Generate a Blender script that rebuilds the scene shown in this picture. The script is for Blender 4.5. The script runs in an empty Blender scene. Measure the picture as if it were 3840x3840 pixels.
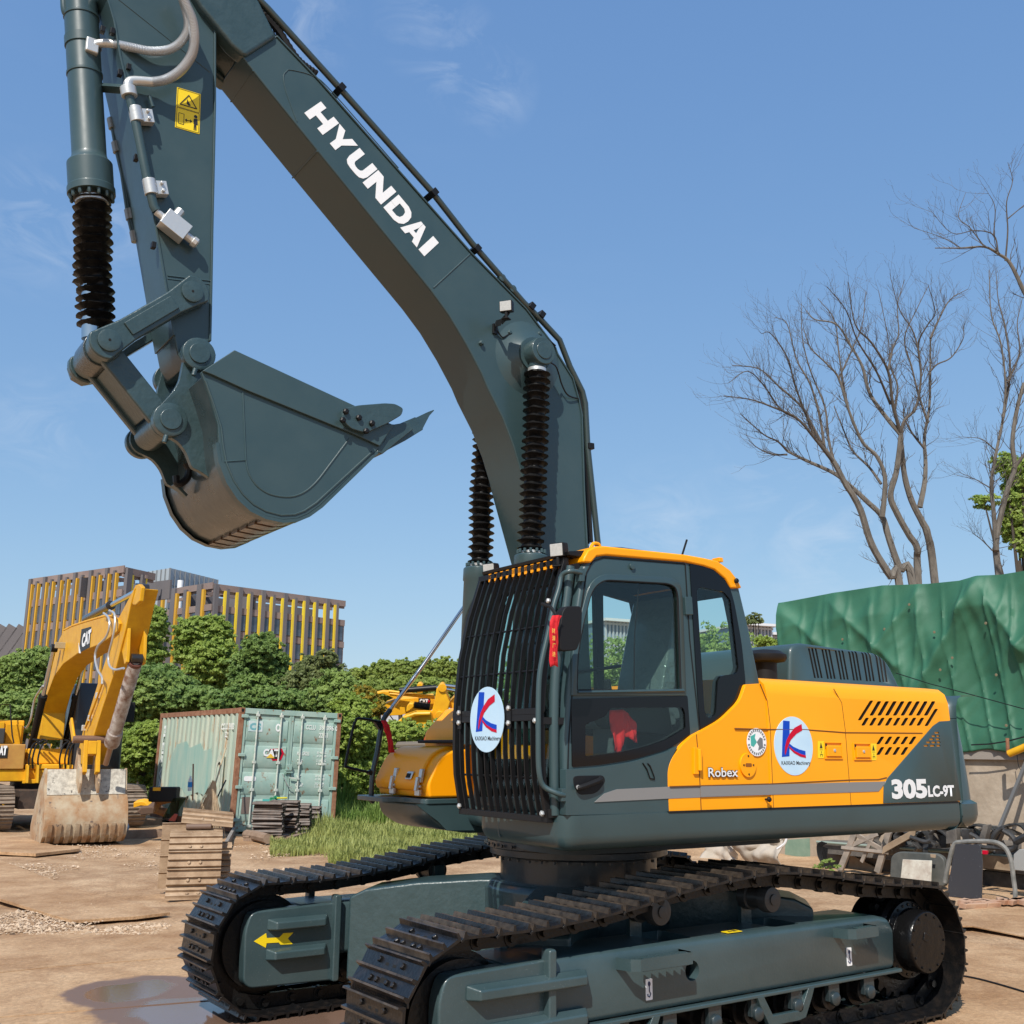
import bpy, bmesh, math, random
import numpy as np
from mathutils import Vector, Matrix, noise
random.seed(7); np.random.seed(7)
S = bpy.context.scene; COL = S.collection
# ---------------------------------------------------------------- camera
CAM = Vector((5.2019, 6.459, 1.8674)); YAW, PITCH, ROLL, FPX, TH = -2.1866, .2196, .0081, 3975.72, -.0183
fw = Vector((math.cos(YAW)*math.cos(PITCH), math.sin(YAW)*math.cos(PITCH), math.sin(PITCH)))
rt = Vector((math.sin(YAW), -math.cos(YAW), 0)); upv = rt.cross(fw)
rt, upv = math.cos(ROLL)*rt+math.sin(ROLL)*upv, -math.sin(ROLL)*rt+math.cos(ROLL)*upv
cd = bpy.data.cameras.new('camera'); cam = bpy.data.objects.new('camera', cd); COL.objects.link(cam)
M = Matrix((rt, upv, -fw)).transposed().to_4x4(); M.translation = CAM; cam.matrix_world = M
cd.sensor_width = 36; cd.sensor_fit = 'HORIZONTAL'; cd.lens = FPX/3840*36; cd.clip_end = 3000; cd.clip_start = .05
S.camera = cam; S.render.resolution_x = S.render.resolution_y = 1024
# ---------------------------------------------------------------- light
SUN = Vector((.53, .45, .72)).normalized()
EL = math.asin(SUN.z); AZ = math.atan2(SUN.y, SUN.x)
W = bpy.data.worlds.new('World'); S.world = W; W.use_nodes = True
nt = W.node_tree; nt.nodes.clear()
sky = nt.nodes.new('ShaderNodeTexSky'); sky.sky_type = 'NISHITA'; sky.sun_disc = False
sky.sun_elevation = EL; sky.sun_rotation = math.pi/2-AZ; sky.air_density = 1.0; sky.dust_density = .6; sky.ozone_density = 3.0; sky.altitude = 0
bg = nt.nodes.new('ShaderNodeBackground'); bg.inputs['Strength'].default_value = .13
out = nt.nodes.new('ShaderNodeOutputWorld')
tc = nt.nodes.new('ShaderNodeTexCoord')
def wn(t, **k):
    n = nt.nodes.new(t)
    for a, b in k.items(): n.inputs[a.replace('_', ' ')].default_value = b
    return n
mp = nt.nodes.new('ShaderNodeMapping'); mp.inputs['Scale'].default_value = (1.0, 1.0, 3.2); mp.inputs['Rotation'].default_value = (.3, .25, .5)
n1 = wn('ShaderNodeTexNoise', Scale=2.6, Detail=9.0, Roughness=.6, Distortion=.5)
n2 = wn('ShaderNodeTexNoise', Scale=.9, Detail=3.0)
cr = nt.nodes.new('ShaderNodeValToRGB'); cr.color_ramp.elements[0].position = .56; cr.color_ramp.elements[1].position = .80
cr2 = nt.nodes.new('ShaderNodeValToRGB'); cr2.color_ramp.elements[0].position = .42; cr2.color_ramp.elements[1].position = .72
mu = nt.nodes.new('ShaderNodeMath'); mu.operation = 'MULTIPLY'
mu2 = nt.nodes.new('ShaderNodeMath'); mu2.operation = 'MULTIPLY'; mu2.inputs[1].default_value = .16
mx = nt.nodes.new('ShaderNodeMix'); mx.data_type = 'RGBA'; mx.inputs[7].default_value = (4.2, 4.7, 5.4, 1)
L = nt.links.new
L(tc.outputs['Generated'], mp.inputs[0]); L(mp.outputs[0], n1.inputs['Vector']); L(tc.outputs['Generated'], n2.inputs['Vector'])
L(n1.outputs[0], cr.inputs[0]); L(n2.outputs[0], cr2.inputs[0]); L(cr.outputs[0], mu.inputs[0]); L(cr2.outputs[0], mu.inputs[1])
L(mu.outputs[0], mu2.inputs[0])
def wisp(p, rad, prev):
    v_ = fw+rt*((p[0]-1920)/3975.72)-upv*((p[1]-1920)/3975.72); v_.normalize(); d = nt.nodes.new('ShaderNodeVectorMath'); d.operation = 'DISTANCE'; L(tc.outputs['Generated'], d.inputs[0]); d.inputs[1].default_value = v_
    m = nt.nodes.new('ShaderNodeMapRange'); m.inputs[1].default_value = rad; m.inputs[2].default_value = 0; L(d.outputs['Value'], m.inputs[0])
    if prev is None: return m.outputs[0]
    a = nt.nodes.new('ShaderNodeMath'); a.operation = 'MAXIMUM'; L(prev, a.inputs[0]); L(m.outputs[0], a.inputs[1]); return a.outputs[0]
ws_ = None
for p_, r_ in (((1600, 90), .05), ((1700, 210), .05), ((1840, 330), .045), ((1100, 60), .06), ((150, 850), .07), ((430, 840), .05), ((2850, 1760), .06), ((3100, 2020), .10), ((2500, 2010), .08), ((150, 1600), .06)): ws_ = wisp(p_, r_, ws_)
n3 = wn('ShaderNodeTexNoise', Scale=15.0, Detail=8.0, Roughness=.62, Distortion=.8); mp3 = nt.nodes.new('ShaderNodeMapping'); mp3.inputs['Scale'].default_value = (1, 1, 2.0); L(tc.outputs['Generated'], mp3.inputs[0]); L(mp3.outputs[0], n3.inputs['Vector'])
mr3 = nt.nodes.new('ShaderNodeMapRange'); mr3.inputs[1].default_value = .44; mr3.inputs[2].default_value = .78; L(n3.outputs[0], mr3.inputs[0])
m4 = nt.nodes.new('ShaderNodeMath'); m4.operation = 'MULTIPLY'; L(ws_, m4.inputs[0]); L(mr3.outputs[0], m4.inputs[1])
m5 = nt.nodes.new('ShaderNodeMath'); m5.operation = 'MULTIPLY_ADD'; m5.use_clamp = True; m5.inputs[1].default_value = .42; L(m4.outputs[0], m5.inputs[0]); L(mu2.outputs[0], m5.inputs[2]); L(m5.outputs[0], mx.inputs[0]); sep = nt.nodes.new('ShaderNodeSeparateColor'); com = nt.nodes.new('ShaderNodeCombineColor'); L(sky.outputs[0], sep.inputs[0])
for i_, (pw, ml) in enumerate(((.643, 1.018), (.52, 1.48), (.323, 2.536))):
    q1 = nt.nodes.new('ShaderNodeMath'); q1.operation = 'POWER'; q1.inputs[1].default_value = pw; q2 = nt.nodes.new('ShaderNodeMath'); q2.operation = 'MULTIPLY'; q2.inputs[1].default_value = ml
    L(sep.outputs[i_], q1.inputs[0]); L(q1.outputs[0], q2.inputs[0]); L(q2.outputs[0], com.inputs[i_])
L(com.outputs[0], mx.inputs[6]); L(mx.outputs[2], bg.inputs[0]); L(bg.outputs[0], out.inputs[0])
sl = bpy.data.lights.new('sun', 'SUN'); sl.energy = 3.9; sl.angle = math.radians(.5); sl.color = (1, .95, .87)
so = bpy.data.objects.new('sun', sl); COL.objects.link(so); so.rotation_euler = SUN.to_track_quat('Z', 'Y').to_euler(); so.location = (0, 0, 30)
S.view_settings.view_transform = 'Standard'; S.view_settings.look = 'None'; S.view_settings.exposure = 0.4; S.view_settings.gamma = 1
S.cycles.transparent_max_bounces = 16
# ---------------------------------------------------------------- measuring helpers: photo pixel (3840 scale) onto a real plane
def ray(p): return fw+rt*((p[0]-1920)/FPX)-upv*((p[1]-1920)/FPX)
def rz(v, a): return Vector((v[0]*math.cos(a)-v[1]*math.sin(a), v[0]*math.sin(a)+v[1]*math.cos(a), v[2]))
def onY(p, y, a=0.0, org=(0, 0, 0)):
    d = rz(ray(p), -a); o = rz(CAM-Vector(org), -a); t = (y-o.y)/d.y; return o+d*t
def onX(p, x, a=0.0, org=(0, 0, 0)):
    d = rz(ray(p), -a); o = rz(CAM-Vector(org), -a); t = (x-o.x)/d.x; return o+d*t
def onZ(p, z=0): d = ray(p); return CAM+d*((z-CAM.z)/d.z)
def onD(p, D): return CAM+ray(p)*D
def crop(ox, oy, k): return lambda x, y: (ox+x*k, oy+y*k)
c1 = crop(0, 0, .6625); c2 = crop(900, 0, .7246); c3 = crop(200, 1000, .7764); c4 = crop(1600, 1100, .5694); c5 = crop(1600, 1980, .6729)
c6 = crop(2400, 2300, .7453); c7 = crop(600, 3000, .8282); c8 = crop(1900, 3000, 1.0041); c9 = crop(1700, 3300, .5176); ca = crop(2800, 2600, .5383)
b1 = crop(0, 2000, .6726); b2 = crop(500, 2100, .7246); b3 = crop(2600, 600, .88); b4 = crop(2700, 2100, .673); b5 = crop(0, 3000, .7246)
b6 = crop(0, 2080, .4762); b7 = crop(0, 2100, .31056); b8 = crop(500, 2600, .46584); b9 = crop(1300, 2450, .33647); e1 = crop(0, 2500, .36232); e2 = crop(2700, 2950, .59006); e3 = crop(0, 2850, .46584)
def U(cf, pts, y): return [(lambda v: (v.x, v.z))(onY(cf(*p), y, TH)) for p in pts]
# ---------------------------------------------------------------- materials
MATS = {}
def mat(name, col, rough=.5, metal=0, coat=0, noise_amt=0, nscale=8, col2=None, bump=0, bscale=60, spec=.5, spots=None, coords='Object', mscale=(1, 1, 1), detail=6, lo=.35, hi=.65, rough2=None):
    if name in MATS: return MATS[name]
    m = bpy.data.materials.new(name); m.use_nodes = True; t = m.node_tree; b = t.nodes['Principled BSDF']
    b.inputs['Base Color'].default_value = (*col, 1); b.inputs['Roughness'].default_value = rough; b.inputs['Metallic'].default_value = metal
    b.inputs['Coat Weight'].default_value = coat; b.inputs['Coat Roughness'].default_value = .12; b.inputs['Specular IOR Level'].default_value = spec
    tcn = t.nodes.new('ShaderNodeTexCoord'); mpn = t.nodes.new('ShaderNodeMapping'); mpn.inputs['Scale'].default_value = mscale
    t.links.new(tcn.outputs[coords], mpn.inputs[0]); last = None
    if col2 is not None:
        n = t.nodes.new('ShaderNodeTexNoise'); n.inputs['Scale'].default_value = nscale; n.inputs['Detail'].default_value = detail; n.inputs['Roughness'].default_value = .62
        r = t.nodes.new('ShaderNodeValToRGB'); r.color_ramp.elements[0].position = lo; r.color_ramp.elements[1].position = hi
        r.color_ramp.elements[0].color = (*col, 1); r.color_ramp.elements[1].color = (*col2, 1)
        t.links.new(mpn.outputs[0], n.inputs['Vector']); t.links.new(n.outputs[0], r.inputs[0]); last = r.outputs[0]
        if rough2 is not None:
            rr = t.nodes.new('ShaderNodeMapRange'); rr.inputs[1].default_value = lo; rr.inputs[2].default_value = hi; rr.inputs[3].default_value = rough; rr.inputs[4].default_value = rough2
            t.links.new(n.outputs[0], rr.inputs[0]); t.links.new(rr.outputs[0], b.inputs['Roughness'])
    if spots is not None:   # (colour, scale, threshold)
        v = t.nodes.new('ShaderNodeTexNoise'); v.inputs['Scale'].default_value = spots[1]; v.inputs['Detail'].default_value = 8; v.inputs['Roughness'].default_value = .7
        r = t.nodes.new('ShaderNodeValToRGB'); r.color_ramp.elements[0].position = spots[2]; r.color_ramp.elements[1].position = min(1, spots[2]+.05)
        x = t.nodes.new('ShaderNodeMix'); x.data_type = 'RGBA'
        t.links.new(mpn.outputs[0], v.inputs['Vector']); t.links.new(v.outputs[0], r.inputs[0]); t.links.new(r.outputs[0], x.inputs[0])
        if last: t.links.new(last, x.inputs[6])
        else: x.inputs[6].default_value = (*col, 1)
        x.inputs[7].default_value = (*spots[0], 1); last = x.outputs[2]
    if last: t.links.new(last, b.inputs['Base Color'])
    if bump:
        n = t.nodes.new('ShaderNodeTexNoise'); n.inputs['Scale'].default_value = bscale; n.inputs['Detail'].default_value = 5
        bm = t.nodes.new('ShaderNodeBump'); bm.inputs['Strength'].default_value = bump; bm.inputs['Distance'].default_value = .02
        t.links.new(mpn.outputs[0], n.inputs['Vector']); t.links.new(n.outputs[0], bm.inputs['Height']); t.links.new(bm.outputs[0], b.inputs['Normal'])
    MATS[name] = m; return m
GREY = mat('slate green paint', (.031, .060, .066), .34, coat=.25, col2=(.037, .069, .075), nscale=2.2, bump=.035, bscale=7, rough2=.48, detail=9)
GREYR = mat('slate green cast paint', (.028, .055, .060), .36, coat=.3, col2=(.037, .067, .073), nscale=9, bump=.22, bscale=26)
GREYD = mat('slate green paint wet', (.034, .062, .068), .38, coat=.25, col2=(.046, .076, .082), nscale=3, bump=.07, bscale=40, spots=((.34, .38, .38), 130, .655))
YEL = mat('orange yellow paint', (.95, .36, .002), .42, coat=.08, spec=.3, col2=(.92, .345, .002), nscale=1.5, bump=.02, bscale=8)
CATY = mat('ochre yellow paint', (.70, .37, .012), .5, coat=.08, spec=.3, col2=(.60, .29, .01), nscale=4, bump=.04, bscale=12, spots=((.24, .12, .03), 7, .68))
CATY2 = mat('bright yellow paint', (.86, .45, .012), .5, col2=(.76, .35, .01), nscale=3)
STEEL = mat('zinc plated steel', (.62, .62, .6), .38, metal=.6, bump=.05, bscale=50)
CHROME = mat('chrome rod', (.6, .6, .6), .12, metal=1)
BLACK = mat('black painted steel', (.009, .009, .010), .42, spec=.28, bump=.04, bscale=60)
BLKP = mat('black plastic', (.011, .011, .012), .55, spec=.25, bump=.05, bscale=200)
RUB = mat('black rubber', (.010, .010, .011), .6, spec=.25)
BELLOW = mat('black vinyl bellows', (.005, .0052, .006), .42, spec=.2, col2=(.013, .0125, .012), nscale=18, bump=.3, bscale=30)
TRACK = mat('black painted track steel', (.0065, .0065, .007), .30, coat=.12, spec=.4, col2=(.028, .021, .017), nscale=9, bump=.2, bscale=45, lo=.45, hi=.8)
TRKD = mat('oily chain steel', (.007, .0068, .0068), .36, spec=.35, bump=.2, bscale=40)
RECESS_SHADE = mat('painted recess shade', (.004, .004, .004), .9)  # near-black standing in for the shade inside holes, slots and the cab
GREYS = mat('grey stripe vinyl', (.21, .205, .20), .5)
WHITE = mat('white vinyl', (.8, .8, .8), .45)
WLET = mat('white lettering', (.74, .74, .74), .5)
YSTK = mat('yellow warning vinyl', (.86, .62, .01), .45)
BSTK = mat('black print', (.015, .013, .012), .5)
REDC = mat('red cloth', (.52, .006, .012), .75, col2=(.62, .012, .02), nscale=20, bump=.2, bscale=60)
GOLD = mat('gold print', (.75, .5, .08), .5)
LBLUE = mat('pale blue sticker', (.44, .63, .80), .35, col2=(.52, .70, .83), nscale=3)
KBLUE = mat('royal blue print', (.006, .06, .46), .5, spec=.15)
KRED = mat('crimson print', (.52, .006, .03), .5, spec=.15)
LENS = mat('lamp lens', (.42, .42, .40), .12, coat=.5, col2=(.5, .5, .48), nscale=60)
def glass(name, tint=(.72, .84, .80), refl=.10):
    m = bpy.data.materials.new(name); m.use_nodes = True; t = m.node_tree; t.nodes.clear()
    o = t.nodes.new('ShaderNodeOutputMaterial'); x = t.nodes.new('ShaderNodeMixShader'); tr = t.nodes.new('ShaderNodeBsdfTransparent'); g = t.nodes.new('ShaderNodeBsdfGlossy')
    lw0 = t.nodes.new('ShaderNodeLayerWeight'); lw0.inputs[0].default_value = .5; lw = t.nodes.new('ShaderNodeMath'); lw.operation = 'POWER'; lw.inputs[1].default_value = 4; t.links.new(lw0.outputs['Facing'], lw.inputs[0])
    mr = t.nodes.new('ShaderNodeMath'); mr.operation = 'MULTIPLY_ADD'; mr.inputs[1].default_value = .8; mr.inputs[2].default_value = refl-.045
    g.inputs['Roughness'].default_value = .02; tr.inputs[0].default_value = (*tint, 1); g.inputs[0].default_value = (.9, .95, .95, 1)
    t.links.new(lw.outputs[0], mr.inputs[0]); t.links.new(mr.outputs[0], x.inputs[0]); t.links.new(tr.outputs[0], x.inputs[1]); t.links.new(g.outputs[0], x.inputs[2]); t.links.new(x.outputs[0], o.inputs[0])
    return m
GLASS = glass('cab glass', (.84, .93, .90), .075); GLASSB = glass('ceramic black glass edge', (.02, .02, .02), .06)
PLASW = mat('clear wrap on seat', (.13, .15, .15), .12, coat=.6, bump=.9, bscale=14)
# ---------------------------------------------------------------- mesh builder
class MB:
    def __init__(s): s.v = []; s.f = []; s.m = []; s.mi = 0
    def add(s, vs, fs):
        o = len(s.v); s.v += [tuple(v) for v in vs]; s.f += [tuple(i+o for i in f) for f in fs]; s.m += [s.mi]*len(fs); return s
    def box(s, x0, x1, y0, y1, z0, z1):
        return s.add([(x0, y0, z0), (x1, y0, z0), (x1, y1, z0), (x0, y1, z0), (x0, y0, z1), (x1, y0, z1), (x1, y1, z1), (x0, y1, z1)],
                     [(0, 3, 2, 1), (4, 5, 6, 7), (0, 1, 5, 4), (1, 2, 6, 5), (2, 3, 7, 6), (3, 0, 4, 7)])
    def obox(s, c, a, b, d):
        c, a, b, d = map(Vector, (c, a, b, d)); vs = [c+i*a+j*b+k*d for k in (-1, 1) for i, j in ((-1, -1), (1, -1), (1, 1), (-1, 1))]
        return s.add(vs, [(0, 3, 2, 1), (4, 5, 6, 7), (0, 1, 5, 4), (1, 2, 6, 5), (2, 3, 7, 6), (3, 0, 4, 7)])
    def beam(s, p, q, w, h, side=(0, 1, 0)):
        p, q = Vector(p), Vector(q); d = (q-p)/2; sd = Vector(side); sd = (sd-sd.project(d)).normalized(); u = d.normalized().cross(sd)
        return s.obox((p+q)/2, d, sd*w/2, u*h/2)
    def prism(s, pts, a, b, axis='y'):
        n = len(pts); f = {'y': lambda p, t: (p[0], t, p[1]), 'z': lambda p, t: (p[0], p[1], t), 'x': lambda p, t: (t, p[0], p[1])}[axis]
        vs = [f(p, a) for p in pts]+[f(p, b) for p in pts]
        return s.add(vs, [tuple(range(n)), tuple(range(2*n-1, n-1, -1))]+[(i, i+n, (i+1) % n+n, (i+1) % n) for i in range(n)])
    def sheet(s, pts3, nrm, th):
        n = len(pts3); nrm = Vector(nrm).normalized()*th; vs = [Vector(p) for p in pts3]; vs += [v+nrm for v in vs]
        return s.add(vs, [tuple(range(n)), tuple(range(2*n-1, n-1, -1))]+[(i, i+n, (i+1) % n+n, (i+1) % n) for i in range(n)])
    def rings(s, rings, cap=True, close=True):
        n = len(rings[0]); vs = [v for r in rings for v in r]; fs = []
        for k in range(len(rings)-1):
            for i in range(n if close else n-1): fs.append((k*n+i, k*n+(i+1) % n, (k+1)*n+(i+1) % n, (k+1)*n+i))
        if cap: fs += [tuple(range(n-1, -1, -1)), tuple(range((len(rings)-1)*n, len(rings)*n))]
        return s.add(vs, fs)
    def lathe(s, prof, p, d, n=24, cap=True):
        p, d = Vector(p), Vector(d).normalized(); a = d.orthogonal().normalized(); b = d.cross(a)
        return s.rings([[p+d*t+(a*math.cos(2*math.pi*i/n)+b*math.sin(2*math.pi*i/n))*r for i in range(n)] for r, t in prof], cap)
    def cyl(s, p, q, r, r2=None, n=16):
        p, q = Vector(p), Vector(q); return s.lathe([(r, 0), (r if r2 is None else r2, (q-p).length)], p, q-p, n)
    def tube(s, pts, r, n=8, rad=None):
        pts = [Vector(p) for p in pts]; R = []; a = None
        for i, p in enumerate(pts):
            d = (pts[min(i+1, len(pts)-1)]-pts[max(i-1, 0)]).normalized()
            if a is None: a = d.orthogonal().normalized()
            a = (a-a.project(d)).normalized(); b = d.cross(a); rr = rad[i] if rad else r
            R.append([p+(a*math.cos(2*math.pi*k/n)+b*math.sin(2*math.pi*k/n))*rr for k in range(n)])
        return s.rings(R)
    def build(s, name, m, parent=None, bev=0, seg=2, angle=38, rot=None, recalc=True, smooth=True, loc=None):
        me = bpy.data.meshes.new(name); me.from_pydata(s.v, [], s.f)
        ms = m if isinstance(m, (list, tuple)) else [m]
        for x in ms: me.materials.append(x)
        if len(ms) > 1: me.polygons.foreach_set('material_index', s.m)
        if recalc:
            b = bmesh.new(); b.from_mesh(me); bmesh.ops.recalc_face_normals(b, faces=b.faces); b.to_mesh(me); b.free()
        o = bpy.data.objects.new(name, me); COL.objects.link(o)
        if parent: o.parent = parent
        if rot is not None: o.rotation_euler = (0, 0, rot)
        if loc is not None: o.location = loc
        if smooth:
            me.polygons.foreach_set('use_smooth', [True]*len(me.polygons)); me.set_sharp_from_angle(angle=math.radians(angle))
        if bev:
            md = o.modifiers.new('bevel', 'BEVEL'); md.width = bev; md.segments = seg; md.limit_method = 'ANGLE'; md.angle_limit = math.radians(38); md.harden_normals = True
        return o
def islands(mb):
    par = list(range(len(mb.v)))
    def fd(i):
        while par[i] != i: par[i] = par[par[i]]; i = par[i]
        return i
    for f in mb.f:
        for j in f[1:]: par[fd(f[0])] = fd(j)
    g = {}
    for f, m in zip(mb.f, mb.m): g.setdefault(fd(f[0]), []).append(f)
    o = []
    for fs in g.values():
        ix = sorted({i for f in fs for i in f}); k = {a: b for b, a in enumerate(ix)}; o.append(MB().add([mb.v[i] for i in ix], [tuple(k[i] for i in f) for f in fs]))
    return o
def smooth_path(pts, k=6):
    P = [Vector(p) for p in pts]; P = [P[0]*2-P[1]]+P+[P[-1]*2-P[-2]]; o = []
    for i in range(1, len(P)-2):
        for j in range(k):
            t = j/k; a, b, c, d = P[i-1:i+3]
            o.append(.5*((2*b)+(c-a)*t+(2*a-5*b+4*c-d)*t*t+(3*b-a-3*c+d)*t**3))
    o.append(P[-2]); return o
def round_poly(pts, r, k=5):
    o = []; n = len(pts)
    for i in range(n):
        p0, p, p1 = (Vector((*pts[j % n], 0)) for j in (i-1, i, i+1)); rr = r[i] if isinstance(r, (list, tuple)) else r
        a = (p0-p); b = (p1-p); q = min(rr, a.length*.49, b.length*.49)
        if q < 1e-5: o.append((p.x, p.y)); continue
        A = p+a.normalized()*q; B = p+b.normalized()*q
        for j in range(k+1):
            t = j/k; v = A*(1-t)**2+p*2*t*(1-t)+B*t*t; o.append((v.x, v.y))
    return o
def apply_mods(o):
    dg = bpy.context.evaluated_depsgraph_get(); ev = o.evaluated_get(dg); me = bpy.data.meshes.new_from_object(ev, depsgraph=dg)
    o.modifiers.clear(); old = o.data; o.data = me; bpy.data.meshes.remove(old)
def cut(o, cutters, angle=38, bev=0, dark=False):
    """real openings: subtract closed shapes from a part, then drop the cutter"""
    c = cutters.build('cutter', RECESS_SHADE, None, smooth=False); c.matrix_world = o.matrix_world
    if o.parent: c.parent = o.parent; c.rotation_euler = o.rotation_euler
    md = o.modifiers.new('cut', 'BOOLEAN'); md.object = c; md.operation = 'DIFFERENCE'; md.solver = 'EXACT'; md.use_self = True
    if hasattr(md, 'material_mode') and dark: md.material_mode = 'TRANSFER'  # dark: cut faces take the near-black as painted shade
    bpy.context.view_layer.update(); apply_mods(o); bpy.data.objects.remove(c)
    o.data.polygons.foreach_set('use_smooth', [True]*len(o.data.polygons)); o.data.set_sharp_from_angle(angle=math.radians(angle))
    if bev:
        md = o.modifiers.new('bevel', 'BEVEL'); md.width = bev; md.segments = 2; md.limit_method = 'ANGLE'; md.angle_limit = math.radians(38); md.harden_normals = True
def tag(o, label=None, cat=None, group=None, kind=None):
    if label: o['label'] = label
    if cat: o['category'] = cat
    if group: o['group'] = group
    if kind: o['kind'] = kind
    return o
def empty(name, label, cat, loc=(0, 0, 0), rot=0, group=None):
    o = bpy.data.objects.new(name, None); COL.objects.link(o); o.location = loc; o.rotation_euler = (0, 0, rot); return tag(o, label, cat, group)
def copy_tree(o, parent=None):
    c = o.copy(); COL.objects.link(c); c.parent = parent
    for ch in [x for x in bpy.data.objects if x.parent == o]: copy_tree(ch, c)
    return c
def text(s, name, org, xd, yd, w, h, m, parent=None, offset=0, rot=None, th=.002, shear=0, font_scale=1, up=None):
    """lettering: words fitted to a w x h box whose lower left corner is org"""
    cu = bpy.data.curves.new('t', 'FONT'); cu.body = s; cu.offset = offset; cu.resolution_u = 3; cu.shear = shear; cu.space_line = .9
    t = bpy.data.objects.new('t', cu); COL.objects.link(t); bpy.context.view_layer.update()
    me = bpy.data.meshes.new_from_object(t.evaluated_get(bpy.context.evaluated_depsgraph_get())); bpy.data.objects.remove(t); bpy.data.curves.remove(cu)
    co = [v.co.copy() for v in me.vertices]
    if not co: return None
    x0, x1 = min(c.x for c in co), max(c.x for c in co); y0, y1 = min(c.y for c in co), max(c.y for c in co)
    xd, yd, org = Vector(xd).normalized(), Vector(yd).normalized(), Vector(org); n = xd.cross(yd).normalized()*th
    for v in me.vertices: v.co = org+xd*((v.co.x-x0)/(x1-x0)*w)+yd*((v.co.y-y0)/(y1-y0)*h)+n
    me.materials.clear(); me.materials.append(m); o = bpy.data.objects.new(name, me); COL.objects.link(o)
    if parent: o.parent = parent
    if rot is not None: o.rotation_euler = (0, 0, rot)
    me.name = name; return o
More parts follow.
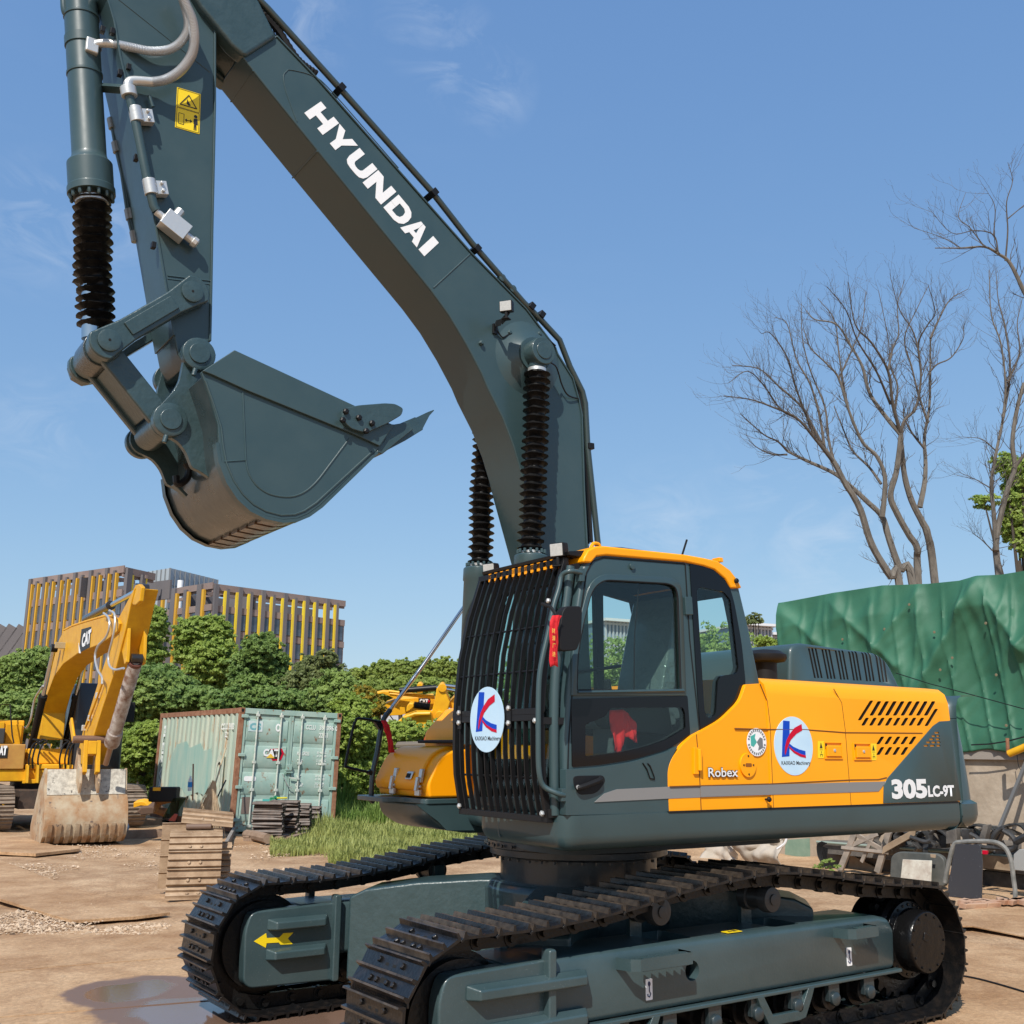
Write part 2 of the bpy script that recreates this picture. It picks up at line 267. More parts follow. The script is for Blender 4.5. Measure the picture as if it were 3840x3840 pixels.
# ================================================================ setting: ground
def node_mat(name, f):
    m = bpy.data.materials.new(name); m.use_nodes = True; t = m.node_tree; f(t, t.nodes['Principled BSDF']); MATS[name] = m; return m
WET = [(onZ(b5(700, 1000)), .55), (onZ(b5(950, 1070)), .62), (onZ(b5(1150, 1150)), .9), (onZ(b5(1400, 1150)), .8)]
def gm(base, alt, peb):
    def f(t, b):
        N = t.nodes.new; K = t.links.new
        g = N('ShaderNodeNewGeometry'); pos = g.outputs['Position']
        a = N('ShaderNodeTexNoise'); a.inputs['Scale'].default_value = .8; a.inputs['Detail'].default_value = 9; a.inputs['Roughness'].default_value = .65; K(pos, a.inputs['Vector'])
        r = N('ShaderNodeValToRGB'); r.color_ramp.elements[0].position = .36; r.color_ramp.elements[1].position = .66; r.color_ramp.elements[0].color = (*base, 1); r.color_ramp.elements[1].color = (*alt, 1); K(a.outputs[0], r.inputs[0])
        v = N('ShaderNodeTexNoise'); v.inputs['Scale'].default_value = 26; v.inputs['Detail'].default_value = 6; v.inputs['Roughness'].default_value = .75; K(pos, v.inputs['Vector'])
        r2 = N('ShaderNodeValToRGB'); r2.color_ramp.elements[0].position = .35; r2.color_ramp.elements[1].position = .7; r2.color_ramp.elements[0].color = (.62, .60, .58, 1); r2.color_ramp.elements[1].color = (1.25, 1.22, 1.2, 1); K(v.outputs[0], r2.inputs[0])
        mm = N('ShaderNodeMix'); mm.data_type = 'RGBA'; mm.blend_type = 'MULTIPLY'; mm.inputs[0].default_value = peb; K(r.outputs[0], mm.inputs[6]); K(r2.outputs[0], mm.inputs[7])
        st = N('ShaderNodeTexNoise'); st.inputs['Scale'].default_value = 1.9; st.inputs['Detail'].default_value = 10; st.inputs['Roughness'].default_value = .72; st.inputs['Distortion'].default_value = .6; K(pos, st.inputs['Vector'])
        sr = N('ShaderNodeValToRGB'); sr.color_ramp.elements[0].position = .40; sr.color_ramp.elements[1].position = .56; sr.color_ramp.elements[0].color = (.66, .54, .44, 1); sr.color_ramp.elements[1].color = (1.04, 1.0, .96, 1); K(st.outputs[0], sr.inputs[0])
        m2 = N('ShaderNodeMix'); m2.data_type = 'RGBA'; m2.blend_type = 'MULTIPLY'; m2.inputs[0].default_value = .6; K(mm.outputs[2], m2.inputs[6]); K(sr.outputs[0], m2.inputs[7]); mm = m2
        # wetness: pools left by washing down the machine
        acc = None
        for c, rad in WET:
            d = N('ShaderNodeVectorMath'); d.operation = 'DISTANCE'; K(pos, d.inputs[0]); d.inputs[1].default_value = (c.x, c.y, 0)
            q = N('ShaderNodeMath'); q.operation = 'DIVIDE'; K(d.outputs['Value'], q.inputs[0]); q.inputs[1].default_value = rad
            if acc is None: acc = q.outputs[0]
            else: mi_ = N('ShaderNodeMath'); mi_.operation = 'MINIMUM'; K(acc, mi_.inputs[0]); K(q.outputs[0], mi_.inputs[1]); acc = mi_.outputs[0]
        wn_ = N('ShaderNodeTexNoise'); wn_.inputs['Scale'].default_value = 1.7; wn_.inputs['Detail'].default_value = 5; K(pos, wn_.inputs['Vector'])
        ad = N('ShaderNodeMath'); ad.operation = 'MULTIPLY_ADD'; ad.inputs[1].default_value = 1.1; ad.inputs[2].default_value = -.55; K(wn_.outputs[0], ad.inputs[0])
        s = N('ShaderNodeMath'); s.operation = 'ADD'; K(acc, s.inputs[0]); K(ad.outputs[0], s.inputs[1])
        wet = N('ShaderNodeMapRange'); wet.inputs[1].default_value = 1.06; wet.inputs[2].default_value = .92; K(s.outputs[0], wet.inputs[0])
        pool = N('ShaderNodeMapRange'); pool.inputs[1].default_value = .62; pool.inputs[2].default_value = .50; K(s.outputs[0], pool.inputs[0])
        wc = N('ShaderNodeMix'); wc.data_type = 'RGBA'; K(wet.outputs[0], wc.inputs[0]); K(mm.outputs[2], wc.inputs[6]); wc.inputs[7].default_value = (.17, .105, .075, 1); K(wc.outputs[2], b.inputs['Base Color'])
        ro = N('ShaderNodeMapRange'); ro.inputs[3].default_value = .92; ro.inputs[4].default_value = .42; K(wet.outputs[0], ro.inputs[0])
        r3 = N('ShaderNodeMix'); K(pool.outputs[0], r3.inputs[0]); K(ro.outputs[0], r3.inputs[2]); r3.inputs[3].default_value = .04; K(r3.outputs[0], b.inputs['Roughness'])
        bu = N('ShaderNodeBump'); bu.inputs['Distance'].default_value = .03; mb_ = N('ShaderNodeMapRange'); mb_.inputs[3].default_value = .55*peb+.1; mb_.inputs[4].default_value = .02; K(wet.outputs[0], mb_.inputs[0]); K(mb_.outputs[0], bu.inputs['Strength']); K(v.outputs[0], bu.inputs['Height']); K(bu.outputs[0], b.inputs['Normal'])
        b.inputs['Specular IOR Level'].default_value = .4
    return f
DIRT = node_mat('dry dirt and gravel', gm((.38, .235, .125), (.60, .43, .27), .9))
PLATE = node_mat('dusty rusty steel plate', gm((.39, .235, .12), (.58, .40, .24), .7))
n = 120; ax = [math.copysign(abs(t)**3.2*400, t) for t in np.linspace(-1, 1, 2*n+1)]
cx0, cy0 = -1, -8; vs = []; 
for y in ax:
    for x in ax:
        X, Y = x+cx0, y+cy0; d = math.hypot(X, Y); h = -.03+.05*(noise.noise(Vector((X*.45, Y*.45, 0))))*(1 if d > 4 else 0)
        h += .03*noise.noise(Vector((X*2.3, Y*2.3, 4)))*(1 if 4 < d < 40 else 0)
        vs.append((X, Y, min(h, .02) if d < 60 else -.03))
w_ = 2*n+1; fs = [(j*w_+i, j*w_+i+1, (j+1)*w_+i+1, (j+1)*w_+i) for j in range(2*n) for i in range(2*n)]
gr = MB().add(vs, fs).build('ground', DIRT, recalc=False); tag(gr, kind='structure')
def gplate(pts, z0, z1, m=PLATE): return MB().prism([(p.x, p.y) for p in pts], z0, z1, 'z')
def gz(cf, pts, z=0): return [onZ(cf(*p), z) for p in pts]
def plate_thing(cf, pts, z0, z1, label):
    o = gplate(gz(cf, pts, z1), z0, z1).build('steel_plate', PLATE, bev=.003, seg=1); return tag(o, label, 'steel plate', 'steel plates laid on the dirt yard')
plate_thing(b5, [(-300, 260), (0, 310), (430, 470), (880, 580), (700, 602), (380, 622), (290, 600), (60, 528), (-300, 420)], .0, .034, 'dusty steel plate with a dark rounded edge lying on the gravel behind the near track')
plate_thing(b5, [(-700, 760), (0, 700), (300, 682), (960, 640), (1500, 620), (1500, 780), (950, 811), (300, 860), (0, 891), (-700, 970)], -.02, .008, 'dusty steel plate between the gravel and the first straight seam left of the tracks')
plate_thing(b5, [(-700, 975), (0, 895), (300, 864), (950, 815), (1700, 770), (1700, 990), (1000, 1042), (500, 1082), (0, 1122), (-700, 1210)], -.02, .012, 'dusty steel plate with a wet stain beside the far track front')
pl = [onZ(b5(*p), .006) for p in ((-700, 1214), (0, 1126), (500, 1086), (1000, 1046), (1700, 994))]; 
o = MB().prism([(p.x, p.y) for p in pl]+[(-5.0, -2.5), (-5.5, 6), (3, 9.5), (9, 7), (8.5, 1)], -.02, .006, 'z').build('steel_plate', PLATE, bev=.003, seg=1); tag(o, 'wet brown steel plate carrying the front of the near track', 'steel plate', 'steel plates laid on the dirt yard')
plate_thing(b1, [(-300, 1800), (0, 1775), (200, 1785), (445, 1757), (440, 1742), (300, 1738), (215, 1715), (130, 1695), (-300, 1640)], .0, .05, 'flat rusty steel plate under the corner of the muddy bucket')
# gravel: uncountable small stones
rng = np.random.default_rng(3); sm_ = MB()
base = [(-1, 0, 0), (1, 0, 0), (0, -1, 0), (0, 1, 0), (0, 0, -1), (0, 0, 1)]; fa_ = [(0, 2, 5), (2, 1, 5), (1, 3, 5), (3, 0, 5), (2, 0, 4), (1, 2, 4), (3, 1, 4), (0, 3, 4)]
PV = []; PF = []
for i in range(16000):
    u, v = rng.uniform(-50, 1500), rng.uniform(235, 700)
    p = onZ(b5(u, v)); 
    if p.y > -4.6 or p.y < -16: continue
    if noise.noise(Vector((p.x*.7, p.y*.7, 9))) < .02: continue
    s = rng.uniform(.006, .016) if rng.random() < .93 else rng.uniform(.018, .04); o_ = len(PV); a = rng.uniform(0, 6.3); sx, sy, sz_ = s*rng.uniform(.7, 1.5), s, s*rng.uniform(.4, .8)
    for q in base:
        x, y, z = q[0]*sx*rng.uniform(.7, 1.2), q[1]*sy*rng.uniform(.7, 1.2), q[2]*sz_
        PV.append((p.x+x*math.cos(a)-y*math.sin(a), p.y+x*math.sin(a)+y*math.cos(a), .005+z+sz_*.3))
    PF += [tuple(k+o_ for k in f) for f in fa_]
o = MB().add(PV, PF).build('gravel', mat('pale gravel stone', (.38, .26, .16), .9, col2=(.60, .46, .33), nscale=3, coords='Object'), smooth=False); tag(o, kind='stuff')
# ================================================================ the large excavator
EX = empty('crawler_excavator', 'large slate green and orange yellow crawler excavator with its bucket raised, filling the picture', 'excavator')
def part(mb, name, m, parent=None, **k):      # parts are built in world axes (undercarriage) or turned with the upper body
    return mb.build(name, m, parent or EX, **k)
def upart(mb, name, m, parent=None, **k):
    if name in ('lug', 'bolt', 'weld_seam', 'weld_bead', 'screw', 'door_seam', 'guard_bracket', 'joining_plate', 'roof_edge', 'pipe_strap', 'pipe_fitting', 'hose_band', 'side_louvre') and (k.get('one') is None):
        r = None
        for q_ in islands(mb): r = upart(q_, name, m, parent, one=1, **k)
        return r
    k.pop('one', None)
    if parent is None: return mb.build(name, m, EX, rot=TH, **k)
    return mb.build(name, m, parent, **k)
# ---------------- tracks
def track_path():
    r, zc, xi, xs = .443, .478, 1.955, -1.93; P = []
    for x in np.linspace(xs, xi, 30): P.append((x, zc-r))
    for a in np.linspace(-90, 90, 40)[1:]: P.append((xi+r*math.cos(math.radians(a)), zc+r*math.sin(math.radians(a))))
    top = smooth_path([(xi, 0, zc+r), (1.5, 0, .925), (.9, 0, .975), (.475, 0, 1.04), (0, 0, 1.085), (-.4, 0, 1.10), (-.9, 0, 1.05), (-1.4, 0, .975), (xs, 0, zc+r)], 10)
    P += [(v.x, v.z) for v in top[1:]]
    for a in np.linspace(90, 270, 40)[1:-1]: P.append((xs+r*math.cos(math.radians(a)), zc+r*math.sin(math.radians(a))))
    return P
TP = track_path(); TL = [0]
for i in range(len(TP)): TL.append(TL[-1]+math.dist(TP[i], TP[(i+1) % len(TP)]))
NS = 48; PITCH_T = TL[-1]/NS
def at_track(s):
    s %= TL[-1]
    for i in range(len(TP)):
        if TL[i+1] >= s: break
    a, b = TP[i], TP[(i+1) % len(TP)]; t = (s-TL[i])/max(1e-9, TL[i+1]-TL[i]); d = Vector((b[0]-a[0], 0, b[1]-a[1])).normalized()
    return Vector((a[0]+(b[0]-a[0])*t, 0, a[1]+(b[1]-a[1])*t)), d
k_ = PITCH_T/.216
SP = [(-.105, 0), (-.102, .030), (-.092, .033), (-.084, .004), (-.015, 0), (-.009, .031), (.003, .031), (.010, 0), (.074, .003), (.080, .028), (.091, .027), (.099, -.004), (.116, -.018), (.110, -.028), (.09, -.014), (-.10, -.014)]
sh = MB(); sh.prism([(a*k_, b) for a, b in SP], -.3, .3)
for y in (-.12, -.055, .055, .12):
    for t in ((.045, -.055) if abs(y) > .1 else ()): sh.lathe([(.017, 0), (.017, .014), (.012, .018)], (t, y, 0), (0, 0, 1), 6)
for y in (-.12, .12):
    sh.lathe([(.016, 0), (.016, .014), (.011, .018)], (.045, y*.45, 0), (0, 0, 1), 6)
for fi, f in enumerate(sh.f[:18]):
    if fi-2 in (1, 5, 6, 9, 10): sh.m[fi] = 2
sh.mi = 1; sh.box(-.065, -.035, -.055, -.02, 0, .002); sh.box(-.065, -.035, .02, .055, 0, .002); sh.box(.025, .062, -.028, .028, 0, .002)  # flat black pads painted as shaded slots; nothing is cut here
shoe0 = sh.build('track_shoe', [TRACK, RECESS_SHADE, mat('bare worn grouser steel', (.030, .023, .019), .38, metal=.3, col2=(.10, .075, .055), nscale=14, spec=.4)], None, bev=.0025, seg=1)
def chain_mb():
    c = MB()
    for k in range(NS):
        p, d = at_track(k*PITCH_T); n = Vector((d.z, 0, -d.x))    # outward
        for y in (-.085, .085):
            c.obox(p-n*.064+Vector((0, y, 0)), d*PITCH_T*.40, (0, .018, 0), n*.045)
            for e in (-.48,): c.cyl(p-n*.068+d*PITCH_T*e+Vector((0, y-.024, 0)), p-n*.068+d*PITCH_T*e+Vector((0, y+.024, 0)), .048, n=12)
        q = p-n*.068-d*PITCH_T*.48; c.cyl(q+Vector((0, -.135, 0)), q+Vector((0, .135, 0)), .026, n=10)
    return c
for sgn, y0 in ((1, 1.3), (-1, -1.3)):
    ch = chain_mb().build('track', TRKD, EX, loc=(0, y0, 0)); tag(ch, 'black steel crawler track chain')
    for k in range(NS):
        p, d = at_track(k*PITCH_T); n = Vector((d.z, 0, -d.x))
        o = shoe0.copy(); COL.objects.link(o); o.parent = ch
        jit = random.uniform(-.012, .012); n2 = (n+d*jit).normalized(); d2 = (d-n*jit).normalized()
        m = Matrix((-d2, Vector((0, 1, 0)), n2)).transposed()
        if m.determinant() < 0: m = Matrix((-d2, Vector((0, -1, 0)), n2)).transposed()
        o.matrix_local = Matrix.Translation(p) @ m.to_4x4()
    # idler and final drive
    w = MB(); w.lathe([(.05, -.11), (.30, -.11), (.30, -.05), (.345, -.05), (.345, -.02), (.33, 0), (.345, .02), (.345, .05), (.30, .05), (.30, .11), (.05, .11)], (1.955, y0, .478), (0, 1, 0), 48); part(w, 'idler_wheel', TRKD)
    s = MB(); teeth = []
    for i in range(21*4): a = 2*math.pi*i/84; rr = .37 if i % 4 in (0, 1) else .32; teeth.append((-1.93+rr*math.cos(a), .478+rr*math.sin(a)))
    s.prism(teeth, y0-.03, y0+.03); sp = part(s, 'drive_sprocket', TRKD)
    f = MB(); f.lathe([(.29, -.16), (.29, .10), (.265, .13), (.265, .16), (.215, .17), (.215, .30), (.205, .315), (0.0, .318)], (-1.93, y0-sgn*.02, .535), (0, sgn, 0), 40)
    for i in range(24): a = 2*math.pi*i/24; f.lathe([(.011, 0), (.011, .012)], (-1.93+.24*math.cos(a), y0+sgn*.14, .535+.24*math.sin(a)), (0, sgn, 0), 6)
    for i in range(12): a = 2*math.pi*i/12; f.lathe([(.009, 0), (.009, .008)], (-1.93+.185*math.cos(a), y0+sgn*.296, .535+.185*math.sin(a)), (0, sgn, 0), 6)
    f.obox((-1.90, y0+sgn*.299, .57), Vector((.025, 0, .012)), (0, .003, 0), Vector((-.012, 0, .025)))
    part(f, 'final_drive', mat('black wet casting', (.005, .005, .0054), .25, coat=.1, spec=.22, bump=.25, bscale=26), sp, bev=.004)
    # track frame
    a, b = y0-.21, y0+.20*1; yo = y0+sgn*.2; yi = y0-sgn*.21
    fr = MB(); fr.prism([(-1.66, .375), (1.45, .375), (1.45, .74), (-1.50, .735), (-1.62, .71), (-1.68, .62)], min(yo, yi), max(yo, yi))
    fo = part(fr, 'track_frame', GREYD, bev=.035, seg=4)
    apply_mods(fo)
    cc = MB()
    for xr in (.50, -.50): cc.prism(round_poly([(xr-.26, y0-.18*sgn), (xr+.02, y0-.18*sgn), (xr+.02, y0+.13*sgn), (xr-.26, y0+.13*sgn)], .05), .52, .9, 'z')
    cc.cyl((.33, yo+sgn*.1, .565), (.33, yo-sgn*.3, .565), .058, n=20)
    cut(fo, cc)
    lip = MB(); lip.prism([(-1.72, .345), (1.47, .345), (1.47, .372), (-1.72, .372)], min(yi-.01, yo-sgn*0), max(yi, yo+sgn*.03)) if False else lip.box(-1.70, 1.45, min(yo-.03*sgn, yo+.028*sgn), max(yo-.03*sgn, yo+.028*sgn), .348, .373)
    part(lip, 'frame_flange', GREYD, fo, bev=.008)
    yk = MB()
    for (q0, q1) in ((yo-sgn*.09, yo+sgn*.02), (yi-sgn*.01, yi+sgn*.09)):
        yk.prism(round_poly([(1.40, .20), (2.08, .215), (2.13, .26), (2.14, .60), (2.10, .725), (1.40, .745)], .05, 4), min(q0, q1), max(q0, q1))
    yk.box(1.40, 1.72, y0-.20, y0+.19, .705, .742); yk.box(1.40, 1.50, y0-.20, y0+.19, .24, .73)
    part(yk, 'idler_yoke', GREYD, fo, bev=.022, seg=3)
    rb = MB()
    for yy, sg in ((yo+sgn*.02, sgn), (yi-sgn*.01, -sgn)):
        rb.prism(round_poly([(1.415, .20), (1.47, .20), (1.47, .80), (1.415, .80)], .02), min(yy-sg*.03, yy+sg*.05), max(yy-sg*.03, yy+sg*.05))
        x0 = 1.50 if sg != sgn else 1.17
        for z0 in (.595, .395):
            rb.add([(x0+.0, yy-.002*sg, z0-.005), (1.98, yy-.002*sg, z0-.005), (1.98, yy-.002*sg, z0+.075), (x0, yy-.002*sg, z0+.075), (x0+.05, yy+.075*sg, z0), (1.93, yy+.075*sg, z0), (1.93, yy+.075*sg, z0+.055), (x0+.05, yy+.075*sg, z0+.055)],
                   [(0, 3, 2, 1), (4, 5, 6, 7), (0, 1, 5, 4), (1, 2, 6, 5), (2, 3, 7, 6), (3, 0, 4, 7)])
    for q_ in islands(rb): part(q_, 'wear_rib', GREYD, fo, bev=.012, seg=2)
    # steps on the outer side
    for xs_, xe in ((.94, .44), (-1.0, -1.33)):
        if sgn < 0: break
        st = MB(); y1 = yo+.13; zt, zb = .70, .635
        pth = [(xs_, yo-.01), (xs_-.03, y1-.03), (xs_-.08, y1), (xe+.01, y1), (xe, y1-.02), (xe, yo-.01)]
        for i in range(len(pth)-1): st.add([(*pth[i], zb), (*pth[i+1], zb), (*pth[i+1], zt), (*pth[i], zt), (pth[i][0], pth[i][1]-.008, zb), (pth[i+1][0], pth[i+1][1]-.008, zb), (pth[i+1][0], pth[i+1][1]-.008, zt), (pth[i][0], pth[i][1]-.008, zt)], [(0, 1, 2, 3), (7, 6, 5, 4), (0, 3, 7, 4), (1, 5, 6, 2), (3, 2, 6, 7), (0, 4, 5, 1)])
        for zz in (zt, zb):
            pts = [(xs_-.10, y1-.002)]; nt_ = 12
            for i in range(nt_+1): pts.append((xs_-.10+(xe+.04-xs_+.10)*i/nt_, y1-.035-(.022 if i % 2 else 0)))
            pts.append((xe+.04, y1-.002)); st.prism(pts, zz-.003, zz+.003, 'z')
        part(st, 'step', GREYD, fo)
    # rollers
    for i in range(8):
        x = -1.35+i*.375
        r_ = MB(); r_.lathe([(.03, -.17), (.085, -.17), (.085, -.10), (.115, -.10), (.115, -.065), (.085, -.065), (.085, .065), (.115, .065), (.115, .10), (.085, .10), (.085, .17), (.03, .17)], (x, y0, .265), (0, 1, 0), 24)
        part(r_, 'track_roller', TRKD, fo)
        h = MB(); h.box(x-.055, x+.055, yo-.03, yo+.005, .24, .35); h.lathe([(.045, 0), (.045, .03), (.03, .04)], (x, yo-.01*sgn, .255), (0, sgn, 0), 16); part(h, 'roller_bracket', mat('dark oily green', (.022, .034, .038), .4, coat=.3, bump=.15), fo, bev=.004)
    for x0, x1 in ((-.2, -.75), (1.0, .62)):
        g = MB(); pr = [(x0, .36), (x0-.03, .30), (x0-.10, .185), (x0-.16, .175), (x1+.16, .175), (x1+.10, .185), (x1+.03, .30), (x1, .36), (x1+.06, .36), (x1+.14, .235), (x0-.14, .235), (x0-.06, .36)]
        g.prism(pr, min(yo-.005, yo+sgn*.03), max(yo-.005, yo+sgn*.03)); part(g, 'track_guard', GREYR, fo, bev=.004)
    for x in (.50, -.50):
        c = MB(); c.lathe([(.03, -.12), (.085, -.12), (.085, -.055), (.07, -.05), (.07, .05), (.085, .055), (.085, .10), (.078, .125), (.05, .13)], (x, y0+.0, .905), (0, sgn, 0), 28)
        c.lathe([(.035, .12), (.035, .14), (.02, .142)], (x, y0, .905), (0, sgn, 0), 20)
        cr_ = part(c, 'carrier_roller', mat('roller grey cast', (.035, .038, .040), .4, bump=.1, bscale=40))
        c = MB(); c.box(x-.05, x+.05, y0-sgn*.13-.02, y0-sgn*.13+.02, .72, .95); part(c, 'roller_bracket', GREYR, cr_, bev=.006)
    if sgn < 0:   # yellow direction arrow on the far frame
        ys = yi+.0102; q = [onY(c7(*p), ys) for p in ((425, 640), (480, 603), (483, 625), (540, 622), (558, 603), (603, 600), (578, 627), (600, 652), (545, 655), (537, 645), (482, 648), (478, 669))]
        q = [(v.x, v.z) for v in q]
        ar = MB(); ar.prism(q, ys, ys+.003); tag(part(ar, 'arrow_sticker', YSTK, fo), 'yellow arrow sticker pointing forward')
    else:
        for cx_, cz_ in ((.685, .50), (-1.155, .50)):
            sx, sz = .026, .058; s_ = MB(); s_.prism(round_poly([(cx_-sx, cz_-sz), (cx_+sx, cz_-sz), (cx_+sx, cz_+sz), (cx_-sx, cz_+sz)], .006), yo, yo+.003); tag(part(s_, 'lifting_sticker', WHITE, fo), 'white lifting hook sticker')
            hk = MB(); Y = yo+.005
            hk.prism([(cx_+.010*math.cos(t), cz_+.030+.014*math.sin(t)) for t in np.linspace(0, 6.28, 16, endpoint=False)], yo+.003, Y)
            hk.tube([(cx_, Y, cz_+.018), (cx_, Y, cz_-.010), (cx_-.010, Y, cz_-.025), (cx_, Y, cz_-.042), (cx_+.012, Y, cz_-.034), (cx_+.013, Y, cz_-.024)], .0032, 5)
            part(hk, 'hook_symbol', mat('navy print', (.01, .02, .08), .5), fo)
        s_ = MB(); q = [onY(c8(*p), yo-.02) for p in ((812, 504), (870, 500), (888, 520), (835, 526))]
        qq = [Vector((v.x, 0, 0)) for v in q]; s_.sheet([(-.02, yo-.09, .7435), (-.15, yo-.09, .7435), (-.15, yo-.03, .7435), (-.02, yo-.03, .7435)][::-1], (0, 0, 1), .003); tag(part(s_, 'warning_sticker', YSTK, fo), 'yellow warning sticker on top of the frame')
        k = MB(); k.prism([(-.06, yo-.075), (-.045, yo-.045), (-.075, yo-.045)], .7465, .748, 'z'); k.box(-.125, -.09, yo-.075, yo-.045, .7465, .748); part(k, 'warning_symbol', BSTK, fo)
bpy.data.objects.remove(shoe0)
# ---------------- centre frame and swing bearing
x_ = MB()
for sx in (1, -1):
    for sy in (1, -1):
        st = [((1.24, 1.12), (.21, .79)), ((1.15, 1.03), (.24, .85)), ((.85, .80), (.29, .90)), ((.5, .48), (.32, .935)), ((.2, .2), (.34, .94))]; R_ = []
        for (px, py), (z0, z1) in st:
            w_ = .22; t = Vector((-1, 1, 0)).normalized()*w_ if True else None
            a_ = Vector((px, py, 0))+t; b_ = Vector((px, py, 0))-t
            R_.append([Vector((v.x*sx, v.y*sy, z)) for v, z in ((a_, z0), (b_, z0), (b_, z1), (a_, z1))])
        x_.rings(R_)
x_.lathe([(.70, .30), (.70, .90), (.66, .935), (.0, .94)], (0, 0, 0), (0, 0, 1), 40)
part(x_, 'centre_frame', GREYR, bev=.02)
wd = MB()
for sx in (1, -1): wd.tube([(sx*1.36, -1.10, .50), (sx*1.1, -.98, .53)], .03)
sb = MB(); sb.lathe([(.58, .90), (.58, 1.10), (.66, 1.12), (.66, 1.16), (.68, 1.17), (.68, 1.215), (.665, 1.22), (.665, 1.255), (.70, 1.26), (.70, 1.30)], (0, 0, 0), (0, 0, 1), 56)
for i in range(40):
    a = 2*math.pi*i/40
    sb.lathe([(.013, 0), (.013, .018)], (.63*math.cos(a), .63*math.sin(a), 1.105), (0, 0, -1), 6); sb.lathe([(.012, 0), (.012, .014)], (.69*math.cos(a), .69*math.sin(a), 1.19), (math.cos(a), math.sin(a), 0), 6)
part(sb, 'swing_bearing', mat('dark bearing steel', (.022, .027, .030), .35, coat=.3, bump=.1, bscale=30))
# ---------------- house frame (skirt), all in upper-body axes
ZD = 1.49
def inset(poly, d):
    n = len(poly); o = []
    for i in range(n):
        p0, p, p1 = (Vector(poly[j % n]) for j in (i-1, i, i+1)); e0 = (p-p0).normalized(); e1 = (p1-p).normalized()
        nn = Vector((-(e0.y+e1.y), e0.x+e1.x)); nn = nn.normalized() if nn.length > 1e-6 else Vector((-e0.y, e0.x)); o.append(tuple(p+nn*d))
    return o
def skirt(poly, name, m, z1=ZD, zb=1.285, parent=None):
    a = sum(poly[i][0]*poly[(i+1) % len(poly)][1]-poly[(i+1) % len(poly)][0]*poly[i][1] for i in range(len(poly)))
    if a < 0: poly = poly[::-1]
    prof = [(0, z1), (0, zb+.09), (.006, zb+.06), (.022, zb+.03), (.05, zb+.008), (.09, zb)]
    mb = MB(); mb.rings([[(*q, z) for q in inset(poly, d)] for d, z in prof]); return upart(mb, name, m, parent)
deckL = round_poly([(1.26, 1.49), (-2.58, 1.49), (-2.58, -1.45), (.60, -1.45), (.60, -.45), (.45, -.4), (.45, .42), (1.19, .42)], [.13, .02, .02, .05, .1, .05, .1, .16], 6)
deck = skirt(deckL, 'house_frame', GREY)
# slotted opening on the front face of the cab floor
md_ = MB(); md_.tube(smooth_path([(1.20, .72, 1.44), (1.205, .74, 1.41), (1.205, .74, 1.35), (1.20, .75, 1.32)]), .008); upart(md_, 'tie_loop', GREY, deck)
# belly under the deck
by = MB(); by.prism(round_poly([(.8, .9), (-1.3, .9), (-1.3, -.9), (.4, -.9), (.4, -.4), (.8, .42)], .2), 1.20, 1.287, 'z'); upart(by, 'belly_plate', mat('dark underside paint', (.03, .045, .05), .5), deck)
# ---------------- counterweight
def plan_cw(z):
    return round_poly([(-2.60, 1.49), (-2.88, 1.47), (-3.30, .95), (-3.38, 0), (-3.30, -.95), (-2.88, -1.47), (-2.60, -1.49)], [.01, .12, .35, .5, .35, .12, .01], 7)
cw = MB(); base = plan_cw(0)
lev = [(.10, 1.29, 0), (.05, 1.305, 0), (.015, 1.34, 0), (0, 1.39, 0), (0, 1.475, 0), (.045, 1.50, 0), (.05, 1.6, 0), (.075, 1.9, 0), (.10, 2.12, 0), (.105, 2.125, 0), (.10, 2.13, 0), (.115, 2.22, 0), (.15, 2.28, 0), (.21, 2.31, 0), (.5, 2.32, 0)]
ar_ = sum(base[i][0]*base[(i+1) % len(base)][1]-base[(i+1) % len(base)][0]*base[i][1] for i in range(len(base)))
bb = base if ar_ > 0 else base[::-1]; R_ = []
for d, z, _ in lev: R_.append([(min(q[0], -2.60+max(0, z-1.5)*.09), q[1], z) for q in inset([(x+(.085*max(0, z-1.5) if x > -2.7 else 0), y) for x, y in bb], d)])
cw.rings(R_); CWT = upart(cw, 'counterweight', GREY)
# seam between house and counterweight
# ---------------- engine house side (left side)
YS = 1.49
side = U(c6, [(605, 353), (970, 378), (1440, 398), (1500, 403), (1532, 425), (1548, 470), (1560, 545), (1605, 950)], YS)
sx0 = side[0][0]
body = MB(); secy = [(YS, ZD+.002), (YS, 2.24), (YS-.02, 2.31), (YS-.07, 2.35), (YS-.18, 2.365), (-(YS-.18), 2.365), (-(YS-.07), 2.35), (-(YS-.02), 2.31), (-YS, 2.24), (-YS, ZD+.002)]
body.prism(secy, -.47, -2.575, 'x'); EH = upart(body, 'engine_house', YEL, bev=0)
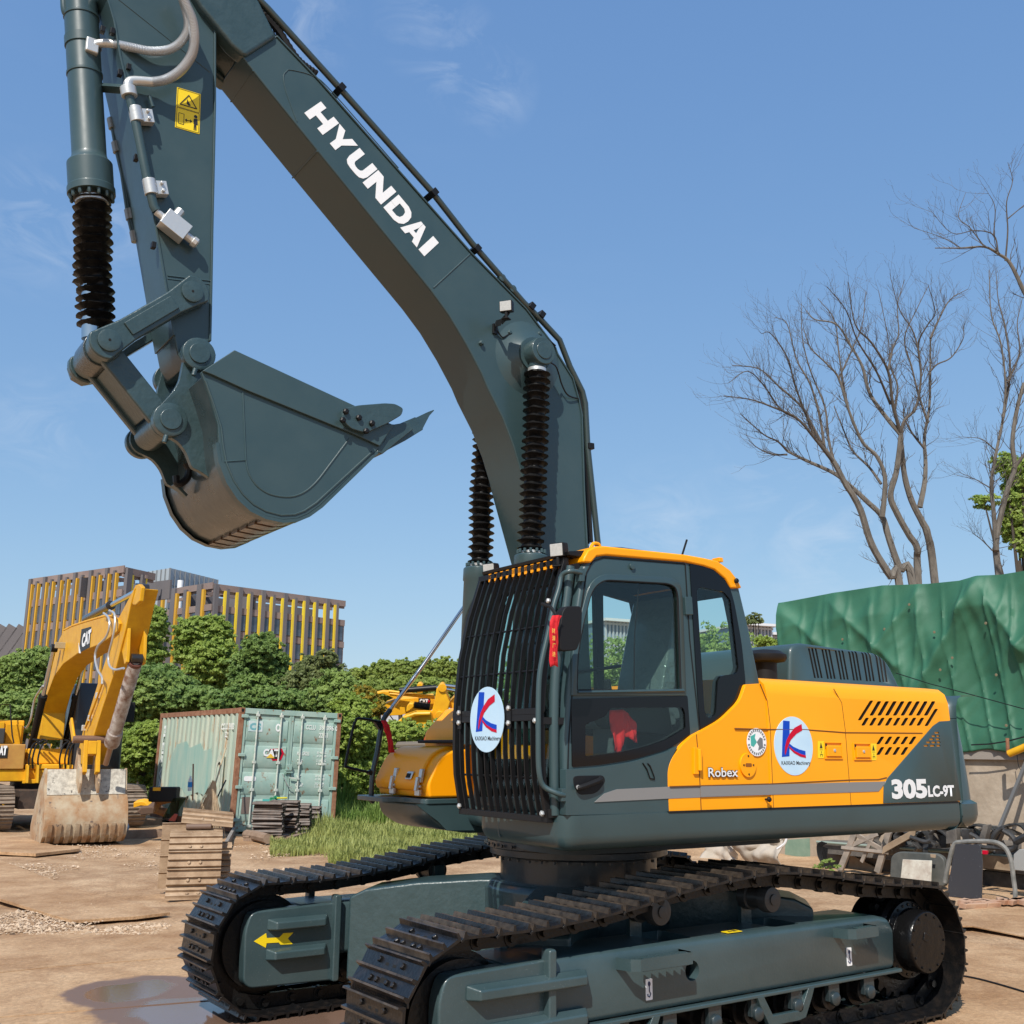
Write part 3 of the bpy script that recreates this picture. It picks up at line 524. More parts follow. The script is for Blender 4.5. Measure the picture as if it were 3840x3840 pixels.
# shape the rear top: everything is one shell, then real louvre openings are cut
def side_cut(pgs, depth=.05, y=YS):
    c = MB()
    for pg in pgs: c.prism(pg, y-depth, y+.03)
    return c
vents = []
def slant(x0, y0, x1, y1, w): # slot in crop 'ca' from lower-left to upper-right with horizontal width w
    vents.append(U(ca, round_poly([(x0, y0), (x1, y1), (x1+w, y1), (x0+w, y0)], 7, 2), YS))
rows = [(773, 188, 860, 50, 23)]+[(855+i*54, 155, 913+i*54, 55, 26) for i in range(8)]+[(1238, 228, 1311, 108, 23)]
for a in rows: slant(*a)
for i in range(8): slant(797+i*55, 225, 829+i*55, 170, 24)
for i in range(5): slant(902+i*56, 355, 936+i*56, 301, 24)
for i in range(4): slant(902+i*56, 429, 936+i*56, 374, 24)
cut(EH, side_cut(vents, .045), dark=True); rw = MB(); rw.prism([(-2.602, 1.40), (-2.522, 2.30), (-2.50, 2.5), (-2.9, 2.5), (-2.9, 1.40)], -1.6, 1.6); cut(EH, rw)
# darkness in the slots is black put on the cut faces in place of shade
lv = MB()
for i in range(14): lv.box(-1.05-i*.1, -1.09-i*.1, 1.445, 1.452, 1.7, 2.3)
# nothing stands behind the slots; their shade is the cut-face colour
# slate corner panel (with the model number) as a real panel proud of the yellow doors
cornr = U(ca, [(1392, 190), (1345, 196), (1300, 228), (985, 590), (958, 640), (955, 766), (1455, 752), (1480, 745), (1455, 560), (1418, 185)], YS+.006)
cornr[-1] = (-2.535, cornr[-1][1]); cornr[-2] = (-2.568, cornr[-2][1]); cornr[-3] = (-2.590, cornr[-3][1]); cornr[0] = (-2.532, cornr[0][1])
cn = MB(); cn.prism(cornr, YS-.02, YS+.006); CN = upart(cn, 'corner_panel', GREY, EH, bev=.003)
gv = MB(); 
for (x, y, w) in ((1308, 269, 32), (1288, 292, 28), (1322, 292, 22), (1272, 314, 30), (1317, 314, 28), (1250, 336, 30), (1287, 336, 30), (1324, 336, 26), (1234, 359, 30), (1276, 359, 34), (1322, 359, 28)):
    gv.prism(U(ca, round_poly([(x, y), (x+w, y), (x+w, y+11), (x, y+11)], 5, 2), YS+.006), YS-.025, YS+.03)
cut(CN, gv, dark=True)
# door seams, ridges
smd = MB()
for pts in ([(605, 355), (640, 440), (655, 560), (672, 985)], [(975, 380), (1015, 450), (1033, 590), (1062, 965)]):
    q = U(c6, pts, YS); smd.tube([(a, YS-.001, b) for a, b in q], .0035, 6)
for pts in ([(478, 581), (650, 584), (830, 585), (1033, 600), (1420, 603)],):
    q = U(c6, pts, YS); smd.tube([(a, YS, b) for a, b in q], .0045, 6)
for pts in ([(150, 872), (660, 858), (1060, 838), (1200, 836), (1240, 826)],):
    q = U(c6, pts, YS); smd.tube([(a, YS+.001, b) for a, b in q], .004, 6)
upart(smd, 'door_seam', mat('seam brown', (.16, .06, .005), .6), EH)
# lower sill black gap
upart(MB().box(-2.56, .45, YS-.02, YS+.004, ZD-.004, ZD+.008), 'sill_seal', RUB, EH)
# grey stripe
strp = U(c6, [(305, 870), (640, 862), (1055, 850), (1240, 846), (1200, 896), (1060, 901), (680, 912), (308, 924)], YS+.002)
s2 = MB(); s2.prism(strp, YS-.01, YS+.0035); upart(s2, 'stripe', GREYS, EH)
# latches, hinges, keyholes
def latch(x0, y0, x1, y1):
    q = U(ca, [(x0, y0), (x1, y0), (x1, y1), (x0, y1)], YS); xs = [a for a, b in q]; zs = [b for a, b in q]; X0, X1, Z0, Z1 = min(xs), max(xs), min(zs), max(zs)
    m = MB(); t = .008
    m.box(X0, X1, YS-.01, YS+.010, Z1-t, Z1); m.box(X0, X1, YS-.01, YS+.010, Z0, Z0+t); m.box(X0, X0+t, YS-.01, YS+.010, Z0+t, Z1-t); m.box(X1-t, X1, YS-.01, YS+.010, Z0+t, Z1-t)
    m.box(X0+.02, X1-.022, YS-.01, YS+.016, Z0+.018, Z1-.03); o = upart(m, 'door_latch', YEL, EH, bev=.003)
    k = MB(); cx_, cz_ = (X0+X1)/2, (Z0+Z1)/2; k.lathe([(.011, 0), (.011, .006), (.005, .008)], (cx_, YS+.015, cz_), (0, 1, 0), 16); upart(k, 'keyhole', STEEL, o)
    k = MB(); k.box(X1-.035, X1-.012, YS+.0005, YS+.002, Z1-.05, Z1-.012); upart(k, 'latch_recess', RECESS_SHADE, o)  # black patch on the surface stands in for the recess shade
latch(540, 340, 658, 457); latch(745, 347, 858, 465)
def wsticker(x0, y0, x1, y1, right):
    q = U(ca, [(x0, y0), (x1, y0), (x1, y1), (x0, y1)], YS); m = MB(); m.prism(round_poly(q, .004, 2), YS, YS+.003); o = upart(m, 'warning_sticker', YSTK, EH)
    X = sum(a for a, b in q)/4; Zt = max(b for a, b in q); Zb = min(b for a, b in q); h = Zt-Zb; s = MB(); Y = YS+.003
    s.prism([(X-.014, Zt-h*.42), (X+.014, Zt-h*.42), (X, Zt-h*.08)], Y, Y+.001); s.box(X-.016, X+.016, Y, Y+.001, Zt-h*.52, Zt-h*.5); s.box(X-.012, X+.012, Y, Y+.001, Zb+h*.2, Zb+h*.24); s.box(X-.012, X-.009, Y, Y+.001, Zb+h*.1, Zb+h*.2); s.box(X+.009, X+.012, Y, Y+.001, Zb+h*.1, Zb+h*.2); s.box(X-.002, X+.002, Y, Y+.001, Zb+h*.28, Zb+h*.4)
    upart(s, 'warning_symbol', BSTK, o)
wsticker(497, 333, 537, 452, 0); wsticker(862, 350, 902, 466, 1)
# oval cover plate with grab slot
q = U(c6, [(542, 702), (502, 760), (542, 825), (582, 760)], YS); cx_ = (q[1][0]+q[3][0])/2; cz_ = (q[0][1]+q[2][1])/2; ra, rb_ = abs(q[1][0]-q[3][0])/2, abs(q[0][1]-q[2][1])/2
ov = MB(); ov.prism([(cx_+ra*math.cos(t), cz_+rb_*math.sin(t)) for t in np.linspace(0, 2*math.pi, 36, endpoint=False)], YS-.01, YS+.007); ovo = upart(ov, 'cover_plate', YEL, EH, bev=.002)
ov = MB(); ov.prism(round_poly([(cx_-.03, cz_-.012), (cx_+.03, cz_-.012), (cx_+.03, cz_+.012), (cx_-.03, cz_+.012)], .012), YS+.0072, YS+.0085); upart(ov, 'grab_slot', mat('dark orange slot', (.25, .08, .004), .6), ovo)
ov = MB()
for dx, dz in ((0, rb_*.75), (0, -rb_*.75), (ra*.6, 0), (-ra*.6, 0)): ov.lathe([(.006, 0), (.006, .004)], (cx_+dx, YS+.007, cz_+dz), (0, 1, 0), 8)
upart(ov, 'screw', BLACK, ovo)
# rubber door stops
def stopper(p, cf):
    x, z = U(cf, [p], YS+.04)[0]; m = MB(); m.lathe([(.006, -.05), (.006, 0), (.016, 0), (.018, .012), (.012, .02)], (x, YS+.02, z), (0, 1, 0), 14); return m
upart(stopper((657, 937), c6), 'door_stop', RUB, EH)
# lettering on the side
def side_text(s, cf, x0, y0, x1, y1, m, off=0, y=YS+.003, name='lettering', par=None, shear=0):
    # x0,y0 = top left, x1,y1 = bottom right in crop pixels; follows the local slope
    (xa, za), (xb, zb) = U(cf, [(x0, (y0+y1)/2), (x1, (y0+y1)/2)], y); (_, zt), (_, zl) = U(cf, [((x0+x1)/2, y0), ((x0+x1)/2, y1)], y)
    h = zt-zl; zm = (zt+zl)/2; return text(s, name, (xa, y, zm-h/2), (-1, 0, 0), (0, 0, 1), abs(xb-xa), h, m, par or EH, off, shear=shear)
side_text('305', ca, 1008, 596, 1256, 735, WLET, .05, YS+.008, par=CN)
side_text('LC-9T', ca, 1262, 640, 1444, 722, WLET, .045, YS+.008, par=CN)
side_text('Robex', c6, 341, 774, 494, 826, mat('black outline', (.02, .015, .01), .5), .05, YS+.002)
side_text('Robex', c6, 343, 777, 492, 823, WLET, .012, YS+.0045)
def klogo(P, n, parent, txt_axes):   # P maps (u,v) 0..1 (v down) to a point on the surface
    e = MB(); e.sheet([P(.5+.5*math.cos(t), .5+.5*math.sin(t)) for t in np.linspace(0, 2*math.pi, 48, endpoint=False)], n, .003); o = e.build('company_sticker', LBLUE, parent)
    f = lambda x, y: ((x-190)/268, (y-162)/410)
    def pg(pts, m, lift, nm): a = MB(); a.sheet([P(*f(*p))+Vector(n)*lift for p in pts], n, .0008); a.build(nm, m, o)
    pg([(258, 192), (303, 195), (290, 440), (238, 445)], KBLUE, .0032, 'letter_stem')
    pg([(287, 345), (318, 372), (360, 392), (403, 403), (403, 436), (370, 425), (325, 402), (290, 372)], KBLUE, .0036, 'letter_leg')
    pg([(385, 213), (387, 258), (345, 283), (305, 325), (278, 380), (262, 432), (258, 420), (262, 375), (276, 325), (300, 282), (335, 240)], KRED, .0045, 'letter_arm')
    pg([(288, 368), (325, 402), (370, 425), (403, 433), (404, 451), (365, 442), (320, 415), (288, 380)], KRED, .0045, 'letter_underline')
    a, b = P(*f(233, 507)), P(*f(434, 507)); c_ = P(*f(233, 472)); text('KAIXIAO Machinery', 'lettering', a+Vector(n)*.0035, b-a, c_-a, (b-a).length, (c_-a).length, BSTK, o, .008, th=.001)
    return o
q = U(ca, [(190, 367), (458, 367), (325, 162), (325, 572)], YS); X0, X1, Z1, Z0 = q[0][0], q[1][0], q[2][1], q[3][1]
klogo(lambda u, v: Vector((X0+(X1-X0)*u, YS, Z1+(Z0-Z1)*v)), (0, 1, 0), EH, None)
# round dealer badge: ring of letters round a two-tone arrow mark
q = U(c6, [(537, 647), (634, 647), (585, 594), (585, 702)], YS); bx, bz, br = (q[0][0]+q[1][0])/2, (q[2][1]+q[3][1])/2, abs(q[0][0]-q[1][0])/2
m = MB(); m.lathe([(br, 0), (br, .003)], (bx, YS, bz), (0, 1, 0), 40); bo = upart(m, 'round_badge', WHITE, EH); Y = YS+.003
m = MB(); m.prism([(bx+br*.1, bz+br*.6), (bx+br*.62, bz+br*.4), (bx+br*.62, bz-br*.25), (bx+br*.35, bz-br*.35), (bx, bz), (bx+br*.2, bz+br*.3)], Y, Y+.001); upart(m, 'green_mark', mat('teal print', (.06, .38, .33), .4), bo)
m = MB(); m.prism([(bx-br*.1, bz-br*.6), (bx-br*.62, bz-br*.4), (bx-br*.62, bz+br*.25), (bx-br*.35, bz+br*.35), (bx, bz), (bx-br*.2, bz-br*.3)], Y, Y+.001); upart(m, 'grey_mark', mat('grey print', (.16, .17, .18), .4), bo)
m = MB()
for i in range(26):
    t = 2*math.pi*i/26
    if i in (0, 13): continue
    c_ = Vector((bx+br*.84*math.cos(t), Y+.0005, bz+br*.84*math.sin(t))); m.obox(c_, Vector((-math.sin(t), 0, math.cos(t)))*br*.06, (0, .0005, 0), Vector((math.cos(t), 0, math.sin(t)))*br*.09)
upart(m, 'badge_ring', mat('grey print', (.16, .17, .18), .4), bo)
# ---------------- hood, air intake
hx = U(c6, [(600, 350), (770, 355), (1310, 388), (1240, 200), (830, 155)], .95)
hd = MB(); YH = .95
prof = round_poly([(-1.32, 2.355), (-2.72, 2.355), (-2.55, 2.60), (-2.42, 2.665), (-1.46, 2.695), (-1.36, 2.655)], [0, 0, .12, .12, .10, .08], 5)
hd.prism(prof, -.9, YH); HD = upart(hd, 'engine_hood', GREY, bev=.06, seg=4); apply_mods(HD)
hv = MB()
for g in range(6):
    x0 = 845+g*66
    for k in range(3):
        xx = x0+k*17+g*1.5; hv.prism(U(c6, [(xx, 176+g*5), (xx+9, 177+g*5), (xx+40-g*2, 326+g*4), (xx+31-g*2, 325+g*4)], YH), YH-.06, YH+.05)
cut(HD, hv, dark=True)
ai = MB(); ax_, az_ = U(c6, [(625, 210)], .98)[0]
ai.lathe([(.09, -.25), (.09, -.06), (.15, -.05), (.165, -.03), (.165, 0), (.12, .03), (.0, .045)], (ax_, .98, az_), (0, 0, 1), 32); upart(ai, 'air_intake', BLKP)
# fuel/hydraulic tank hump on the right side, behind boom
tk = MB(); tk.prism([(-.5, 1.49), (.55, 1.49), (.55, 2.0), (.35, 2.2), (-.5, 2.25)], -1.42, -.5); upart(tk, 'tank', YEL, bev=.05)
# ---------------- right front storage box, platform, lower housing
TB = MB(); TB.prism(round_poly([(.25, 1.50), (.93, 1.50), (.95, 1.60), (.85, 1.80), (.72, 1.86), (.25, 1.86)], [0, .02, .05, .12, .1, 0], 5), -1.44, -.62); tb = upart(TB, 'storage_box', YEL, bev=.05, seg=4)
ld = MB(); ld.prism(round_poly([(.60, 1.545), (.955, 1.545), (.975, 1.61), (.872, 1.815), (.74, 1.883), (.60, 1.883)], [0, .02, .05, .12, .1, 0], 5), -1.455, -.74); upart(ld, 'box_lid', YEL, tb, bev=.03, seg=3)
def xplane_pt(cf, p, x): v = onX(cf(*p), x, TH); return v
for px in (545, 830):
    la = MB(); c_ = xplane_pt(b9, (px, 1400), .95); y = c_.y
    for (zz, w, d_, h) in ((1.66, .022, .95, .05), (1.60, .016, .985, .05), (1.535, .035, .975, .022)): la.obox((d_, y, zz), (.012, 0, 0), (0, w, 0), (-.008 if h > .03 else 0, 0, h))
    la.cyl((.97, y-.03, 1.58), (.97, y+.03, 1.58), .01, n=10); upart(la, 'toggle_latch', STEEL, tb, bev=.004)
c_ = xplane_pt(b9, (707, 1360), .96); la = MB(); la.obox((.965, c_.y, c_.z), (.008, 0, .0), (0, .045, 0), (-.012, 0, .03)); upart(la, 'lock_plate', STEEL, tb, bev=.008)
la = MB(); la.obox((.975, c_.y, c_.z), (.004, 0, .0), (0, .028, 0), (-.007, 0, .016)); upart(la, 'lock_slot', RECESS_SHADE, tb)  # black plate drawn for the darkness of the lock slot
upart(MB().prism(round_poly([(.30, 1.905), (.72, 1.905), (.72, 1.93), (.30, 1.93)], .01), -1.2, -.62), 'rubber_strip', RUB, tb)
pf = MB(); pf.prism(round_poly([(.2, -1.47), (1.10, -1.52), (1.12, -1.0), (.98, -.95), (.98, -.60), (.2, -.60)], .04), 1.455, 1.492, 'z'); PF = upart(pf, 'platform', GREY, bev=.006)
br_ = MB(); br_.prism([(1.05, 1.455), (.45, 1.455), (.45, 1.25), (.78, 1.26), (.86, 1.33), (1.0, 1.42)], -.625, -.61); upart(br_, 'bracket', GREY, PF)
hs = MB(); hs.prism(round_poly([(.1, 1.455), (.95, 1.455), (.93, 1.36), (.80, 1.27), (.60, 1.23), (.1, 1.23)], [0, .03, .1, .1, .1, 0], 5), -1.42, -.63); upart(hs, 'lower_housing', GREY, bev=.03, seg=3)
# handrail and mirror frame on the right side
YR = -1.40
q = U(b2, [(1245, 1250), (1232, 1228), (1240, 1100), (1262, 1000), (1290, 840), (1330, 775), (1500, 545), (1710, 245), (1735, 225), (1765, 235)], YR)
hr = MB(); hr.tube(smooth_path([(a, YR, b) for a, b in q[:6]], 4), .022, 10, None); HR = upart(hr, 'handrail', mat('dark slate paint', (.022, .034, .040), .35, coat=.3))
hr = MB(); hr.tube([(a, YR, b) for a, b in q[5:]], .017, 10); upart(hr, 'grab_pole', CHROME, HR)
q = U(b2, [(1280, 838), (1170, 820), (1150, 835), (1135, 880), (1100, 1050), (1110, 1072), (1225, 1100)], YR)
hr = MB(); hr.tube(smooth_path([(a, YR, b) for a, b in q], 4), .011, 8); upart(hr, 'mirror_frame', BLACK, HR)
q = U(b2, [(1245, 838), (1290, 845), (1275, 885)], YR); hr = MB(); hr.prism(q, YR-.02, YR+.02); hr.lathe([(.02, -.02), (.02, .02)], (U(b2, [(1222, 1100)], YR)[0][0], YR, U(b2, [(1222, 1100)], YR)[0][1]), (0, 1, 0), 10); upart(hr, 'clamp', BLACK, HR)
# ---------------- cab
YC = 1.45; YI = .46
sil = U(c5, [(770, 1604), (768, 1200), (790, 900), (828, 500), (868, 230), (905, 130), (960, 100), (1100, 103), (1440, 152), (1590, 185), (1660, 210), (1710, 262), (1745, 330), (1800, 560), (1862, 866), (1862, 1300), (1862, 1600)], YC)
cab = MB(); cab.prism(sil, YI, YC); CAB = upart(cab, 'cab', GREY, bev=.025, seg=3); apply_mods(CAB)
inner = U(c5, [(830, 1590), (830, 1200), (850, 900), (885, 500), (915, 280), (950, 190), (1100, 170), (1440, 205), (1590, 235), (1660, 290), (1700, 400), (1760, 700), (1800, 900), (1800, 1590)], YC)
ic = MB(); ic.prism(inner, YI+.05, YC-.045)
cut(CAB, ic, bev=0, dark=True)  # inner walls coloured black so the interior looks shaded
wins = MB()
W1 = U(c5, round_poly([(832, 905), (838, 700), (862, 560), (905, 385), (930, 330), (985, 290), (1340, 310), (1382, 330), (1395, 380), (1412, 905)], [12, 40, 60, 40, 40, 50, 30, 30, 40, 10], 4), YC)
wins.prism(W1, YC-.10, YC+.05)
W2 = U(c5, round_poly([(880, 1275), (882, 1095), (990, 1050), (1025, 1003), (1390, 1000), (1425, 1000), (1436, 1030), (1440, 1115), (1330, 1180), (1230, 1215), (1100, 1245)], 12, 3), YC); wins.prism(W2, YC-.10, YC+.05)
W3 = U(c5, round_poly([(1502, 345), (1520, 330), (1650, 355), (1690, 400), (1735, 780), (1720, 815), (1640, 822), (1620, 850), (1608, 1040), (1565, 1062), (1545, 1020), (1525, 700)], 14, 3), YC); wins.prism(W3, YC-.10, YC+.05)
# far side windows, rear window, windshield
wins.prism([(1.13, 1.80), (1.03, 2.85), (.95, 2.97), (.22, 3.0), (.20, 1.80)], YI-.05, YI+.10); wins.prism([(.15, 1.95), (.15, 2.99), (-.14, 2.95), (-.34, 2.15)], YI-.05, YI+.10)
cut(CAB, wins)
w2 = MB(); w2.box(1.0, 1.5, YI+.07, YC-.07, 2.05, 2.90); w2.box(1.0, 1.5, YI+.07, YC-.07, 1.56, 1.99); w2.box(-.8, -.2, YI+.08, YC-.08, 2.12, 2.92); cut(CAB, w2)
def pane(name, pts, y0, m=GLASS, th=.004): return upart(MB().prism(pts, y0, y0+th), name, m, CAB)
dr = MB()   # door outline: raised skin edge as a thin rubber line, real
q = U(c5, [(780, 1590), (790, 1200), (812, 900), (850, 520), (890, 250), (925, 185), (985, 165), (1435, 200), (1440, 205), (1465, 620), (1520, 1130), (1530, 1590)], YC)
DOOR = upart(MB().tube([(a, YC+.001, b) for a, b in q+[q[0]]], .0045, 6), 'door', RUB, CAB)
dlow = U(c5, [(800, 1345), (1120, 1320), (1330, 1250), (1520, 1130)], YC)
# black bordered glasses on the door: upper window frame (slate, raised), lower glass with black border
fr1 = U(c5, round_poly([(802, 935), (808, 700), (838, 545), (885, 365), (915, 295), (980, 255), (1350, 275), (1405, 300), (1420, 370), (1440, 935)], [8, 40, 60, 40, 40, 50, 40, 40, 40, 8], 4), YC)
f = MB(); f.prism(fr1, YC-.02, YC+.012); FR = upart(f, 'window_frame', GREY, CAB, bev=.004); apply_mods(FR); c_ = MB(); c_.prism(W1, YC-.06, YC+.05); cut(FR, c_)
pane('upper_window', W1, YC-.012)
seal = MB(); seal.tube([(a, YC+.008, b) for a, b in W1+[W1[0]]], .006, 6); upart(seal, 'window_seal', RUB, CAB)
v = U(c5, [(1185, 290), (1158, 600), (1155, 905)], YC-.015); upart(MB().tube([(a, YC-.015, b) for a, b in v], .005, 6), 'sliding_sash', RUB, CAB)
v = U(c5, [(840, 915), (1430, 905)], YC+.01); upart(MB().tube([(a, YC+.014, b) for a, b in v], .010, 6), 'window_sill', GREY, CAB)
lowp = U(c5, round_poly([(803, 952), (1450, 935), (1466, 1155), (1340, 1235), (1150, 1290), (950, 1322), (808, 1332)], [8, 8, 20, 60, 60, 60, 10], 4), YC)
f = MB(); f.prism(lowp, YC-.02, YC+.006); LP = upart(f, 'lower_window', GLASSB, CAB); LP.data.materials.clear(); LP.data.materials.append(mat('gloss black glass', (.004, .004, .005), .06, spec=.35)); c_ = MB(); c_.prism(W2, YC-.06, YC+.05); cut(LP, c_); pane('lower_pane', W2, YC-.006)
qp = U(c5, round_poly([(1463, 200), (1560, 212), (1620, 235), (1680, 310), (1710, 410), (1752, 640), (1775, 870), (1740, 960), (1640, 1062), (1522, 1130), (1505, 900)], [5, 20, 40, 40, 40, 60, 30, 60, 60, 10, 10], 4), YC)
f = MB(); f.prism(qp, YC-.02, YC+.006); LP = upart(f, 'quarter_window', MATS['gloss black glass'], CAB); c_ = MB(); c_.prism(W3, YC-.06, YC+.05); cut(LP, c_); pane('quarter_pane', W3, YC-.006)
pane('far_window', [(1.13, 1.80), (1.03, 2.85), (.95, 2.97), (.22, 3.0), (.20, 1.80)], YI+.02)
# windshield, slightly tilted panes
ws = MB(); ws.sheet([(1.175, YI+.05, 2.03), (1.175, YC-.05, 2.03), (1.06, YC-.05, 2.93), (1.06, YI+.05, 2.93)], (1, 0, .1), .005); ws.sheet([(1.205, YI+.05, 1.54), (1.205, YC-.05, 1.54), (1.18, YC-.05, 2.01), (1.18, YI+.05, 2.01)], (1, 0, 0), .005); upart(ws, 'windshield', GLASS, CAB)
# yellow lower skin panels on cab side and yellow rear pillar foot
yl = U(c5, round_poly([(1350, 1588), (1343, 1430), (1342, 1350), (1360, 1290), (1420, 1210), (1475, 1160), (1524, 1134), (1640, 1068), (1745, 965), (1776, 872), (1862, 866), (1875, 900), (1905, 960), (1925, 1100), (1940, 1575), (1530, 1585)], [2, 4, 30, 40, 30, 10, 10, 40, 40, 10, 10, 20, 40, 40, 4, 2], 4), YC+.03)
yp = MB(); yp.prism(yl, YC-.03, YC+.034); YP = upart(yp, 'lower_side_panel', YEL, CAB, bev=.006)
st = U(c5, [(935, 1528), (990, 1480), (1060, 1456), (1338, 1442), (1925, 1431), (1928, 1486), (1345, 1508)], YC+.034)
s_ = MB(); s_.prism([p for p in st if True], YC-.01, YC+.0365); upart(s_, 'stripe', GREYS, YP)
# grey door skin below window, level with the yellow panel
ds = U(c5, round_poly([(776, 1602), (776, 1345), (790, 1345), (950, 1335), (1150, 1303), (1345, 1246), (1400, 1215), (1362, 1290), (1345, 1350), (1346, 1430), (1352, 1588)], [4, 4, 4, 20, 30, 20, 10, 30, 30, 4, 2], 3), YC+.03)
upart(MB().prism(ds, YC-.03, YC+.031), 'lower_door_skin', GREY, CAB, bev=.004)
sm_ = MB(); q = U(c5, [(1503, 1150), (1516, 1300), (1524, 1450), (1530, 1588)], YC+.034); sm_.tube([(a, YC+.034, b) for a, b in q], .004, 6)
q = U(c5, [(1715, 1116), (1880, 1122)], YC+.034); sm_.tube([(a, YC+.034, b) for a, b in q], .0035, 6); upart(sm_, 'door_seam', MATS['seam brown'], CAB)
# hinge (yellow) and handle
for (x0, y0, x1, y1) in ((1483, 1224, 1510, 1372),):
    q = U(c5, [(x0, y0), (x1, y0), (x1, y1), (x0, y1)], YC+.035); h_ = MB(); h_.prism(q, YC+.02, YC+.05); a, b = U(c5, [(1523, 1232), (1528, 1352)], YC+.06); h_.cyl((a[0], YC+.055, a[1]), (a[0], YC+.055, b[1]), .016, n=12); upart(h_, 'hinge', YEL, CAB, bev=.003)
hdl = U(c5, round_poly([(815, 1385), (850, 1380), (985, 1378), (997, 1410), (960, 1465), (930, 1482), (850, 1488), (820, 1440)], 20, 4), YC+.032)
upart(MB().prism(hdl, YC, YC+.034), 'door_handle', BLKP, CAB, bev=.003)
a = U(c5, [(845, 1445), (850, 1435), (980, 1398)], YC+.06); h_ = MB(); h_.tube(smooth_path([(a[0][0], YC+.04, a[0][1]), (a[0][0]-.02, YC+.06, a[0][1]), (a[2][0]+.03, YC+.06, a[2][1]-.01), (a[2][0], YC+.04, a[2][1])]), .016, 8); HD_ = upart(h_, 'handle_grip', RUB, CAB)
upart(MB().lathe([(.013, 0), (.013, .006)], (a[0][0], YC+.056, a[0][1]), (0, 1, 0), 14), 'keyhole', STEEL, CAB)
q = U(c5, [(1205, 1310), (1228, 1345), (1245, 1395), (1270, 1400), (1268, 1385), (1245, 1325), (1232, 1312)], YC+.036); upart(MB().tube([(a, YC+.036, b) for a, b in q], .004, 6), 'door_stay', BLACK, CAB)
a = U(c5, [(1142, 214)], YC)[0]; upart(MB().lathe([(.022, 0), (.02, .01), (.0, .012)], (a[0], YC+.004, a[1]), (0, 1, 0), 18), 'bolt', GREY, CAB)
for cz in ((1450, 395, 60),):
    q = U(c5, [(1428, 385), (1468, 385), (1475, 485), (1435, 485)], YC); upart(MB().prism(q, YC-.01, YC+.02), 'door_hinge', GREY, CAB, bev=.004)
# roof cap, yellow
rf_o = U(c5, [(868, 192), (872, 165), (895, 122), (935, 103), (985, 100), (1440, 148), (1540, 166), (1620, 184), (1690, 235), (1732, 290), (1756, 335), (1694, 337), (1660, 282), (1600, 232), (1540, 212), (1440, 190), (1000, 153), (945, 160), (915, 195)], YC+.01)
rf = MB(); rf.prism(rf_o, YI-.03, YC+.018); ROOF = upart(rf, 'cab_roof', YEL, CAB, bev=.014, seg=3)
tp = U(c5, [(985, 97), (1440, 144)], YC)
upart(MB().prism(round_poly([(.75, 3.125), (.05, 3.135), (.05, 3.165), (.75, 3.155)], .02), YI+.2, YC-.25), 'roof_hatch', BLKP, CAB, bev=.01)
lf = U(c5, [(912, 118), (925, 92), (940, 86), (958, 92), (968, 112)], YC-.05); upart(MB().tube(smooth_path([(a, YC-.05, b) for a, b in lf]), .012, 8), 'lifting_eye', YEL, CAB)
lf = U(c5, [(1620, 190), (1618, 165), (1640, 168), (1643, 192)], YC-.05); upart(MB().prism(lf, YC-.1, YC-.03), 'roof_bracket', YEL, CAB, bev=.004)
a = U(c5, [(1740, 292)], YC+.05)[0]; upart(MB().lathe([(.006, -.05), (.006, 0), (.016, 0), (.018, .012), (.012, .02)], (a[0], YC+.02, a[1]), (0, 1, 0), 14), 'door_stop', RUB, CAB)
an = U(c5, [(1424, 150), (1450, 66)], 1.0); upart(MB().tube([(an[0][0], 1.0, an[0][1]), (an[1][0], 1.0, an[1][1])], .008, 6), 'antenna', BLKP, CAB)
# front pillar tube (rain rail/handrail) and mirror
hp = U(c5, [(860, 250), (800, 240), (780, 260), (765, 330), (735, 430), (700, 600), (665, 760), (652, 900), (650, 1200), (655, 1360), (680, 1440), (730, 1480), (765, 1490)], YC+.02)
hp = [(a, YC+.02-(.05 if 1 < i < 11 else 0), b) for i, (a, b) in enumerate(hp)]
GR = upart(MB().tube(smooth_path(hp, 4), .016, 10), 'grab_rail', GREY, CAB)
for p in ((862, 262), (762, 1488)):
    q = U(c5, [(p[0]-14, p[1]-36), (p[0]+14, p[1]-36), (p[0]+14, p[1]+36), (p[0]-14, p[1]+36)], YC+.02); upart(MB().prism(q, YC-.01, YC+.03), 'rail_bracket', GREY, GR, bev=.003)
# second vertical pillar beside it
a_ = U(c5, [(800, 215), (770, 460), (730, 700), (712, 900), (708, 1200), (712, 1500), (715, 1600)], YC-.06); upart(MB().tube(smooth_path([(a, YC-.06, b) for a, b in a_], 3), .030, 12), 'front_pillar', GREY, CAB)
a_ = [(1.08, YI+.02, 2.98), (1.17, YI+.02, 2.5), (1.20, YI+.02, 2.0), (1.20, YI+.02, 1.5)]; upart(MB().tube(smooth_path(a_, 3), .030, 12), 'front_pillar', GREY, CAB)
ml = U(c5, [(768, 437), (845, 437), (856, 460), (850, 620), (825, 683), (735, 686), (728, 600), (745, 470)], YC+.22)
mi_ = MB(); mi_.prism(round_poly(ml, .018, 4), YC+.17, YC+.24); MI = upart(mi_, 'mirror', BLKP, CAB, bev=.015, seg=3)
a = U(c5, [(750, 525), (745, 580), (748, 430)], YC+.2); am = MB(); am.lathe([(.026, -.02), (.026, .03)], (a[0][0], YC+.2, a[0][1]), (0, 1, 0), 16); am.tube([(a[1][0], YC+.2, a[1][1]), (a[0][0], YC+.2, a[0][1]), (a[2][0], YC+.1, a[2][1]), (a[2][0]-.01, YC, a[2][1]+.03)], .010, 8); upart(am, 'mirror_arm', BLKP, MI)
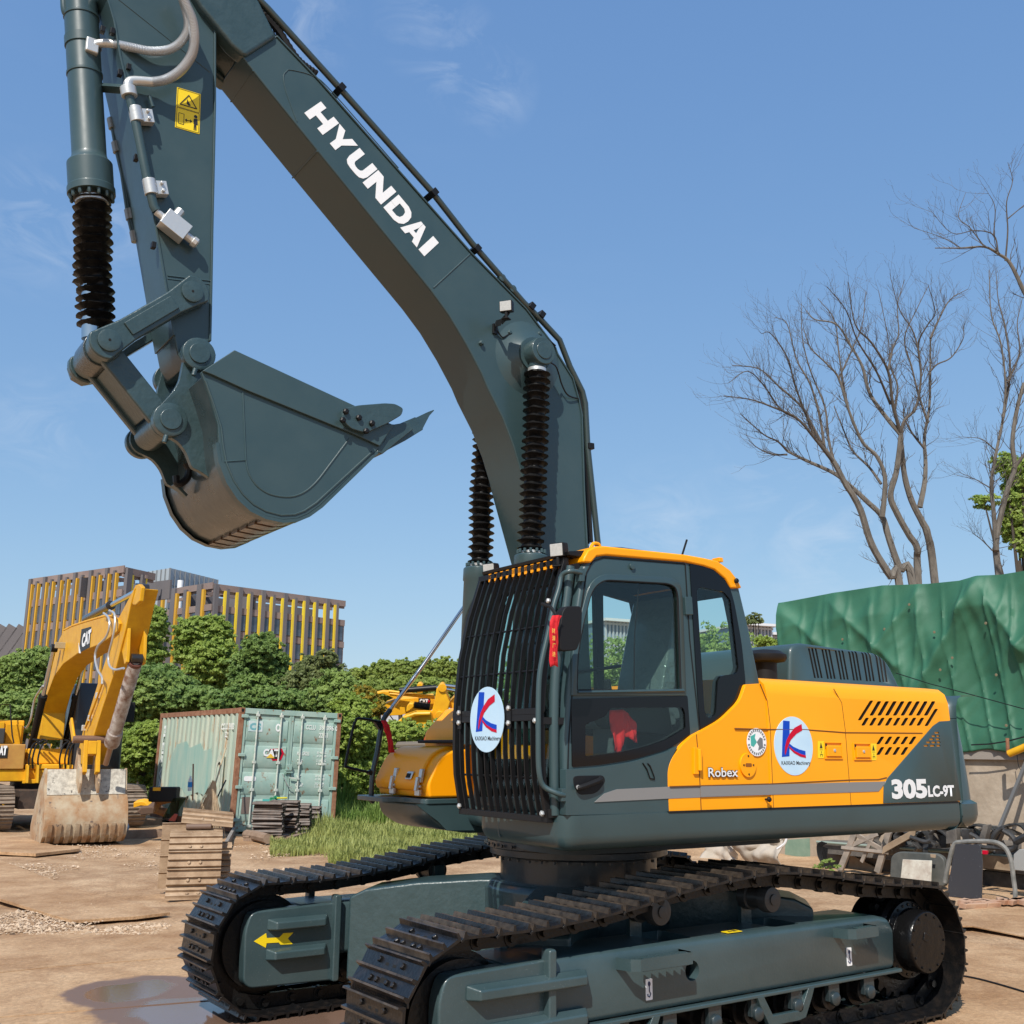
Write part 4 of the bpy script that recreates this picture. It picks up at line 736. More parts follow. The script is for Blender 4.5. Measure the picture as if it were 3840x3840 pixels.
# ---------------- front guard
GY0, GY1 = .42, 1.37
pu = [(1.175, 3.01), (1.27, 2.72), (1.33, 2.45), (1.355, 2.2), (1.362, 2.085)]; pl = [(1.362, 2.05), (1.36, 1.85), (1.35, 1.70), (1.31, 1.50), (1.30, 1.465)]
G = MB()
def bar(pr, y, w, d):
    R_ = []
    for i, (x, z) in enumerate(pr):
        t = Vector((pr[min(i+1, len(pr)-1)][0]-pr[max(i-1, 0)][0], 0, pr[min(i+1, len(pr)-1)][1]-pr[max(i-1, 0)][1])).normalized(); n = Vector((-t.z, 0, t.x))
        R_.append([Vector((x, y-w/2, z)), Vector((x, y+w/2, z)), Vector((x, y+w/2, z))-Vector((abs(n.x), 0, abs(n.z)))*d, Vector((x, y-w/2, z))-Vector((abs(n.x), 0, abs(n.z)))*d])
    return R_
for pr, nb in ((pu, 12), (pl, 12)):
    for y in (GY0, GY1): G.rings(bar(pr, y, .03, .045))
    x0, z0 = pr[0]; x1, z1 = pr[-1]
    G.box(x0-.04, x0+.003, GY0-.014, GY1+.014, z0-.02, z0+.018); G.box(x1-.04, x1+.003, GY0-.014, GY1+.014, z1-.018, z1+.02)
GD = upart(G, 'front_guard', BLACK, None, bev=.003)
for pr, nm in ((pu, 'guard_bar'), (pl, 'guard_bar')):
    for k in range(1, 13):
        y = GY0+(GY1-GY0)*k/13; upart(MB().rings(bar([(a-.002, b) for a, b in pr], y, .010, .030)), nm, BLACK, GD)
for x, z in ((1.29, 2.60), (1.335, 2.33), (1.325, 1.70)): upart(MB().tube([(x-.01, GY0, z), (x-.01, GY1, z)], .007, 6), 'guard_cross_rod', BLACK, GD)
bt = MB()
for y, z in ((GY0+.08, 2.095), (GY0+.08, 2.03), (GY1-.29, 2.11), (GY1-.29, 2.02), (GY1-.01, 2.03), (GY1-.01, 1.50), (GY0+.02, 1.50), (GY1-.01, 2.75)):
    x = 1.368 if 1.9 < z < 2.2 else (1.315 if z < 2 else 1.27); bt.lathe([(.017, 0), (.017, .012), (.009, .018)], (x, y, z), (1, 0, 0), 6)
upart(bt, 'bolt', STEEL, GD); upart(MB().box(1.362, 1.370, GY1-.31, GY1-.27, 1.99, 2.14).box(1.362, 1.370, GY0+.06, GY0+.10, 1.99, 2.14), 'joining_plate', BLACK, GD)
# front guard mounting brackets
upart(MB().beam((1.29, GY1, 1.5), (1.15, YC-.02, 1.52), .04, .05).beam((1.16, GY1, 2.95), (1.05, YC-.05, 2.98), .04, .05).beam((1.34, GY1, 2.03), (1.15, YC-.02, 2.03), .03, .04), 'guard_bracket', BLACK, GD)
# sticker on the guard
pc = [onX(c5(*p), 1.375, TH) for p in ((243, 1067), (431, 1067), (337, 885), (337, 1250))]
gy0, gy1, gz1, gz0 = pc[0].y, pc[1].y, pc[2].z, pc[3].z
klogo(lambda u, v: Vector((1.372, gy0+(gy1-gy0)*u, gz1+(gz0-gz1)*v)), (1, 0, 0), GD, None)
# header: dark visor with yellow tabs, work lights on top
vz = MB(); vz.prism([(1.0, 3.03), (1.165, 3.035), (1.175, 3.06), (1.0, 3.085)], YI-.02, YC-.02); VZ = upart(vz, 'visor', BLACK, CAB, bev=.006)
yt = MB()
for k in range(1, 12): y = GY0+.06+(GY1-GY0-.1)*k/12; yt.box(1.172, 1.178, y-.015, y+.015, 2.975, 3.03)
upart(yt, 'roof_edge', YEL, CAB)
def worklight(c, d, s=.075, par=None, m=None, name='work_light'):
    c, d = Vector(c), Vector(d).normalized(); a = Vector((0, 0, 1)).cross(d).normalized(); b = d.cross(a)
    h = MB(); h.rings([[c+a*i*s*k+b*j*s*.85*k+d*t for i, j in ((-1, -1), (1, -1), (1, 1), (-1, 1))] for k, t in ((.7, -.07), (.95, -.045), (1, .01))])
    h.cyl(c-b*s*.85, c-b*(s*.85+.05), .012); h.obox(c-b*(s*.85+.055), a*.03, b*.006, d*.03)
    o = upart(h, name, BLKP, par, bev=.006) if par else upart(h, name, BLKP, None, bev=.006)
    l = MB(); l.obox(c+d*.012, a*s*.88, b*s*.74, d*.003); upart(l, 'lens', LENS, o, bev=.004); return o
for p, y in (((728, 122), GY1-.02), ((350, 232), GY0-.02)):
    v = onY(c5(*p), y, TH); worklight((v.x, v.y, v.z), (1, .35, -.12), .052)
# ---------------- cab interior
IN = upart(MB().box(-.35, 1.12, YI+.06, YC-.06, 1.50, 1.56), 'cab_floor', RUB, CAB)
se = MB(); se.prism(round_poly([(.08, 2.02), (.55, 2.0), (.58, 2.10), (.10, 2.14)], .04), .75, 1.2); se.prism(round_poly([(.05, 2.05), (.20, 2.08), (.06, 2.70), (-.07, 2.68)], .05), .75, 1.2); se.prism(round_poly([(-.02, 2.70), (.08, 2.72), (.03, 2.90), (-.06, 2.88)], .04), .86, 1.09); se.box(.1, .5, .8, 1.15, 1.56, 2.02)
SE = upart(se, 'operator_seat', mat('grey seat fabric', (.10, .11, .12), .9, bump=.2), CAB, bev=.03, seg=3)
wr = MB(); wr.prism(round_poly([(.20, 2.09), (.60, 2.06), (.60, 2.13), (.26, 2.16), (.12, 2.72), (.06, 2.92), (-.09, 2.90), (-.10, 2.68)], .03), .74, 1.215); upart(wr, 'seat_wrap', PLASW, SE, bev=.02, seg=2)
co = MB(); co.prism(round_poly([(.25, 1.95), (.8, 2.0), (.85, 2.12), (.3, 2.2)], .05), 1.22, 1.34); co.prism(round_poly([(.25, 1.95), (.8, 2.0), (.85, 2.12), (.3, 2.2)], .05), .58, .70); co.tube([(.72, 1.28, 2.1), (.76, 1.28, 2.3)], .025); co.tube([(.72, .64, 2.1), (.76, .64, 2.3)], .025)
co.tube([(.95, .8, 1.56), (.9, .8, 2.15)], .015); co.tube([(.95, 1.05, 1.56), (.9, 1.05, 2.15)], .015); co.box(.85, .92, .52, .66, 2.45, 2.66); upart(co, 'control_console', BLKP, CAB, bev=.01)
upart(MB().tube([(.7, YI+.10, 2.35), (.3, YI+.10, 2.42), (-.2, YI+.10, 2.5)], .012), 'inner_handrail', BLKP, CAB)
# red cloth hanging inside the cab: its own thing
q = U(c5, [(1022, 1015), (1100, 1012), (1130, 1040), (1172, 1100), (1172, 1200), (1140, 1190), (1115, 1165), (1095, 1165), (1085, 1210), (1062, 1262), (1035, 1240), (1028, 1190), (1022, 1100)], YC-.10)
rc = MB(); n_ = len(q); 
def cloth(q, y, amp, m, name, label, cat, sub=10):
    b = bmesh.new(); vs = [b.verts.new((a, y, c)) for a, c in q]; f_ = b.faces.new(vs); bmesh.ops.triangulate(b, faces=[f_]); 
    for _ in range(3): bmesh.ops.subdivide_edges(b, edges=b.edges, cuts=1, use_grid_fill=True)
    for v in b.verts: v.co.y += amp*(noise.noise(Vector((v.co.x*22, 1, v.co.z*5)))+.5*noise.noise(Vector((v.co.x*50, 3, v.co.z*14))))
    me = bpy.data.meshes.new(name); b.to_mesh(me); b.free(); me.materials.append(m); o = bpy.data.objects.new(name, me); COL.objects.link(o); me.polygons.foreach_set('use_smooth', [True]*len(me.polygons))
    md = o.modifiers.new('s', 'SOLIDIFY'); md.thickness = .003; o.rotation_euler = (0, 0, TH); return tag(o, label, cat)
cloth(q, YC-.09, .03, mat('bright red cloth', (.75, .008, .012), .8, bump=.2), 'red_cloth', 'crumpled bright red cloth hanging inside the cab behind the lower door window', 'cloth')
# ribbon on the mirror
q = U(c5, [(700, 488), (735, 485), (752, 490), (742, 510), (728, 560), (735, 640), (728, 700), (733, 775), (712, 765), (690, 775), (685, 740), (690, 660), (686, 580), (688, 520)], YC+.27)
rb = cloth(q, YC+.27, .012, REDC, 'red_ribbon', 'narrow red ribbon with gold characters tied to the black cab mirror', 'ribbon')
for ch, (px, py) in zip('财源广进', ((707, 574), (708, 615), (710, 655), (709, 704))):
    a, b = U(c5, [(px-10, py+12), (px+10, py+12)], YC+.285); text(ch, 'lettering', (a[0], YC+.285, a[1]), (-1, 0, 0), (0, 0, 1), .022, .028, GOLD, rb, .01)
q = U(b9, [(385, 745), (440, 750), (475, 800), (500, 900), (515, 1000), (540, 1105), (470, 1110), (455, 990), (435, 900), (410, 860), (420, 800)], YR+.03)
cloth(q, YR+.03, .02, REDC, 'red_ribbon', 'red cloth strip tied to the dark handrail beside the storage box', 'ribbon')
# ================================================================ boom
YB = .22
low = U(c2, [(0, 280), (150, 470), (400, 780), (700, 1150), (985, 1500), (1080, 1630), (1170, 1780), (1250, 1932)], YB)+U(c4, [(400, 620), (500, 820), (570, 1000), (620, 1170), (650, 1290)], YB)
top = U(c2, [(150, 120), (190, 190), (400, 410), (1195, 1310), (1480, 1600), (1630, 1800)], YB)+U(c4, [(860, 400), (960, 560), (1000, 700), (1020, 800), (1035, 1300), (1055, 1690)], YB)
nose = U(c1, [(1390, 320), (1310, 255), (1210, 125), (1130, 30), (1040, -120), (960, -220), (880, -210), (850, -320), (950, -420), (1250, -240), (1470, 0), (1570, 205)], YB+.03)
lx, lz = low[-1]; tx, tz = top[-1]
poly = low+[(.42, 3.1), (.36, 2.5), (.40, 2.1), (.30, 1.9), (.10, 1.95), (.02, 2.15), (.05, 2.6)]+top[::-1]
bm_ = MB(); bm_.prism(poly, -YB, YB); BOOM = upart(bm_, 'boom', GREY, bev=.012, seg=2)
nb = MB(); nb.prism(nose, YB-.10, YB+.03); nb.prism(nose, -YB-.03, -YB+.10); upart(nb, 'boom_tip_fork', GREYR, BOOM, bev=.03, seg=3)
nb = MB(); a_ = U(c1, [(1390, 320), (1570, 205), (1470, 0), (1130, 30)], YB); nb.prism([(p[0], p[1]) for p in a_], -YB+.09, YB-.09) ; upart(nb, 'boom_tip_web', GREYR, BOOM)
# flange lines (weld ledges) along the side edges
def strip(pts, y0, y1, w, name, m, par, bev=.003):
    R_ = []; P = [Vector((a, 0, b)) for a, b in pts]
    for i, p in enumerate(P):
        d = (P[min(i+1, len(P)-1)]-P[max(i-1, 0)]).normalized(); n = Vector((-d.z, 0, d.x))*w/2
        R_.append([p+n+Vector((0, y0, 0)), p+n+Vector((0, y1, 0)), p-n+Vector((0, y1, 0)), p-n+Vector((0, y0, 0))])
    return upart(MB().rings(R_), name, m, par, bev=bev)
off = lambda pts, d: [(a+d*.75, b+d*.65) for a, b in pts]
strip(top[1:], -YB-.012, YB+.012, .012, 'top_flange', GREY, BOOM)
wl = MB()
for cf, ps in ((c2, [(1000, 1490), (1190, 1315)]), (c1, [(1390, 320), (1570, 205)])):
    a, b = U(cf, ps, YB); wl.tube([(a[0], YB, a[1]), (b[0], YB, b[1])], .006, 6)
q = U(c2, [(295, 630), (240, 480), (225, 400), (240, 370), (265, 362), (380, 395), (480, 480), (820, 870)], YB); wl.tube(smooth_path([(a, YB+.001, b) for a, b in q], 5), .004, 6)
for ps in ([(90, 680), (190, 530)],):
    a, b = U(c2, ps, -YB); 
lz0 = low[1]; wl.tube([(low[2][0], -YB, low[2][1]-.002), (low[2][0], YB, low[2][1]-.002)], .006, 6); wl.tube([(low[0][0]-.1, -YB, low[0][1]-.085), (low[0][0]-.1, YB, low[0][1]-.085)], .006, 6)
upart(wl, 'weld_seam', GREY, BOOM)
# HYUNDAI lettering, block letters drawn on the boom side
LT = {'H': [[(0, 0), (.3, 0), (.3, .36), (.7, .36), (.7, 0), (1, 0), (1, 1), (.7, 1), (.7, .64), (.3, .64), (.3, 1), (0, 1)]],
      'Y': [[(.35, 0), (.65, 0), (.65, .38), (1, 1), (.69, 1), (.5, .62), (.31, 1), (0, 1), (.35, .38)]],
      'U': [[(0, 1), (0, .35), (.05, .15), (.18, .03), (.35, 0), (.65, 0), (.82, .03), (.95, .15), (1, .35), (1, 1), (.71, 1), (.71, .38), (.66, .29), (.56, .25), (.44, .25), (.34, .29), (.29, .38), (.29, 1)]],
      'N': [[(0, 0), (.28, 0), (.28, .56), (.70, 0), (1, 0), (1, 1), (.72, 1), (.72, .44), (.30, 1), (0, 1)]],
      'D': [[(0, 0), (.6, 0), (.82, .08), (.96, .25), (1, .5), (.96, .75), (.82, .92), (.6, 1), (0, 1), (0, .5), (.28, .5), (.28, .76), (.55, .76), (.67, .68), (.71, .5), (.67, .32), (.55, .24), (.28, .24), (.28, .49), (0, .49)]],
      'A': [[(0, 0), (.29, 0), (.36, .20), (.64, .20), (.71, 0), (1, 0), (.64, 1), (.5, 1), (.5, .72), (.58, .42), (.42, .42), (.49, .71), (.49, 1), (.36, 1)]],
      'I': [[(0, 0), (1, 0), (1, 1), (0, 1)]]}
quads = {'H': [(388, 688), (507, 605), (418, 527), (332, 580)]}
# four corners per letter in crop c2: foot-start, foot-end, head-end, head-start (text runs down the boom)
LQ = [('H', (332, 585), (422, 690), (508, 602), (418, 526)), ('Y', (437, 706), (522, 800), (604, 745), (513, 640)), ('U', (538, 812), (628, 910), (703, 862), (612, 756)),
      ('N', (632, 943), (722, 1050), (801, 988), (706, 882)), ('D', (737, 1068), (832, 1172), (905, 1098), (814, 1003)), ('A', (825, 1172), (912, 1278), (978, 1190), (915, 1130)), ('I', (922, 1290), (953, 1327), (1028, 1257), (997, 1222))]
lt = MB(); A0 = U(c2, [(332, 585), (953, 1327), (418, 526), (1028, 1257)], YB); fa = Vector((A0[0][0], A0[0][1])); fb = Vector((A0[1][0], A0[1][1])); ha = Vector((A0[2][0], A0[2][1])); hb = Vector((A0[3][0], A0[3][1]))
tot = (953-332); 
for ch, a, b, c_, d_ in LQ:
    t0, t1 = {'H': (0, .1475), 'Y': (.152, .303), 'U': (.318, .467), 'N': (.474, .628), 'D': (.648, .795), 'A': (.792, .935), 'I': (.950, 1)}[ch]
    for pg in LT[ch]:
        pts = []
        for u, v in pg:
            t = t0+(t1-t0)*u; p = (fa+(fb-fa)*t)*(1-v)+(ha+(hb-ha)*t)*v; pts.append((p.x, p.y))
        lt.prism(pts, YB, YB+.003)
upart(lt, 'lettering', mat('bright white lettering', (.82, .82, .82), .4), BOOM)
# hydraulic pipes running along the top of the boom
pp = MB(); q = U(c2, [(60, -60), (150, 30), (520, 440), (1000, 980), (1210, 1250), (1480, 1560), (1560, 1640), (1660, 1770), (1720, 1932)], YB+.03); q2 = U(c4, [(770, 170), (890, 300), (960, 480), (1040, 640), (1060, 720), (1075, 1000), (1145, 1660)], YB+.03)
P1 = [(a, YB+.0, b) for a, b in q[:6]]+[(a, YB+.0, b) for a, b in q2]
PIPE = upart(pp.tube(P1, .024, 10), 'hydraulic_pipe', mat('dark green pipe paint', (.03, .045, .042), .35, coat=.4), BOOM)
pp = MB(); pp.tube([(a-.01, b-.16, c_-.01) for a, b, c_ in P1], .024, 10); pp.tube([(a-.01, b-.30, c_-.01) for a, b, c_ in P1], .024, 10); upart(pp, 'hydraulic_pipe', MATS['dark green pipe paint'], BOOM)
for cf, p in ((c2, (520, 458)), (c2, (1000, 1000)), (c4, (685, 90)), (c4, (750, 145)), (c4, (1070, 1010)), (c2, (1222, 1290))):
    a, b = U(cf, [p], YB)[0]; k = min(range(len(P1)-1), key=lambda i: abs((P1[i][0]+P1[i+1][0])/2-a)+abs((P1[i][2]+P1[i+1][2])/2-b)); d = (Vector(P1[k+1])-Vector(P1[k])).normalized()
    o_ = MB(); o_.obox((a, YB-.12, b), d*.025, (0, .155, 0), Vector((-d.z, 0, d.x))*.028); upart(o_, 'pipe_clamp', BLACK, PIPE, bev=.005)
# flat ledge rails and hoses near the root
pp = MB(); q = U(c4, [(930, 500), (1000, 640), (1022, 740), (1050, 1000), (1085, 1640)], YB-.02); pp.tube([(a, YB-.02, b) for a, b in q], .014, 8); pp.tube([(a-.015, YB-.08, b) for a, b in q], .014, 8); upart(pp, 'hose', RUB, BOOM)
# dark hose bundle at the top end (spiral guarded)
hb_ = MB(); q = U(c2, [(60, -40), (110, 20), (200, 140), (300, 270), (400, 370)], YB-.02)
for k in range(3):
    P = smooth_path([(a-.0, YB-.03-.09*k, b-.02-.03*(i % 2)) for i, (a, b) in enumerate(q)], 12); rad = [.026+(.005 if i % 2 else 0) for i in range(len(P))]; hb_.tube(P, .026, 8, rad)
upart(hb_, 'hose_bundle', RUB, BOOM)
# work lamp bracket and cable on boom
v = onY(c4(522, 85), YB+.24, TH); wl_ = worklight(v, (1, .75, -.15), .05, BOOM)
q = [onY(c4(*p), y, TH) for p, y in (((545, 125), YB+.22), ((520, 160), YB+.20), ((490, 190), YB+.15), ((455, 200), YB+.05), ((450, 235), YB+.01))]
b_ = MB()
for i in range(len(q)-1): b_.beam(q[i], q[i+1], .05 if i else .015, .006 if i else .015, (0, 0, 1))
b_.obox(q[-1], (.02, 0, 0), (0, .01, 0), (0, 0, .04)); upart(b_, 'lamp_bracket', BLACK, BOOM, bev=.002)
cb = MB(); q = U(c4, [(465, 245), (500, 290), (545, 270), (590, 280), (640, 300), (740, 298), (800, 305), (850, 345)], YB+.02); cb.tube(smooth_path([(a, YB+.02, b) for a, b in q], 5), .006, 6)
q = U(c4, [(815, 455), (850, 480), (870, 530), (890, 600), (930, 670), (1000, 695)], YB+.08); P = [(a, YB+.30-.05*i, b) for i, (a, b) in enumerate(q)]; P = [tuple(onY(c4(*p), yy, TH)) for p, yy in zip([(815, 455), (850, 480), (870, 530), (890, 600), (930, 670), (1000, 695)], (.38, .34, .30, .27, .25, .23))]; cb.tube(smooth_path(P, 5), .006, 6)
upart(cb, 'cable', BLACK, BOOM)
cl = MB()
for p in ((355, 330), (540, 262), (735, 270)): a, b = U(c4, [p], YB)[0]; cl.lathe([(.02, 0), (.02, .02), (.012, .03)], (a, YB, b), (0, 1, 0), 6)
q = U(c2, [(1355, 1440), (1410, 1497)], YB); 
for a, b in q: cl.lathe([(.03, -.03), (.03, .015), (.015, .02)], (a, YB, b), (0, 1, 0), 16)
upart(cl, 'bolt', GREY, BOOM)
# ---------------- cylinders
def bellows(p, q, r, n_ribs, m, par, name='bellows'):
    p, q = Vector(p), Vector(q); L_ = (q-p).length; d = (q-p)/L_; a = d.orthogonal().normalized(); b = d.cross(a); R_ = []; N = 28; ph = random.random()*6
    tot = n_ribs*4
    for i in range(tot+1):
        t = i/tot; k = i % 4; rr = r*(.66 if k == 0 else (.74 if k == 1 else (1.04 if k == 2 else .78)))
        if i in (0, tot): rr = r*.62
        tt = t*L_+(0 if k != 3 else -.25*L_/tot)
        ring = []; ox = noise.noise(Vector((t*9+ph, 1.3, 5)))*r*.16; oy = noise.noise(Vector((t*9+ph, 7.3, 2)))*r*.16
        for j in range(N):
            an = 2*math.pi*j/N; wv = 1+.07*noise.noise(Vector((math.cos(an)*2.2, math.sin(an)*2.2, i*.9+ph)))+(.05*noise.noise(Vector((math.cos(an)*6, math.sin(an)*6, i*1.7))))
            dz = .008*noise.noise(Vector((math.cos(an)*1.8+4, math.sin(an)*1.8, t*9)))
            ring.append(p+d*(tt+dz)+a*(math.cos(an)*rr*wv+ox)+b*(math.sin(an)*rr*wv+oy))
        R_.append(ring)
    return upart(MB().rings(R_), name, m, par, angle=55)
for sy in (1, -1):
    y = .35*sy
    t_ = (.70, 4.70); b0 = (.735, 3.22); bs = (.80, 1.80)
    tp_ = onY(c4(765, 400), .44, TH) if sy > 0 else None
    T = Vector((.62, y, 4.66)); B_ = Vector((.70, y, 3.22)); 
    T = Vector((*U(c4, [(728, 470)], .35)[0],)); T = Vector((T.x, y, T.y)); b_ = U(c4, [(690, 1700)], .35)[0]; B_ = Vector((b_[0], y, b_[1])); D_ = (B_-T).normalized()
    cyl_ = MB(); cyl_.lathe([(.115, .0), (.125, .01), (.125, .10), (.118, .11), (.118, 1.35)], B_+D_*.03, D_, 28)
    for i in range(14): a = 2*math.pi*i/14; cyl_.lathe([(.012, 0), (.012, .03)], B_+Vector((.1*math.cos(a), .1*math.sin(a), -.02)), -D_, 6)
    CY = upart(cyl_, 'boom_cylinder', GREY, bev=.003)
    upart(MB().cyl(T-D_*.02, B_+D_*.1, .05, n=20), 'rod', CHROME, CY)
    bellows(T+D_*.05, B_+D_*.01, .098, 24 if sy > 0 else 24, BELLOW, CY)
    st_ = MB(); st_.lathe([(.071, 0), (.071, .025)], T+D_*.035, D_, 20); st_.lathe([(.077, 0), (.077, .02)], B_+D_*.0, D_, 20); upart(st_, 'hose_band', STEEL, CY)
    P0 = T-D_*.09
    ey = MB(); ey.lathe([(.105, -.085), (.11, -.07), (.11, .07), (.105, .085)], P0, (0, 1, 0), 28); ey.lathe([(.07, 0), (.066, .12)], P0, D_, 16); ey.lathe([(.068, .085), (.068, .093)], P0, (0, sy, 0), 24); upart(ey, 'rod_eye', GREYR, CY, bev=.006)
    bs_ = MB(); bs_.lathe([(.30, 0), (.24, .02), (.18, .05), (.14, .08), (.14, .10)], Vector((P0.x, YB*sy-.0, P0.z)), (0, sy, 0), 32); upart(bs_, 'pin_boss', GREY, BOOM)
# ================================================================ arm
YA = .19
aL = U(c1, [(575, -60), (610, 0), (645, 120), (680, 320), (745, 600), (830, 1000), (900, 1400), (950, 1690), (985, 1900)], YA); aR = U(c1, [(1150, -60), (1215, 150), (1215, 600), (1210, 850), (1200, 1300), (1195, 1600), (1188, 1932)], YA)
tipp = U(c3, [(745, 370), (755, 420), (700, 490), (640, 480), (600, 420)], YA)
armp = aL+[(tipp[4][0]-.0, tipp[4][1])]+[tipp[3], tipp[2], tipp[1], tipp[0]]+aR[::-1]
armb = MB(); armb.prism(armp+U(c1, [(1100, -250), (900, -420), (620, -300)], YA), -YA, YA); ARM = upart(armb, 'arm', GREY, bev=.010, seg=2)
for pts_, dx in ((aR, .0), (aL[1:], .0)): strip([(a, b) for a, b in pts_], -YA-.012, YA+.012, .014, 'arm_flange', GREY, ARM)
wl = MB(); a, b = U(c1, [(948, 1560), (1190, 1590)], YA); wl.tube([(a[0], YA, a[1]), (b[0], YA, b[1])], .006, 6); a, b = U(c1, [(948, 1578), (1190, 1610)], YA); wl.tube([(a[0], YA, a[1]), (b[0], YA, b[1])], .004, 6); a, b = U(c1, [(650, -20), (1190, 410)], YA); wl.tube([(a[0], YA, a[1]), (b[0], YA, b[1])], .004, 6); upart(wl, 'weld_seam', GREY, ARM)
# warning plate on the arm
q = U(c1, [(1002, 494), (1136, 535), (1128, 760), (990, 720)], YA); WP = upart(MB().prism(q, YA, YA+.003), 'warning_sticker', YSTK, ARM)
sy_ = MB(); Y = YA+.003
def qm(u, v): a = Vector(q[0])*(1-u)+Vector(q[1])*u; b = Vector(q[3])*(1-u)+Vector(q[2])*u; p = a*(1-v)+b*v; return (p.x, p.y)
def fr_(pts, w):
    for i in range(len(pts)):
        a, b = pts[i], pts[(i+1) % len(pts)]; A_ = qm(*a); B2 = qm(*b); sy_.tube([(A_[0], Y, A_[1]), (B2[0], Y, B2[1])], w, 4)
fr_([(.15, .40), (.85, .40), (.5, .12)], .004); fr_([(.04, .02), (.96, .02), (.96, .48), (.04, .48)], .0018); fr_([(.04, .50), (.96, .50), (.96, .98), (.04, .98)], .0018); fr_([(.12, .62), (.34, .62), (.34, .88), (.12, .88)], .0022)
sy_.prism([qm(.44, .22), qm(.52, .30), qm(.60, .36), qm(.52, .38), qm(.42, .34)][:5], Y, Y+.001)
fr_([(.40, .76), (.66, .74)], .003); sy_.prism([qm(.38, .75), qm(.46, .71), qm(.46, .80)], Y, Y+.001); sy_.prism([qm(.68, .745), qm(.60, .70), qm(.60, .79)], Y, Y+.001)
sy_.prism([qm(.74, .66), qm(.90, .64), qm(.92, .80), qm(.86, .80), qm(.87, .94), qm(.82, .94), qm(.81, .82), qm(.79, .95), qm(.75, .94), qm(.76, .80), qm(.73, .78)], Y, Y+.001)
c_ = qm(.82, .60); sy_.lathe([(.012, 0), (.012, .001)], (c_[0], Y, c_[1]), (0, 1, 0), 14); upart(sy_, 'warning_symbol', BSTK, WP)
# arm pipes
yp_ = YA+.06; q = U(c1, [(725, 520), (760, 650), (830, 1000), (870, 1170), (885, 1195), (940, 1240), (1040, 1320)], yp_)
AP = upart(MB().tube([(a, yp_, b) for a, b in q[:5]], .030, 12), 'arm_pipe', GREY, ARM)
fit = MB()
def at_(p, y=yp_): a, b = U(c1, [p], y)[0]; return Vector((a, y, b))
d = (at_((850, 1060))-at_((770, 650))).normalized(); nn = Vector((-d.z, 0, d.x))
for p in ((770, 650), (850, 1060)):
    c_ = at_(p); fit.lathe([(.042, -.05), (.042, .05)], c_, d, 16); fit.obox(c_-nn*.065+Vector((0, -.02, 0)), nn*.045, (0, .028, 0), d*.045)
    for t in (-.025, .025): fit.lathe([(.012, 0), (.012, .02)], c_-nn*.075+d*t+Vector((0, .01, 0)), (0, 1, 0), 6)
a = at_((905, 1215)); b = at_((1055, 1335)); dd_ = (b-a).normalized(); n3 = Vector((-dd_.z, 0, dd_.x)); 
fit.lathe([(.024, 0), (.024, .05), (.034, .055), (.034, .10)], a-dd_*.03, dd_, 8); c_ = a+(b-a)*.55; fit.obox(c_, dd_*.085, (0, .045, 0), n3*.06); fit.lathe([(.028, 0), (.028, .05), (.036, .05), (.036, .08), (.02, .09)], c_+dd_*.085, dd_, 8); fit.lathe([(.03, 0), (.03, .06)], c_-n3*.06+dd_*-.03, -n3, 8)
fit.lathe([(.045, -.03), (.05, -.03), (.05, .03)], at_((728, 520)), d, 16); upart(fit, 'pipe_fitting', STEEL, AP, bev=.004)
q = U(c1, [(635, 680), (650, 740), (665, 830), (700, 980), (735, 1220), (765, 1340)], -YA-.02); AP2 = upart(MB().tube([(a, -YA-.03, b) for a, b in q], .022, 10), 'arm_pipe', GREY, ARM)
fit = MB()
for p in ((640, 700), (665, 835), (738, 1215), (768, 1340)): a = at_(p, -YA-.03); fit.lathe([(.035, -.035), (.035, .035)], a, d, 12)
upart(fit, 'pipe_clamp', mat('weathered steel', (.30, .29, .27), .45, metal=.6), AP2)
fit = MB()
for p in ((727, 383), (678, 415), (770, 895), (868, 1390), (580, 170), (635, 180)): a = at_(p, YA); fit.obox(a, (.014, 0, 0), (0, .02, 0), (0, 0, .02))
upart(fit, 'lug', BLACK, ARM, bev=.003)
a, b = at_((845, 540), YA+.04), at_((865, 605), YA+.04); upart(MB().tube([a, b], .012, 8), 'stub', GREY, ARM)
# ribbed silver hoses
def ribhose(P, r, par, m=None):
    P = smooth_path(P, 26); rad = [r*(1.0 if i % 2 else .86) for i in range(len(P))]; return upart(MB().tube(P, r, 10, rad), 'ribbed_hose', m or HOSE, par)
HOSE = mat('galvanised spiral hose', (.50, .52, .54), .38, metal=.5, bump=.1, bscale=30)
h1 = [tuple(onY(c1(*p), y, TH)) for p, y in (((650, 250), .16), ((750, 270), .22), ((860, 290), .25), ((960, 280), .26), ((1030, 230), .28), ((1065, 150), .30), ((1050, 50), .31), ((1010, -60), .31))]
h2 = [tuple(onY(c1(*p), y, TH)) for p, y in (((860, 465), .26), ((940, 450), .29), ((1020, 400), .31), ((1080, 320), .33), ((1100, 230), .34), ((1090, 120), .34), ((1050, 20), .34), ((1000, -80), .34))]
ribhose(h1, .030, ARM); ribhose(h2, .033, ARM)
el = MB(); el.tube(smooth_path([tuple(onY(c1(*p), y, TH)) for p, y in (((520, 275), .10), ((545, 250), .11), ((600, 245), .13), ((655, 250), .16))], 5), .026, 10); el.tube(smooth_path([tuple(onY(c1(*p), y, TH)) for p, y in (((725, 505), yp_), ((728, 470), yp_), ((760, 458), .25), ((865, 465), .26))], 5), .030, 12); upart(el, 'hose_elbow', STEEL, ARM)
